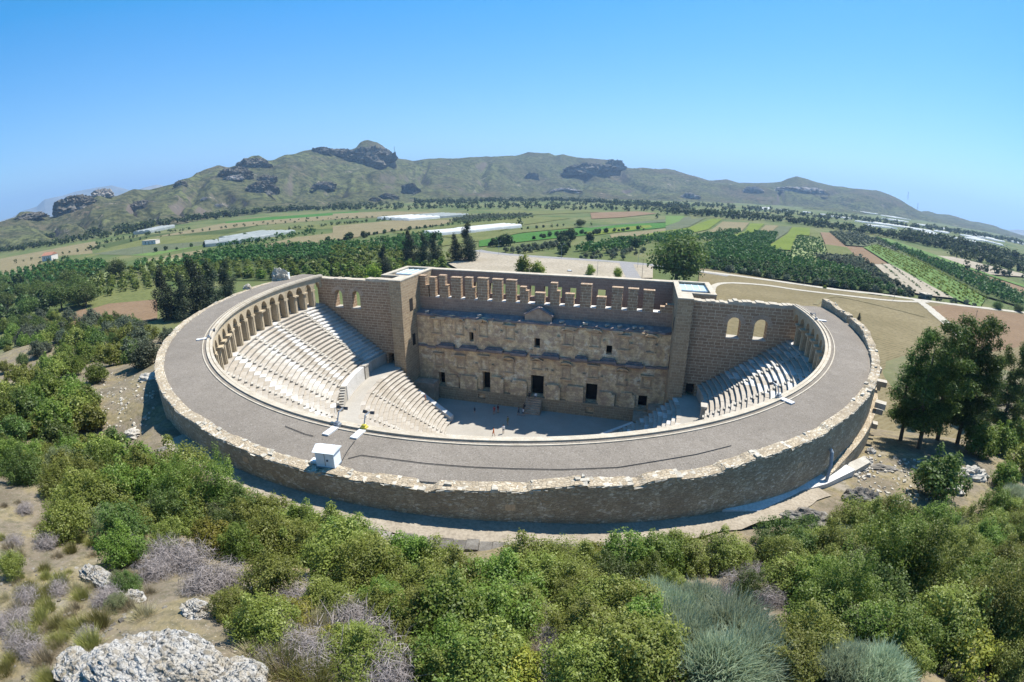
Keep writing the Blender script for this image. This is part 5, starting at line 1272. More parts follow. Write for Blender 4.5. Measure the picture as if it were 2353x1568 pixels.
def mass(name, items, label, cat, mats):
    """many small trees far off as one growth"""
    for mat in sorted({i[0] for i in items}):
        it = [i for i in items if i[0] == mat]; Vs = []; n = 0
        bank = []
        for k in range(6):
            Lb = lobes_for(1.0, .95, 5, .05, 300+k); V, Fq = cloud(Lb, 44, .21, .5, .3, .8); bank.append(V)
        for (_, x, y, z, s) in it:
            V = bank[rng.integers(6)]; a = rng.random()*2*PI; c, d = math.cos(a), math.sin(a)
            Vs.append(np.stack([x+s*(V[:, 0]*c-V[:, 1]*d), y+s*(V[:, 0]*d+V[:, 1]*c), z+s*V[:, 2]], 1))
        V = np.concatenate(Vs); b = MB(); b.add(V, np.arange(len(V)).reshape(-1, 4)); o = b.build(name, mats[mat]); tag(o, label, cat, None, 'stuff')

CAND.sort(key=lambda c: c[0])
LAB = {'citrus': ('orange_tree', 'orange tree', 'dark green orange tree in the orchard rows'), 'citgreen': ('orange_tree', 'orange tree', 'fresh green orange tree in the orchard rows'), 'olivet': ('olive_tree', 'olive tree', 'small grey green olive tree planted between the fields'), 'valley': ('valley_tree', 'tree', 'bushy dark tree of a hedge between the valley fields')}
ITEMS = {k: [] for k in ('citrus', 'citgreen', 'olivet', 'valley', 'lowcrop')}
count = {k: 0 for k in ITEMS}
LIM = {'citrus': 230, 'citgreen': 90, 'olivet': 150, 'valley': 110, 'lowcrop': 0}
SIZE = {'citrus': 4.3, 'citgreen': 4.5, 'olivet': 3.9, 'valley': 7.5, 'lowcrop': 2.6}
for d, key, x, y, s, g in CAND:
    if count[key] < LIM[key]:
        count[key] += 1
        v = [k for k in PROTO if k.rstrip('0123456789') == key]
        nm, cat, lab = LAB[key]
        o = put(v[rng.integers(len(v))], nm, (x, y, PLAIN), s, None, 1.0, .1)
        if 'sapling' in g: lab = 'small young orange tree on the sandy plot'
        tag(o, lab, cat, lab.replace('small ', '').replace('tree', 'trees', 1))
    else: ITEMS[key].append((key, x, y, PLAIN-.1, s*SIZE[key]))
mats = {'citrus': M['citrus'], 'citgreen': M['leaf_green'], 'olivet': M['olive_tree'], 'valley': M['far_tree'], 'lowcrop': M['lime']}
for key, nm, lab, cat in [('citrus', 'far_orchard', 'dark green orange orchards spread over the valley', 'orchard'), ('citgreen', 'far_orchard', 'fresh green orange orchard left of the stage building', 'orchard'), ('olivet', 'far_olive_grove', 'grey green olive groves between the fields', 'olive grove'), ('valley', 'far_hedgerows', 'dark hedgerow lines between the far fields', 'hedgerow'), ('lowcrop', 'low_crop', 'bright green low crop on the long strip right of the orchard', 'crop')]:
    if ITEMS[key]: mass(nm, ITEMS[key], lab, cat, mats)
mass('far_treeline', [('valley', x, y, PLAIN-.5, s*8.5) for x, y, s in BELT], 'long dark belts of trees at the foot of the hills', 'treeline', mats)

WEED = []
for _ in range(2600):
    px_, py_ = q3(rng.uniform(200, 2353), rng.uniform(930, 1420)); p = onz(px_, py_, PLAIN)
    if rell(p[0], p[1]) < 52 or abs(p[0]) < 32 and p[1] < 25 or fbm(p[0], p[1], 26, 3, 5) < -.02: continue
    WEED.append(('dry' if rng.random() < .6 else 'olivet', p[0], p[1], PLAIN, rng.uniform(.3, .9)))
mass('dry_weeds', WEED, 'dry weeds dotting the brown meadow behind the right wing', 'weeds', {'dry': M['dry'], 'olivet': M['olive_tree']})
# ------------------------------------------------------------------ hills
RIDGE = [q1(*p) for p in [(-160, 660), (0, 615), (100, 590), (130, 560), (180, 553), (290, 565), (330, 585), (360, 580), (400, 545), (480, 470), (540, 455), (580, 470), (600, 455), (650, 412), (690, 430), (760, 450), (800, 435), (880, 400), (990, 403), (1140, 370), (1190, 345), (1250, 330), (1290, 295), (1350, 275), (1430, 247), (1500, 255), (1565, 245), (1590, 220), (1650, 185), (1700, 180), (1760, 215), (1800, 210), (1870, 180), (1940, 172), (2000, 150), (2060, 140), (2120, 128), (2180, 150), (2240, 160)]]
RIDGE += [q2(*p) for p in [(90, 150), (150, 130), (180, 95), (230, 80), (290, 95), (330, 120), (370, 160), (400, 195), (460, 205), (530, 220), (620, 205), (700, 198), (830, 205), (930, 190), (1050, 188), (1200, 185), (1280, 162), (1350, 165), (1420, 165), (1460, 183), (1510, 173), (1580, 190), (1650, 200), (1690, 197), (1800, 210), (1840, 205), (1900, 240), (1920, 260), (2050, 275), (2190, 268), (2250, 280)]]
RIDGE += [q3(*p) for p in [(60, 275), (200, 320), (280, 345), (400, 340), (480, 362), (600, 362), (760, 355), (800, 335), (860, 318), (930, 335), (1000, 360), (1130, 385), (1300, 405), (1380, 410), (1460, 435), (1540, 470), (1600, 510), (1670, 548), (1720, 545), (1780, 565), (1870, 572), (2000, 610), (2150, 640), (2260, 680), (2353, 708), (2500, 760)]]
RD = np.array([ray(*p) for p in RIDGE]); RA = np.arctan2(RD[:, 0], RD[:, 1]); RE = np.arctan2(RD[:, 2], np.hypot(RD[:, 0], RD[:, 1]))
o_ = np.argsort(RA); RA, RE = RA[o_], RE[o_]
DG = np.radians
def ridge_dist(a): return np.interp(a, DG([-80, -70, -60, -50, -40, -31, -20, -5, 10, 20, 30, 45]), [1150, 1250, 1350, 1550, 1850, 2150, 2500, 2700, 3000, 3000, 3300, 3800])
def foot_dist(a): return np.interp(a, DG([-80, -70, -60, -50, -40, -29, -15, -4, 10, 20, 30, 45]), [800, 830, 830, 820, 950, 1150, 1450, 1600, 1750, 1700, 1800, 2000])
def hill_surface(a, t):
    """t 0 at the foot, 1 on the ridge, up to 1.6 behind it"""
    rf, rr = foot_dist(a), ridge_dist(a); r = rf+(rr-rf)*t
    x, y = CAMP[0]+r*np.sin(a), CAMP[1]+r*np.cos(a)
    zr = CAMP[2]+rr*np.tan(np.interp(a, RA, RE)); zs = CAMP[2]+rr*np.tan(np.interp(a, RA, np.convolve(np.pad(RE, 3, 'edge'), np.ones(7)/7, 'valid')))
    base = -6-14*np.clip((a-.1)/.6, 0, 1)
    f = np.clip(t, 0, 1); shp = f**1.15
    w = np.clip((f-.72)/.28, 0, 1)**1.5
    z = base+(zs-base)*shp*(1-w)+(zr-base)*shp*w
    amp = np.minimum(.5*(zs-base), 50)*np.clip(f*3, 0, 1)*(1-w)
    z = z+amp*(fbm(x, y, 420, 5, 31)*1.0)
    gl = np.abs(fbm(a*1900+fbm(x, y, 300, 2, 81)*120, t*260, 190, 4, 77)); z = z-amp*.55*np.clip(.28-gl, 0, 1)/.28+fbm(x, y, 60, 4, 41)*4*np.clip(f*4, 0, 1)
    ridg = np.abs(fbm(x, y, 110, 3, 51)); z = z+np.where(ridg < .06, (.06-ridg)*90, 0)*np.clip(f*3, 0, 1)*(1-w)*.6
    z = np.where(t > 1, z-(t-1)*420, z)
    return x, y, z
na, nt = 760, 130
A_, T_ = np.meshgrid(np.linspace(DG(-84), DG(52), na), np.concatenate([np.linspace(-.03, 1, nt-12), np.linspace(1.03, 1.7, 12)]))
X_, Y_, Z_ = hill_surface(A_, T_)
idx = np.arange(na*nt).reshape(nt, na); b = MB(); b.add(np.stack([X_, Y_, Z_], -1).reshape(-1, 3), np.stack([idx[:-1, :-1], idx[:-1, 1:], idx[1:, 1:], idx[1:, :-1]], -1).reshape(-1, 4))
def hill_mat():
    t = NT('scrubby_hillside'); v = t.coord(); geo = t.n('ShaderNodeNewGeometry')
    n0 = t.noise(v, .0035, 6, .6); n1 = t.noise(v, .012, 7, .65); n2 = t.noise(v, .07, 5, .7); n3 = t.noise(v, .16, 3, .7)
    c = t.ramp(n0, [(.36, (.12, .098, .068)), (.46, (.09, .094, .046)), (.56, (.11, .122, .05)), (.66, (.12, .105, .07))])
    c = t.mix(t.ramp(n1, [(.38, .75), (.56, 0.0)]), c, (.072, .066, .042))
    c = t.mix(t.ramp(n2, [(.44, .9), (.53, 0.0)]), c, (.034, .04, .022))
    c = t.mix(t.ramp(t.noise(v, .018, 6, .75), [(.62, 0.0), (.68, .8)]), c, (.26, .22, .18))
    c = t.mix(t.ramp(n3, [(.69, 0.0), (.74, .8)]), c, (.36, .33, .29))
    sp = t.n('ShaderNodeSeparateXYZ'); t.l(geo.outputs['Normal'], sp.inputs[0])
    c = t.mix(t.ramp(sp.outputs[2], [(.62, .9), (.80, 0.0)]), c, (.12, .10, .085))
    return t.finish(c, .97, t.bump(t.math('ADD', n2, n1), .9, 6), .03)
tag(b.build('hills', hill_mat(), smooth=True), kind='structure')

# rock outcrops on the hills
def outcrop(px, py, w, h, lab, seed, dark=True, deep=.5, wide=1.0):
    d = ray(px, py); a = math.atan2(d[0], d[1]); el = math.atan2(d[2], math.hypot(d[0], d[1]))
    ts = np.linspace(0, 1.0, 400); x, y, z = hill_surface(np.full(400, a), ts); e = np.arctan2(z-CAMP[2], np.hypot(x-CAMP[0], y-CAMP[1]))
    i = np.where(e >= el)[0]; i = i[0] if len(i) else 399
    D = np.hypot(x[i]-CAMP[0], y[i]-CAMP[1]); W_, H_ = w/1150*D, h/1150*D
    me = bpy.data.meshes.new('rock_outcrop'); r = np.random.default_rng(seed)
    n, m = 64, 30; U, Vv = np.meshgrid(np.linspace(0, 2*PI, n, endpoint=False), np.linspace(0, PI/2, m))
    sx = np.cos(U)*np.cos(Vv); sy = np.sin(U)*np.cos(Vv); sz = np.sin(Vv)
    q = lambda s, k: fbm(sx*4+k, sy*4+sz*5+k*3, s, 5, seed)
    fac = 1+.5*q(1.4, 1)+.42*np.abs(q(.55, 2))+.15*q(.22, 7)
    px_ = sx*fac*W_/2; py_ = sy*fac*W_*deep/2; pz_ = (np.sign(sz)*np.abs(sz)**.7)*H_*(1+(.4*q(1.0, 3)+.25*q(.4, 5)+.12*q(.2, 9))*np.cos(Vv)**.5)-H_*.2
    rot = -a
    c, s = math.cos(rot), math.sin(rot)
    V = np.stack([px_*c-py_*s, px_*s+py_*c, pz_], -1).reshape(-1, 3); idx = np.arange(n*m).reshape(m, n)
    Fq = np.stack([idx[:-1], np.roll(idx[:-1], -1, 1), np.roll(idx[1:], -1, 1), idx[1:]], -1).reshape(-1, 4)
    b = MB(); b.add(V, Fq); o = b.build('rock_outcrop', M['hillrock'] if dark else M['hillrock_pale']); o.location = (x[i], y[i], z[i]-H_*.12); tag(o, lab, 'rock outcrop')
def hrock(name, a, b_, c_):
    t = NT(name); v = t.coord(); n = t.noise(v, .06, 7, .68); n2 = t.noise(t.mapping(v, (1, 1, .35)), .16, 6, .7)
    c = t.ramp(n, [(.32, a), (.5, b_), (.68, c_)]); c = t.mix(t.ramp(n2, [(.3, .8), (.5, 0.0)]), c, tuple(np.array(a)*.6))
    return t.finish(c, .97, t.bump(n2, 1.0, 4), .03)
M['hillrock'] = hrock('grey_brown_crag', (.09, .08, .062), (.15, .135, .108), (.22, .20, .165)); M['hillrock_pale'] = hrock('pale_crag', (.19, .17, .15), (.30, .27, .24), (.42, .39, .35))
for k, (x, y, w, h, lab, dk) in enumerate([
  (848, 372, 105, 44, 'great domed crag that crowns the left hill', True), (775, 355, 80, 16, 'jagged rocky crest just left of the domed crag', True), (740, 350, 40, 14, 'small rocky teeth at the left end of the jagged crest', True),
  (582, 380, 62, 20, 'rounded dark crag on the shoulder of the left hill', True), (540, 405, 62, 26, 'broken grey cliff under the rounded crag', True), (538, 412, 38, 10, 'pale rock slab under the broken cliff', False), (612, 415, 42, 15, 'dark rock hump on the middle of the left hillside', True), (602, 440, 60, 28, 'brown craggy patch under the dark rock hump', True),
  (943, 445, 40, 30, 'pointed dark rock low on the slope under the domed crag', True), (892, 455, 38, 14, 'low dark rock left of the pointed rock', True), (862, 462, 26, 10, 'small dark rock lowest on the slope', True), (745, 430, 48, 15, 'row of dark rocks across the slope left of the pointed rock', True), (1222, 410, 30, 16, 'lone dark rock in the middle of the central hill', True),
  (1360, 395, 110, 26, 'wide brown cliff on the right shoulder of the central hill', True), (1412, 385, 40, 22, 'dark summit crag at the right end of the central hill', True), (325, 480, 52, 22, 'dark cliff patch low on the far left slope', True), (175, 478, 75, 34, 'steep crag on the far left ridge', True), (235, 450, 42, 18, 'bare rock cone beside the steep crag', False), (72, 500, 62, 13, 'flat dark knoll at the left end of the ridge', True), (415, 490-65, 26, 12, 'grey rock beside the saddle of the left ridge', True),
  (470, 460, 14, 6, 'small pale boulder patch on the left slope', False), (500, 475, 18, 7, 'second pale boulder patch lower on the left slope', False), (1845, 440, 90, 12, 'pale quarry scar under the pointed right summit', False), (1730, 440, 40, 14, 'pinkish scar left of the quarry on the right hill', False), (1300, 440, 60, 10, 'bare earth scar at the foot of the central hill', False), (1585, 455, 40, 14, 'bare scar above the trees on the right', False)]):
    outcrop(x, y, w, h, lab, 400+k, dk, .5)

# far mountains, fading in the haze
def mountain(pts, dist, conv, seed, depth=2500):
    P = [ray(*conv(*p)) for p in pts]; az = np.array([math.atan2(d[0], d[1]) for d in P]); el = np.array([math.atan2(d[2], math.hypot(d[0], d[1])) for d in P])
    aa = np.linspace(az.min(), az.max(), 160); tt = np.linspace(0, 2, 30); A, T = np.meshgrid(aa, tt)
    zr = CAMP[2]+dist*np.tan(np.interp(A, az, el)); r = dist+depth*(T-1)
    k = np.where(T < 1, T**1.1, 1-(T-1)); x, y = CAMP[0]+r*np.sin(A), CAMP[1]+r*np.cos(A)
    z = -60+(zr+60)*k+fbm(x, y, 1500, 5, seed)*.12*(zr+60)*(1-np.abs(T-1))*np.where(np.abs(T-1) < .03, 0, 1)
    idx = np.arange(A.size).reshape(A.shape); b = MB(); b.add(np.stack([x, y, z], -1).reshape(-1, 3), np.stack([idx[:-1, :-1], idx[:-1, 1:], idx[1:, 1:], idx[1:, :-1]], -1).reshape(-1, 4))
    tag(b.build('mountain', M['mount'], smooth=True), kind='structure')
t = NT('bare_mountain'); v = t.coord(); M['mount'] = t.finish(t.ramp(t.noise(v, .0015, 6, .6), [(.3, (.09, .10, .09)), (.7, (.20, .19, .17))]), .97)
mountain([(-60, 625), (80, 582), (150, 540), (240, 512), (290, 462), (420, 432), (500, 405), (620, 385), (730, 366), (850, 402), (960, 425)], 9000, q1, 61)
mountain([(880, 415), (940, 392), (1030, 371), (1080, 380), (1180, 410)], 7500, q1, 62)
mountain([(2200, 690), (2260, 670), (2310, 667), (2420, 675), (2600, 690), (2800, 740)], 8000, q3, 63)
# ------------------------------------------------------------------ path, low walls and stones behind the theatre
def ringpath(name, r0, r1, d0, d1, off, mat, n=60, kind='structure'):
    b = MB(); V = []
    for k in range(n+1):
        d = d0+(d1-d0)*k/n; a = math.radians(d); z = float(wallbase(d))+off
        V += [rp(r0, a, z), rp(r1+.12*math.sin(k*1.7), a, z)]
    b.add(V, [[2*k, 2*k+1, 2*k+3, 2*k+2] for k in range(n)])
    o = b.build(name, mat); tag(o, kind=kind); return o
ringpath('path', 47.4, 49.2, 250, 312, .06, FM['dust'])
def ringwall(name, r0, r1, d0, d1, up, down, mat, label, n=50):
    b = MB()
    for k in range(n):
        da, db = d0+(d1-d0)*k/n, d0+(d1-d0)*(k+1)/n
        z = float(wallbase(da)); j = rng.normal(0, .05, 3)
        arcblock(b, r0+j[0], r1+j[1], math.radians(da), math.radians(db)-.0004, z-down, z+up+j[2], 1)
    o = b.build(name, mat); tag(o, label, 'retaining wall'); return o
ringwall('retaining_wall', 49.15, 49.9, 251, 292, .1, 3.2, M['darkrubble'], 'dark dry stone retaining wall holding up the path behind the theatre')
ringwall('retaining_wall', 50.6, 51.6, 297, 309, .1, 2.6, M['darkrubble'], 'broken grey stone retaining wall below the white ramp')
def slab(name, pts, z, th, mat, label, cat):
    P = [onz(x, y, z) for x, y in pts] if np.isscalar(z) else [onz(x, y, zz) for (x, y), zz in zip(pts, z)]
    n = len(P); b = MB(); V = P+[p-np.array([0, 0, th]) for p in P]
    b.add(V, [list(range(n))]); b.n -= 2*n; b.v.pop(); b.add(V, [[i, n+i, n+(i+1) % n, (i+1) % n] for i in range(n)])
    o = b.build(name, mat); tag(o, label, cat); return o
slab('concrete_ramp', [(1660, 1172), (1800, 1118), (1945, 1068), (1965, 1080), (1900, 1112), (1840, 1128), (1790, 1160), (1740, 1175)], [21.6, 21.0, 20.5, 20.5, 20.6, 20.7, 20.9, 21.2], .9, M['white_stone'], 'long white stone ramp along the foot of the rear wall on the right', 'ramp')
slab('step_slab', [(1700, 1178), (1790, 1160), (1830, 1150), (1850, 1165), (1760, 1195)], 20.55, .5, M['pale'], 'pale stepped slab in front of the white ramp', 'slab')
slab('step_slab', [(1945, 1066), (1985, 1048), (2000, 1062), (1965, 1082)], 20.2, .5, M['pale'], 'short pale slab at the upper end of the white ramp', 'slab')
slab('step_slab', [(2045, 1108), (2140, 1118), (2160, 1112), (2060, 1098)], 19.2, .9, M['coping'], 'low concrete step in the stony clearing', 'slab')

def boulder(px, py, sx, sy, sz, mat, lab, seed, cat='boulder', rough=.35, name='boulder', n=36, X=None, fine=0.0):
    if X is None: X = on_ground(px, py)
    m = n//2; U, Vv = np.meshgrid(np.linspace(0, 2*PI, n, endpoint=False), np.linspace(-.35, PI/2, m))
    sxx = np.cos(U)*np.cos(Vv); syy = np.sin(U)*np.cos(Vv); szz = np.sin(Vv)
    f = 1+rough*fbm(sxx*3+seed, syy*3+szz*4, 1.3, 4, seed)+rough*.5*fbm(sxx*3-seed, syy*3+szz*4, .35, 3, seed+9)
    if fine: f = f+fine*np.abs(fbm(sxx*8, syy*8+szz*6, .5, 3, seed+3))
    V = np.stack([sxx*f*sx, syy*f*sy, np.sign(szz)*np.abs(szz)**.75*f*sz], -1).reshape(-1, 3)
    idx = np.arange(n*m).reshape(m, n); b = MB()
    b.add(V, np.stack([idx[:-1], np.roll(idx[:-1], -1, 1), np.roll(idx[1:], -1, 1), idx[1:]], -1).reshape(-1, 4))
    o = b.build(name, mat); o.location = X; tag(o, lab, cat); return o
def conglomerate_mat():
    t = NT('pebbly_conglomerate'); v = t.coord()
    w = t.n('ShaderNodeVectorMath'); w.operation = 'MULTIPLY_ADD'; t.l(t.noise(v, 2, 3, .5, 'Color'), w.inputs[0]); w.inputs[1].default_value = (.2, .2, .2); t.l(v, w.inputs[2])
    d = t.vor(w.outputs[0], 5.2); cc = t.vor(w.outputs[0], 5.2, 'Color'); d2 = t.vor(w.outputs[0], 13); n = t.noise(v, 1.4, 6, .65); n2 = t.noise(v, 14, 5, .7)
    sep = t.n('ShaderNodeSeparateColor'); t.l(cc, sep.inputs[0])
    c = t.ramp(sep.outputs[0], [(.1, (.20, .18, .145)), (.4, (.33, .305, .26)), (.65, (.47, .455, .42)), (.9, (.28, .255, .215))])
    c = t.mix(t.ramp(d, [(.36, 0.0), (.56, .85)]), c, (.47, .45, .41))
    c = t.mix(t.ramp(n, [(.36, .75), (.52, 0.0)]), c, (.30, .25, .17))
    c = t.mix(t.ramp(n2, [(.3, .7), (.5, 0.0)]), c, (.17, .155, .135))
    h = t.math('ADD', t.math('MULTIPLY', d, -1.0), t.math('ADD', t.math('MULTIPLY', d2, -.4), t.math('MULTIPLY', n2, .35)))
    return t.finish(c, .95, t.bump(h, 1.0, .22), .1)
M['conglom'] = conglomerate_mat()
def big_rock():
    """the pale conglomerate ledge at the lower left, cobbles standing out of its face"""
    X = on_ground(385, 1600)-np.array([0, 0, .5]); n = 230; m = 110
    U, Vv = np.meshgrid(np.linspace(0, 2*PI, n, endpoint=False), np.linspace(-.5, PI/2, m))
    sx = np.cos(U)*np.cos(Vv); sy = np.sin(U)*np.cos(Vv); sz = np.sin(Vv)
    f = 1+.26*fbm(sx*3+4, sy*3+sz*4, 1.2, 3, 71)+.06*fbm(sx*3+8, sy*3+sz*5, .3, 3, 73)
    P = np.stack([sx*f*2.5, sy*f*1.7, np.sign(sz)*np.abs(sz)**.8*f*1.25], -1).reshape(-1, 3)
    g = rng.normal(0, 1, (1300, 3)); g[:, 2] = np.abs(g[:, 2]); g /= np.linalg.norm(g, axis=1, keepdims=True)
    nrm = np.stack([sx, sy, sz], -1).reshape(-1, 3)
    rad = rng.uniform(.016, .055, 1300); dd = np.stack([np.linalg.norm(nrm-gg, axis=1)/rr for gg, rr in zip(g, rad)], 1); k = dd.argmin(1); q = dd.min(1)
    P = P+nrm*(np.sqrt(np.clip(1-q*q, 0, 1))*rad[k]*1.5)[:, None]
    idx = np.arange(n*m).reshape(m, n); b = MB(); b.add(P, np.stack([idx[:-1], np.roll(idx[:-1], -1, 1), np.roll(idx[1:], -1, 1), idx[1:]], -1).reshape(-1, 4))
    o = b.build('conglomerate_rock', M['conglom']); o.location = X; o.rotation_euler = (0, 0, .25); tag(o, 'big pale grey conglomerate rock full of cobbles at the bottom left', 'rock')
big_rock()
for k, (x, y, a, b_, c, lab) in enumerate([(190, 1550, .9, .7, .5, 'smaller grey rock left of the big conglomerate rock'), (240, 1340, 1.6, .5, .45, 'long low pale rock ledge among the dry tufts'), (450, 1430-20, 0.5, .4, .3, 'small pale stone above the big conglomerate rock'), (310, 1385, .5, .4, .35, 'rounded stone beside the long low rock ledge'), (560, 1560, .6, .5, .5, 'stone tucked against the right end of the big conglomerate rock')]):
    boulder(x, y, a, b_, c, M['conglom'], lab, 500+k, 'rock', .35, 'rock')
for k, (x, y, a, b_, c, m, lab) in enumerate([(1965, 1150, 1.1, .9, .9, 'darkrubble', 'dark broken boulder at the end of the pale slabs'), (1995, 1160, .9, .8, .9, 'darkrubble', 'second dark boulder just above the thick shrub on the right'), (2030, 1080, 1.3, .7, .35, 'darkrubble', 'low dark rock heap in the stony clearing'), (2235, 1095, 1.7, 1.2, .9, 'pale', 'large pale rock behind the lone bush on the right'), (2190, 1130, 1.0, .8, .6, 'pale', 'pale rock beneath the lone bush on the right'), (1850, 1200, 1.6, .8, .8, 'darkrubble', 'grey weathered rock face under the ramp'), (345, 870, 1.4, 1.0, .6, 'pale', 'pale rock beside the tree on the sandy patch left of the theatre'), (305, 1000, .9, .7, .5, 'pale', 'grey stone at the lower edge of the sandy patch'), (1285, 1540, .5, .35, .3, 'pale', 'small pale stone in the thicket at the bottom'), (1245, 1565, .4, .3, .25, 'pale', 'smallest pale stone at the bottom edge'), (2000, 1040, .5, .4, .4, 'pale', 'white block at the foot of the right flank'), (1990, 1065, .6, .4, .5, 'pale', 'upright white block leaning on the right flank')]):
    boulder(x, y, a, b_, c, M[m], lab, 520+k, 'rock', .4, 'rock', 24)
def pebbles(name, poly, n, smin, smax, mat, label):
    """loose stones nobody could count"""
    xs = [p[0] for p in poly]; ys = [p[1] for p in poly]; b = MB(); c = 0
    while c < n:
        x, y = rng.uniform(min(xs), max(xs)), rng.uniform(min(ys), max(ys))
        if not inpoly(x, y, poly): continue
        c += 1; X = on_ground(x, y)
        if rell(X[0], X[1]) < 47.6 and X[1] < 8: continue
        s = rng.uniform(smin, smax)**1.5/smax**.5; J = lambda: rng.uniform(.6, 1.2)*s*.5
        P = [(-J(), -J(), -.03), (J(), -J(), -.03), (J(), J(), -.03), (-J(), J(), -.03), (-J()*.7, -J()*.7, J()), (J()*.7, -J()*.7, J()), (J()*.7, J()*.7, J()), (-J()*.7, J()*.7, J())]
        a = rng.random()*PI; ca, sa = math.cos(a), math.sin(a)
        b.hexa([(X[0]+p[0]*ca-p[1]*sa, X[1]+p[0]*sa+p[1]*ca, X[2]+p[2]) for p in P])
    tag(b.build(name, mat), label, 'gravel', None, 'stuff')
pebbles('loose_gravel', [(0, 1240), (240, 1330), (420, 1410), (300, 1450), (200, 1568), (0, 1568)], 260, .05, .22, M['darkrubble'], 'loose pale stones scattered over the bare slope at the lower left')
pebbles('loose_gravel', [(215, 860), (345, 850), (360, 930), (330, 1000), (250, 990), (210, 920)], 260, .08, .4, M['rubble'], 'pale stones strewn over the sandy patch left of the theatre')
pebbles('loose_gravel', [(1990, 1040), (2130, 1060), (2250, 1080), (2200, 1150), (2040, 1160), (1960, 1130)], 380, .08, .38, M['rubble'], 'stones strewn over the clearing below the right flank')
pebbles('loose_gravel', [(1690, 1400), (1760, 1400), (1790, 1450), (1700, 1500), (1680, 1440)], 160, .06, .2, M['rubble'], 'stones on the bare earth between the shrubs')
pebbles('loose_gravel', [(1950, 1070), (2000, 1050), (2010, 1090), (1975, 1110)], 60, .2, .5, M['pale'], 'white rubble blocks at the foot of the right flank')

# ------------------------------------------------------------------ things on the gravel roof
def roofpt(px, py): return onz(px, py, 24.62)
def floodlight(px, py, lab, aim, yellow=False, arm=1.5):
    X = roofpt(px, py); o = empty('floodlight', X, aim); tag(o, lab, 'floodlight', 'floodlights on the gallery roof')
    b = MB(); b.box(-.26, .26, -1.1, .1, 0, .12); b.build('ballast_slab', M['concrete'], o)
    b = MB(); b.box(-.22, .22, .15, .5, 0, .25); b.box(-.14, .14, .2, .42, .25, .4); b.build('base', M['lamp_yellow'] if yellow else M['grey_metal'], o)
    b = MB(); b.tube([(0, .35, .4), (0, .6, 1.0), (.05, 1.1, arm)], .05, 6); b.build('arm', M['grey_metal'], o)
    for s in (-1, 1):
        b = MB(); b.rbox((s*.3, 1.05, arm), .26, .18, .22, s*.2, -.5); b.tube([(0, 1.05, arm), (s*.4, 1.12, arm)], .04, 5); b.build('lamp_head', M['dark_metal'], o)
M['lamp_yellow'] = plain('yellow_case', (.5, .42, .06), .5)
def aim_of(px, py): X = roofpt(px, py); return math.atan2(-X[1], -X[0])-PI/2
for px, py, lab, ar in [(770, 985, 'twin floodlight on a long slab at the front edge of the roof', 1.15), (474, 779, 'small floodlight on the far left bend of the roof', .9), (1796, 918, 'floodlight on a slab above the right bank of seats', 1.1), (1880, 737, 'small floodlight near the far right end of the roof', .8)]:
    floodlight(px, py, lab, aim_of(px, py), False, ar)
floodlight(832, 992, 'floodlight with a yellow case beside the twin one on the roof edge', aim_of(832, 992), True, 1.0)
def cabinet():
    X = roofpt(757, 1069); o = empty('roof_cabinet', X, .12); tag(o, 'white gabled metal cabinet standing against the rubble parapet', 'cabinet')
    w, d, h = .62, .42, 1.15
    b = MB(); b.box(-w, w, -d, d, .12, h); b.build('cabinet_body', M['white_metal'], o)
    b = MB(); r = .12
    b.add([(-w-r, -d-r, h), (w+r, -d-r, h), (w+r, 0, h+.28), (-w-r, 0, h+.28), (-w-r, d+r, h), (w+r, d+r, h)], [[0, 1, 2, 3], [3, 2, 5, 4], [0, 4, 5, 1]]); b.n -= 6; b.v.pop()
    b.add([(-w-r, -d-r, h), (w+r, -d-r, h), (w+r, 0, h+.28), (-w-r, 0, h+.28), (-w-r, d+r, h), (w+r, d+r, h)], [[0, 3, 4], [1, 5, 2]])
    b.build('cabinet_roof', M['white_metal'], o)
    b = MB(); b.box(-w-.03, w+.03, -d-.03, d+.03, 0, .118); b.build('base', M['grey_metal'], o)
    b = MB(); b.box(-.02, .02, -d-.012, -d-.002, .2, h-.1); b.build('door_seam', M['grey_metal'], o)
    b = MB(); b.box(w*.2, w*.35, -d-.05, -d-.002, .55, .65); b.build('handle', M['dark_metal'], o)
cabinet()
b = MB(); X = roofpt(727, 1062); b.rbox((0, 0, .1), .55, .4, .2, .2); o = b.build('white_box', M['white_metal']); o.location = X; tag(o, 'small white box lying left of the gabled cabinet', 'box')
b = MB(); X = roofpt(661, 641); b.rbox((0, 0, .55), .7, .6, 1.1, .3); b.rbox((0, 0, 1.13), .8, .7, .08, .3); o = b.build('white_box', M['white_metal']); o.location = X; tag(o, 'upright white equipment box beside the ruined stub on the left roof', 'box')
o = boulder(0, 0, 1.7, 1.1, 1.9, M['rubble'], 'ruined stub of rubble wall standing on the left roof edge', 540, 'ruin', .5, 'wall_stub', 40, np.array([-46.9, .6, 24.5]))
o = boulder(0, 0, .7, .6, .5, M['rubble'], 'loose lump of stone on the left parapet', 541, 'stone', .5, 'stone', 24, np.array([-47.1, -7.5, 24.8]))
def cable(pts, lab, rad=.025):
    P = [roofpt(*p)+np.array([0, 0, .03]) for p in pts]; b = MB(); b.tube(P, rad, 5); tag(b.build('cable', M['cable']), lab, 'cable')
cable([(800, 1055), (830, 1047), (900, 1056), (980, 1066), (1080, 1074), (1180, 1078), (1290, 1080), (1420, 1075), (1500, 1062), (1600, 1045), (1680, 1025)], 'long dark cable curving along the gravel roof')
cable([(786, 1060), (800, 1035), (815, 1015)], 'short dark cable running from the cabinet towards the floodlights')
cable([(655, 960+20), (700, 998), (720, 1003)], 'thin dark cable left of the twin floodlight')
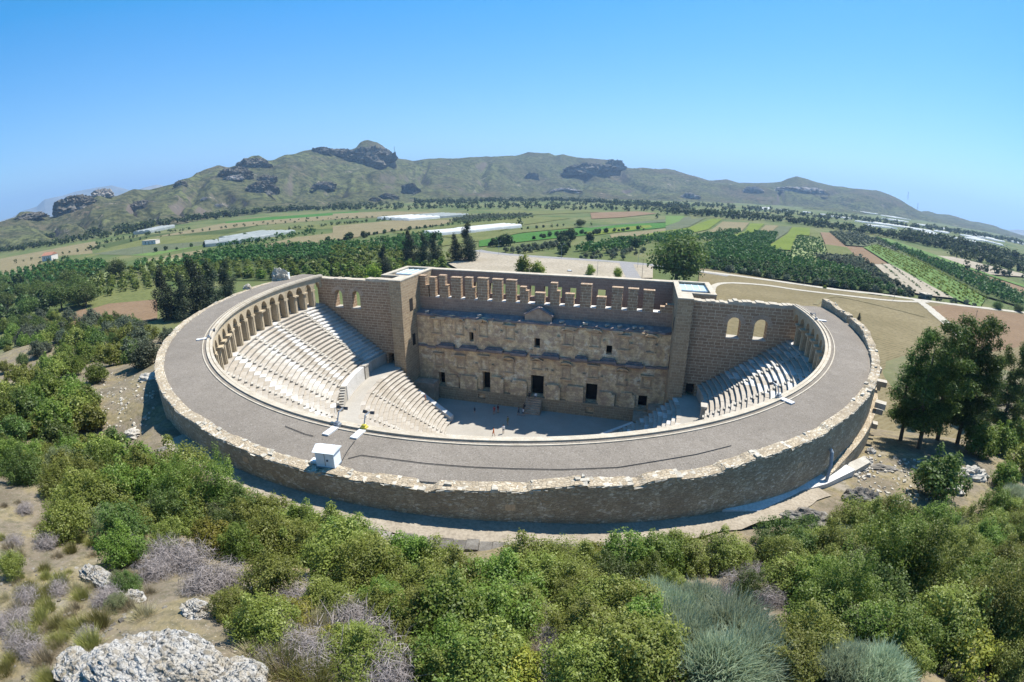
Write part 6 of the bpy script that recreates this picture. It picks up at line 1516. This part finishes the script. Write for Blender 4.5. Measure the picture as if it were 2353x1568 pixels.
# drain pipe on the right flank
a = math.atan2(onz(1884, 1040, 22.5)[1]/ASP, onz(1884, 1040, 22.5)[0])
b = MB(); b.tube([rp(47.55, a+.01, 22.9), rp(47.75, a+.01, 22.7), rp(48.0, a+.006, 21.8), rp(48.2, a-.004, 20.2)], .14, 8); tag(b.build('drain_pipe', M['pipe']), 'blue grey drain pipe running down the rear wall on the right', 'pipe')

# ------------------------------------------------------------------ greenhouses, buildings, poles, car
def greenhouse(px, py, length, width, bays, ang, lab, conv=q2, tone='gh', h=3.2, ridge=False):
    X = onz(*(conv(px, py) if conv else (px, py)), PLAIN); o = empty('greenhouse', X, ang); tag(o, lab, 'greenhouse')
    for k in range(bays):
        b = MB(); N = 3 if ridge else 7; y0 = k*width
        prof = [(y0+width*(1-math.cos(PI*i/(N-1)))/2, h*.62+h*.3*math.sin(PI*i/(N-1))) for i in range(N)]
        prof = [(y0+.02, 0)]+prof+[(y0+width-.02, 0)]
        V = [(x, y, z) for x in (0, length) for y, z in prof]; n = len(prof)
        b.add(V, [[i, i+1, n+i+1, n+i] for i in range(n-1)]); b.n -= len(V); b.v.pop(); b.add(V, [list(range(n))[::-1], list(range(n, 2*n))])
        b.build('greenhouse_bay', M[tone], o)
def ghmat(name, c0, c1):
    t = NT(name); v = t.coord(); w = t.n('ShaderNodeTexWave', Scale=.35, Distortion=.5); t.l(v, w.inputs['Vector'])
    c = t.mix(t.ramp(t.noise(v, .2, 4), [(.35, 0.0), (.65, 1.0)]), c0, c1); c = t.mix(t.ramp(w.outputs[1], [(.0, .25), (.2, 0.0)]), c, tuple(np.array(c0)*.7))
    d = t.n('ShaderNodeBsdfDiffuse'); tr = t.n('ShaderNodeBsdfTranslucent'); t.l(c, d.inputs[0]); t.l(c, tr.inputs[0]); mx = t.n('ShaderNodeMixShader', Fac=.55); t.l(d.outputs[0], mx.inputs[1]); t.l(tr.outputs[0], mx.inputs[2]); t.l(mx.outputs[0], t.out.inputs[0]); return t.m
M['gh'] = ghmat('white_plastic_sheeting', (.80, .81, .80), (.90, .90, .89)); M['gh_grey'] = ghmat('greyish_plastic_sheeting', (.42, .46, .45), (.54, .57, .56))
def gh2(a, b_, depth, bays, lab, conv, tone='gh', h=3.2, ridge=False):
    """greenhouse whose near edge runs between two photo points"""
    A = onz(*conv(*a), PLAIN); Bp = onz(*conv(*b_), PLAIN); d = Bp-A; L = np.hypot(d[0], d[1])
    o_ang = math.atan2(d[1], d[0]); greenhouse(*a, L, depth/bays, bays, o_ang, lab, conv, tone, h, ridge)
gh2((500, 612), (705, 595), 60, 5, 'bright white flat greenhouse block, left of a joined pair in the fields', q2, 'gh', 4)
gh2((712, 594), (893, 580), 55, 5, 'greyer greenhouse block, right of the joined pair in the fields', q2, 'gh_grey', 4)
gh2((690, 712), (940, 690), 22, 4, 'white scalloped greenhouse at the front left behind the tall conifer', q2, 'gh', 4)
gh2((930, 690), (1240, 655), 26, 4, 'long white greenhouse stretching right of the tall conifer', q2, 'gh', 4)
gh2((1350, 785), (1440, 775), 30, 3, 'lowest step of the grey greenhouse range left of the orchard', q1, 'gh_grey', 4)
gh2((1440, 775), (1590, 760), 34, 3, 'second step of the grey greenhouse range left of the orchard', q1, 'gh_grey', 4.5)
gh2((1590, 752), (1690, 738), 42, 3, 'third step of the grey greenhouse range left of the orchard', q1, 'gh_grey', 4.5)
gh2((1690, 735), (1940, 690), 46, 4, 'top step of the pale greenhouse range left of the orchard', q1, 'gh_grey', 3.5)
gh2((985, 692), (1150, 655), 25, 3, 'distant grey green greenhouse by the tree belt on the left', q1, 'gh_grey', 5)
gh2((1490, 457), (1555, 452), 40, 3, 'lone white greenhouse shining at the foot of the central hill', q2, 'gh', 6)
ORD = ['first', 'second', 'third', 'fourth', 'fifth', 'sixth', 'seventh', 'eighth', 'ninth', 'tenth', 'eleventh', 'twelfth', 'thirteenth', 'fourteenth', 'fifteenth', 'sixteenth', 'seventeenth', 'eighteenth', 'nineteenth', 'twentieth', 'twenty-first', 'twenty-second', 'twenty-third', 'twenty-fourth', 'twenty-fifth', 'twenty-sixth', 'twenty-seventh', 'twenty-eighth']
far = [((1020, 572), (1060, 576)), ((1080, 582), (1115, 587)), ((1140, 592), (1232, 600)), ((1240, 615), (1310, 626)), ((1305, 640), (1375, 652)), ((1315, 558), (1345, 560)), ((1370, 566), (1395, 568)), ((1410, 575), (1510, 593)), ((1500, 610), (1598, 622)), ((1365, 630), (1480, 645)), ((1480, 645), (1620, 665)), ((1625, 632), (1700, 645)), ((1620, 668), (1760, 690)), ((1690, 692), (1800, 710)), ((1780, 660), (1900, 680)), ((1760, 680), (1850, 696)), ((1920, 682), (2000, 700)), ((1930, 705), (2040, 728)), ((1960, 724), (2060, 745)), ((2020, 755), (2060, 760)), ((2080, 745), (2160, 760)), ((2090, 722), (2150, 735)), ((2160, 742), (2230, 752)), ((2180, 768), (2220, 775)), ((2230, 735), (2262, 748)), ((660, 540), (702, 530)), ((780, 545), (800, 545)), ((900, 556), (940, 560))]
for k, (a, b_) in enumerate(far):
    gh2(a, b_, 60 if a[0] > 1300 else 25, 3, 'far white greenhouse strip on the right plain, %s from the left' % ORD[k] if k < 25 else ['small white greenhouse among the trees under the right hill', 'tiny white greenhouse right of the boxy one under the right hill', 'low white greenhouse left of the far greenhouse plain'][k-25], q3, 'gh', 3.2)
M['plaster'] = plain('cream_plaster', (.58, .53, .47), .9); M['tile_roof'] = plain('terracotta_tiles', (.34, .16, .10), .9)
def house(px, py, w, d, h, lab, conv, flat=False, stone=False):
    X = onz(*(conv(px, py) if conv else (px, py)), PLAIN); o = empty('farm_house', X, .3); tag(o, lab, 'house')
    b = MB(); b.box(-w/2, w/2, -d/2, d/2, 0, h); b.build('wall', M['darkrubble'] if stone else M['plaster'], o)
    b = MB()
    if flat: b.box(-w/2-.2, w/2+.2, -d/2-.2, d/2+.2, h+.003, h+.25)
    else:
        V = [(-w/2-.3, -d/2-.3, h), (w/2+.3, -d/2-.3, h), (w/2+.3, d/2+.3, h), (-w/2-.3, d/2+.3, h), (-w/2-.3, 0, h+d*.28), (w/2+.3, 0, h+d*.28)]
        b.add(V, [[0, 1, 5, 4], [2, 3, 4, 5], [3, 2, 1, 0]]); b.n -= 6; b.v.pop(); b.add(V, [[0, 4, 3], [1, 2, 5]])
    b.build('roof', M['coping'] if flat else M['tile_roof'], o)
    for x in (-w*.25, w*.25): b = MB(); b.box(x-.5, x+.5, -d/2-.03, -d/2-.003, h*.35, h*.75); b.build('window', M['dark_metal'], o)
    b = MB(); b.box(-.5, .5, -d/2-.04, -d/2-.003, 0, h*.7); b.build('door', M['wood'], o)
house(330, 868, 14, 9, 5, 'cream farmhouse alone in the tan fields at the far left', q1)
house(993, 764, 16, 7, 4, 'white shed with a flat roof beside a tree in the far left fields', q1, True)
house(1703, 1124, 5, 4.2, 2.6, 'small grey stone hut beside the white track', q3, True, True)
house(1985, 437, 16, 10, 6, 'left of two small white houses below the right hill', q2); house(2087, 435, 16, 10, 6, 'right of two small white houses below the right hill', q2)
def pole(px, py, h, lab, cat, lean=(0, 0), lamp=False, conv=None, r=.1):
    X = onz(*(conv(px, py) if conv else (px, py)), PLAIN); o = empty('street_lamp' if lamp else 'utility_pole', X); tag(o, lab, cat)
    b = MB(); b.tube([(0, 0, -.3), (lean[0], lean[1], h)], [r, r*.7], 7); b.build('post', M['grey_metal'] if lamp else M['wood'], o)
    b = MB()
    if lamp: b.tube([(0, 0, h-.05), (.5, 0, h+.25), (1.1, 0, h+.3)], .05, 5); b.build('arm', M['grey_metal'], o); b = MB(); b.box(.9, 1.5, -.14, .14, h+.22, h+.36); b.build('lamp_head', M['concrete'], o)
    else: b.box(-.8, .8, -.05, .05, h-.6, h-.48); b.build('crossarm', M['wood'], o)
for x, y, h, lab in [(1090, 845, 9, 'tall lamp post at the left end of the road beyond the yard'), (1500, 868, 9, 'lamp post beside the road behind the wide lime tree'), (1735, 985, 8, 'dark lamp post in the sandy yard right of the white car'), (2000, 930, 8, 'lamp post near the corner of the side road'), (965, 855, 5, 'short lamp post by the gate of the sandy yard')]: pole(x, y, h, lab, 'lamp post', lamp=True, conv=q2)
for x, y, h, lab, cv in [(2028, 1000, 10, 'wooden pole left of the big round tree', q2), (1495, 1145, 6.5, 'thin wooden pole beside the white track in the meadow', q3), (908, 1045, 6, 'thin pole on the meadow edge by the orchard', q3), (1822, 1160, 2.2, 'short marker post at the track junction', q3), (940, 830, 9, 'thin pole in front of the pale vineyard on the left', q1), (1208, 830, 8, 'thin pole right of the one by the pale vineyard', q1)]: pole(x, y, h, lab, 'pole', conv=cv)
pole(2234, 762, 8.5, 'leaning wooden pole on the ploughed field at the right', 'pole', (.5, .2), r=.13)
def lattice(px, py, h, dist, lab):
    d = ray(px, py); k = dist/math.hypot(d[0], d[1]); X = CAMP+d*k; o = empty('lattice_mast', X-np.array([0, 0, 4])); tag(o, lab, 'mast'); w = h*.06
    for sx in (-1, 1):
        for sy in (-1, 1): b = MB(); b.tube([(sx*w, sy*w, 0), (sx*w*.2, sy*w*.2, h)], .25, 4); b.build('leg', M['grey_metal'], o)
    b = MB()
    for i in range(8):
        f = 1-.1*i; z = h*i/8; b.tube([(-w*f, -w*f, z), (w*(f-.1), -w*(f-.1), z+h/8)], .15, 3); b.tube([(w*f, w*f, z), (-w*(f-.1), w*(f-.1), z+h/8)], .15, 3)
    b.build('bracing', M['grey_metal'], o)
lattice(907, 362, 50, 2250, 'thin lattice mast right of the domed crag'); lattice(2086, 457, 40, 3000, 'lattice mast on the right end of the hills'); lattice(2108, 482, 40, 3100, 'second lattice mast lower down the right hills')
def car(px, py, ang, conv):
    X = onz(*conv(px, py), PLAIN+.12); o = empty('parked_car', X, ang); tag(o, 'white car parked alone on the sandy yard behind the stage building', 'car')
    b = MB(); S = [(-2.1, .3, .75), (-2.0, .28, .95), (-1.2, .28, 1.0), (-.7, .28, 1.02), (.6, .28, 1.02), (1.3, .28, .95), (2.0, .3, .8), (2.12, .35, .65)]
    V = [(x, s*.85*(1 if abs(x) < 1.9 else .9), z) for x, z0, z1 in S for s in (-1, 1) for z in (z0, z1)]
    Fq = []
    for i in range(len(S)-1): a = 4*i; Fq += [[a+1, a+3, a+7, a+5], [a, a+4, a+6, a+2], [a, a+1, a+5, a+4], [a+2, a+6, a+7, a+3]]
    Fq += [[0, 2, 3, 1], [4*len(S)-4, 4*len(S)-3, 4*len(S)-1, 4*len(S)-2]]; b.add(V, Fq); b.build('body', M['white_metal'], o)
    b = MB(); b.hexa([(-1.85, -.78, 1.0), (.95, -.78, 1.0), (.95, .78, 1.0), (-1.85, .78, 1.0), (-1.35, -.62, 1.46), (.25, -.62, 1.46), (.25, .62, 1.46), (-1.35, .62, 1.46)]); b.build('windows', M['dark_metal'], o)
    b = MB(); b.hexa([(-1.4, -.64, 1.462), (.3, -.64, 1.462), (.3, .64, 1.462), (-1.4, .64, 1.462), (-1.3, -.58, 1.52), (.2, -.58, 1.52), (.2, .58, 1.52), (-1.3, .58, 1.52)]); b.build('roof', M['white_metal'], o)
    for x in (-1.3, 1.3):
        for s in (-1, 1): b = MB(); b.tube([(x, s*.7, .32), (x, s*.9, .32)], .32, 14); b.build('wheel', M['dark_metal'], o)
    for s in (-1, 1): b = MB(); b.box(2.08, 2.14, s*.6-.15, s*.6+.15, .55, .7); b.build('headlight', M['glass'], o)
car(1560, 955, .1, q2)

# ------------------------------------------------------------------ people on the orchestra floor
def person(px, py, z, yaw, lab, top, legs, skin=(.42, .27, .19), pose='stand', h=1.7, hair=(.03, .02, .015)):
    X = onz(px, py, z); k = h/1.7
    st_ = {'stand': .09, 'walk': .26}[pose]
    J = {'pel': (0, 0, .92), 'waist': (0, .01, 1.06), 'chest': (0, 0, 1.28), 'neck': (0, .01, 1.45), 'head0': (0, .03, 1.54), 'head1': (0, .03, 1.63),
         'hipL': (.10, 0, .88), 'kneeL': (.10, st_*.75, .48), 'ankL': (.10, st_*.5, .08), 'toeL': (.11, st_*.5+.17, .03),
         'hipR': (-.10, 0, .88), 'kneeR': (-.10, -st_*.2, .48), 'ankR': (-.10, -st_, .10), 'toeR': (-.11, -st_+.16, .03),
         'shL': (.19, 0, 1.38), 'elL': (.25, -.05, 1.12), 'wrL': (.24, .08, .90), 'haL': (.235, .12, .80),
         'shR': (-.19, 0, 1.38), 'elR': (-.26, .02, 1.12), 'wrR': (-.22, .16, .95 if pose == 'walk' else .90), 'haR': (-.21, .22, .86 if pose == 'walk' else .80)}
    Rr = {'pel': .145, 'waist': .125, 'chest': .155, 'neck': .06, 'head0': .085, 'head1': .10, 'hip': .095, 'knee': .062, 'ank': .042, 'toe': .035, 'sh': .07, 'el': .045, 'wr': .032, 'ha': .034}
    E = [('pel', 'waist'), ('waist', 'chest'), ('chest', 'neck'), ('neck', 'head0'), ('head0', 'head1')]
    for s in 'LR': E += [('pel', 'hip'+s), ('hip'+s, 'knee'+s), ('knee'+s, 'ank'+s), ('ank'+s, 'toe'+s), ('chest', 'sh'+s), ('sh'+s, 'el'+s), ('el'+s, 'wr'+s), ('wr'+s, 'ha'+s)]
    names = list(J); me = bpy.data.meshes.new('person'); me.from_pydata([tuple(np.array(J[n])*k) for n in names], [(names.index(a), names.index(c)) for a, c in E], [])
    o = bpy.data.objects.new('person', me); COL.objects.link(o); o.location = X; o.rotation_euler = (0, 0, yaw)
    md = o.modifiers.new('Skin', 'SKIN'); md.use_smooth_shade = True
    for i, n in enumerate(names):
        r = Rr.get(n) or Rr[n[:-1]]; me.skin_vertices[0].data[i].radius = (r*k, r*k*(.8 if n in ('pel', 'waist', 'chest') else 1)); me.skin_vertices[0].data[i].use_root = n == 'pel'
    o.modifiers.new('Sub', 'SUBSURF').levels = 1; o.modifiers['Sub'].render_levels = 1
    t = NT('person_colours'); v = t.coord(); sp = t.n('ShaderNodeSeparateXYZ'); t.l(v, sp.inputs[0])
    c = t.ramp(t.math('DIVIDE', sp.outputs[2], 1.8*k), [(0, (.05, .045, .04)), (.05, skin), (.27, legs), (.53, top), (.80, skin), (.885, skin)], 'CONSTANT')
    me.materials.append(t.finish(c, .8)); tag(o, lab, 'person')
    b = MB(); U, Vv = np.meshgrid(np.linspace(0, 2*PI, 12, endpoint=False), np.linspace(.05, PI/2, 6)); P = np.stack([.104*np.cos(U)*np.cos(Vv), .118*np.sin(U)*np.cos(Vv), .12*np.sin(Vv)], -1).reshape(-1, 3)*k+np.array([0, .015, 1.62])*k
    idx = np.arange(72).reshape(6, 12); b.add(P, np.stack([idx[:-1], np.roll(idx[:-1], -1, 1), np.roll(idx[1:], -1, 1), idx[1:]], -1).reshape(-1, 4))
    b.build('hair', plain('hair', hair, .7), o, True)
Ap = lambda x, y: ((1560+x/4.706)/1.7, (1420+y/4.706)/1.7)
person(*Ap(1735, 1340), 0, 2.0, 'person in an orange top walking in the sunlit part of the floor', (.62, .13, .02), (.55, .14, .04), pose='walk')
person(*Ap(1912, 1290), 0, .4, 'person in a white shirt standing in the sun with a long shadow', (.72, .73, .76), (.10, .12, .17))
person(*Ap(1995, 1135), 0, 1.2, 'person in olive clothes standing at the edge of the shade', (.17, .17, .07), (.12, .12, .07), pose='walk')
person(*Ap(1745, 935), 0, 3.0, 'person in a red top standing in the shade, left of a pair', (.38, .06, .06), (.30, .14, .11))
person(*Ap(1815, 910), 0, 2.6, 'person in dark red clothes, right of the pair in the shade', (.12, .03, .04), (.22, .12, .10))
person(*Ap(2195, 955), 0, 2.0, 'person in dark clothes at the left of the group near the steps', (.035, .04, .06), (.04, .04, .06), pose='walk')
person(*Ap(2275, 970), 0, 2.2, 'person in a white shirt in the group near the steps', (.66, .66, .70), (.05, .06, .09), pose='walk')
person(*Ap(2300, 880), 0, 3.0, 'person in black at the back of the group near the steps', (.03, .03, .035), (.03, .03, .04))
person(*Ap(1385, 910), 0, .3, 'small child in dark clothes alone on the left of the floor', (.05, .055, .08), (.06, .06, .08), h=1.2)
person(*z5(1160, 1108), 2.3, 3.1, 'person in a white shirt coming down from the central doorway', (.68, .68, .7), (.08, .08, .1), pose='walk')
person(*z5(1113, 1100), 2.3, 3.1, 'person in dark clothes beside the central doorway', (.04, .04, .045), (.05, .045, .05))
Bq = lambda x, y: B(x, y)
person(*Bq(1620, 880), 3.6, 2.5, 'person in orange sitting by the white parapet slab', (.55, .2, .1), (.35, .2, .15), h=1.3)

# ------------------------------------------------------------------ labels of the plants, each told by look and place
def word(n): return ORD[n] if n < len(ORD) else None
def size_word(s, k):
    lim = (.75, 1.25) if not k.startswith('mid') else (.8, 1.15)
    return 'small' if s < lim[0] else ('large' if s > lim[1] else 'medium')
byzone = {}
for p in PLANTS: byzone.setdefault((p[1], size_word(p[5], p[1]), p[2]), []).append(p)
for (k, sz, zone), L in byzone.items():
    L.sort(key=lambda p: p[3]); txt, cat = KIND[k]
    for i, p in enumerate(L):
        lab = '%s %s %s' % (sz, txt, zone)
        if len(L) > 1: lab += ', '+('leftmost' if i == 0 else 'rightmost' if i == len(L)-1 else '%s from left' % word(i) if word(i) else 'in the middle')
        tag(p[0], lab, cat, txt.replace('shrub', 'shrubs').replace('bush', 'bushes').replace('tuft', 'tufts')+' '+zone)

# ------------------------------------------------------------------ air, sky, sun, camera
def haze_box():
    b = MB(); b.box(-22000, 22000, -1500, 24000, -160, 900)
    m = bpy.data.materials.new('haze_air'); m.use_nodes = True; t = m.node_tree; t.nodes.clear(); o = t.nodes.new('ShaderNodeOutputMaterial'); v = t.nodes.new('ShaderNodeVolumePrincipled')
    v.inputs['Color'].default_value = (.44, .68, 1.0, 1); v.inputs['Density'].default_value = HAZE; v.inputs['Anisotropy'].default_value = .2
    t.links.new(v.outputs[0], o.inputs['Volume']); ob = b.build('haze', m); tag(ob, 'thin bluish summer haze over the valley', 'haze', None, 'stuff')
HAZE = 1.1e-4
haze_box()
SUN = np.array([.36, .50, 1.0]); SUN /= np.linalg.norm(SUN)
EL = math.asin(SUN[2]); AZ = math.atan2(SUN[0], SUN[1])
W_ = bpy.data.worlds.new('World'); SC.world = W_; W_.use_nodes = True; nt = W_.node_tree; nt.nodes.clear()
sky = nt.nodes.new('ShaderNodeTexSky'); sky.sky_type = 'NISHITA'; sky.sun_disc = False; sky.sun_elevation = EL; sky.sun_rotation = AZ
sky.air_density = 1.0; sky.dust_density = .3; sky.ozone_density = 1.6; sky.altitude = 40
bg = nt.nodes.new('ShaderNodeBackground'); bg.inputs['Strength'].default_value = .15; wo = nt.nodes.new('ShaderNodeOutputWorld')
hs = nt.nodes.new('ShaderNodeHueSaturation'); hs.inputs['Saturation'].default_value = 1.6; nt.links.new(sky.outputs[0], hs.inputs['Color'])
tn = nt.nodes.new('ShaderNodeMix'); tn.data_type = 'RGBA'; tn.blend_type = 'MULTIPLY'; tn.inputs[0].default_value = 1; tn.inputs[7].default_value = (.215, .365, .505, 1); nt.links.new(hs.outputs[0], tn.inputs[6])
gk = .2
g1 = nt.nodes.new('ShaderNodeVectorMath'); g1.operation = 'SCALE'; g1.inputs['Scale'].default_value = gk; nt.links.new(tn.outputs[2], g1.inputs[0])
g2 = nt.nodes.new('ShaderNodeGamma'); g2.inputs['Gamma'].default_value = .70; nt.links.new(g1.outputs[0], g2.inputs['Color'])
g3 = nt.nodes.new('ShaderNodeVectorMath'); g3.operation = 'SCALE'; g3.inputs['Scale'].default_value = 1/gk; nt.links.new(g2.outputs[0], g3.inputs[0])
nt.links.new(g3.outputs[0], bg.inputs[0]); nt.links.new(bg.outputs[0], wo.inputs[0])
ld = bpy.data.lights.new('sun', 'SUN'); ld.energy = 5.0; ld.angle = math.radians(.53); ld.color = (1, .955, .88); lo = bpy.data.objects.new('sun', ld); COL.objects.link(lo)
lo.rotation_euler = Vector(-SUN).to_track_quat('-Z', 'Y').to_euler(); lo.location = (60, 80, 150)
SC.view_settings.view_transform = 'Standard'; SC.view_settings.look = 'None'; SC.view_settings.exposure = 1.0; SC.view_settings.gamma = 1
SC.render.engine = 'CYCLES'
cd = bpy.data.cameras.new('camera'); co = bpy.data.objects.new('camera', cd); COL.objects.link(co); SC.camera = co
cd.type = 'PANO'; cd.sensor_fit = 'HORIZONTAL'; cd.sensor_width = 36.0; cd.sensor_height = 36.0*682/1024; cd.clip_start = .1; cd.clip_end = 80000
S_ = 36.0/2353*FF
cy = cd if hasattr(cd, 'panorama_type') else cd.cycles
cy.panorama_type = 'FISHEYE_LENS_POLYNOMIAL'
cy.fisheye_fov = math.radians(180)
for i, k in enumerate([0.0]+[-KK[j]/S_**(j+1) for j in range(4)]): setattr(cy, 'fisheye_polynomial_k%d' % i, k)
Mx = Matrix((( *CR,), (*CU,), (*(-CF),))).transposed().to_4x4(); Mx.translation = Vector(CAMP); co.matrix_world = Mx
SC.cycles.max_bounces = 8; SC.cycles.diffuse_bounces = 6; SC.cycles.glossy_bounces = 2; SC.cycles.transmission_bounces = 3; SC.cycles.transparent_max_bounces = 4; SC.cycles.volume_bounces = 0
SC.cycles.use_denoising = True
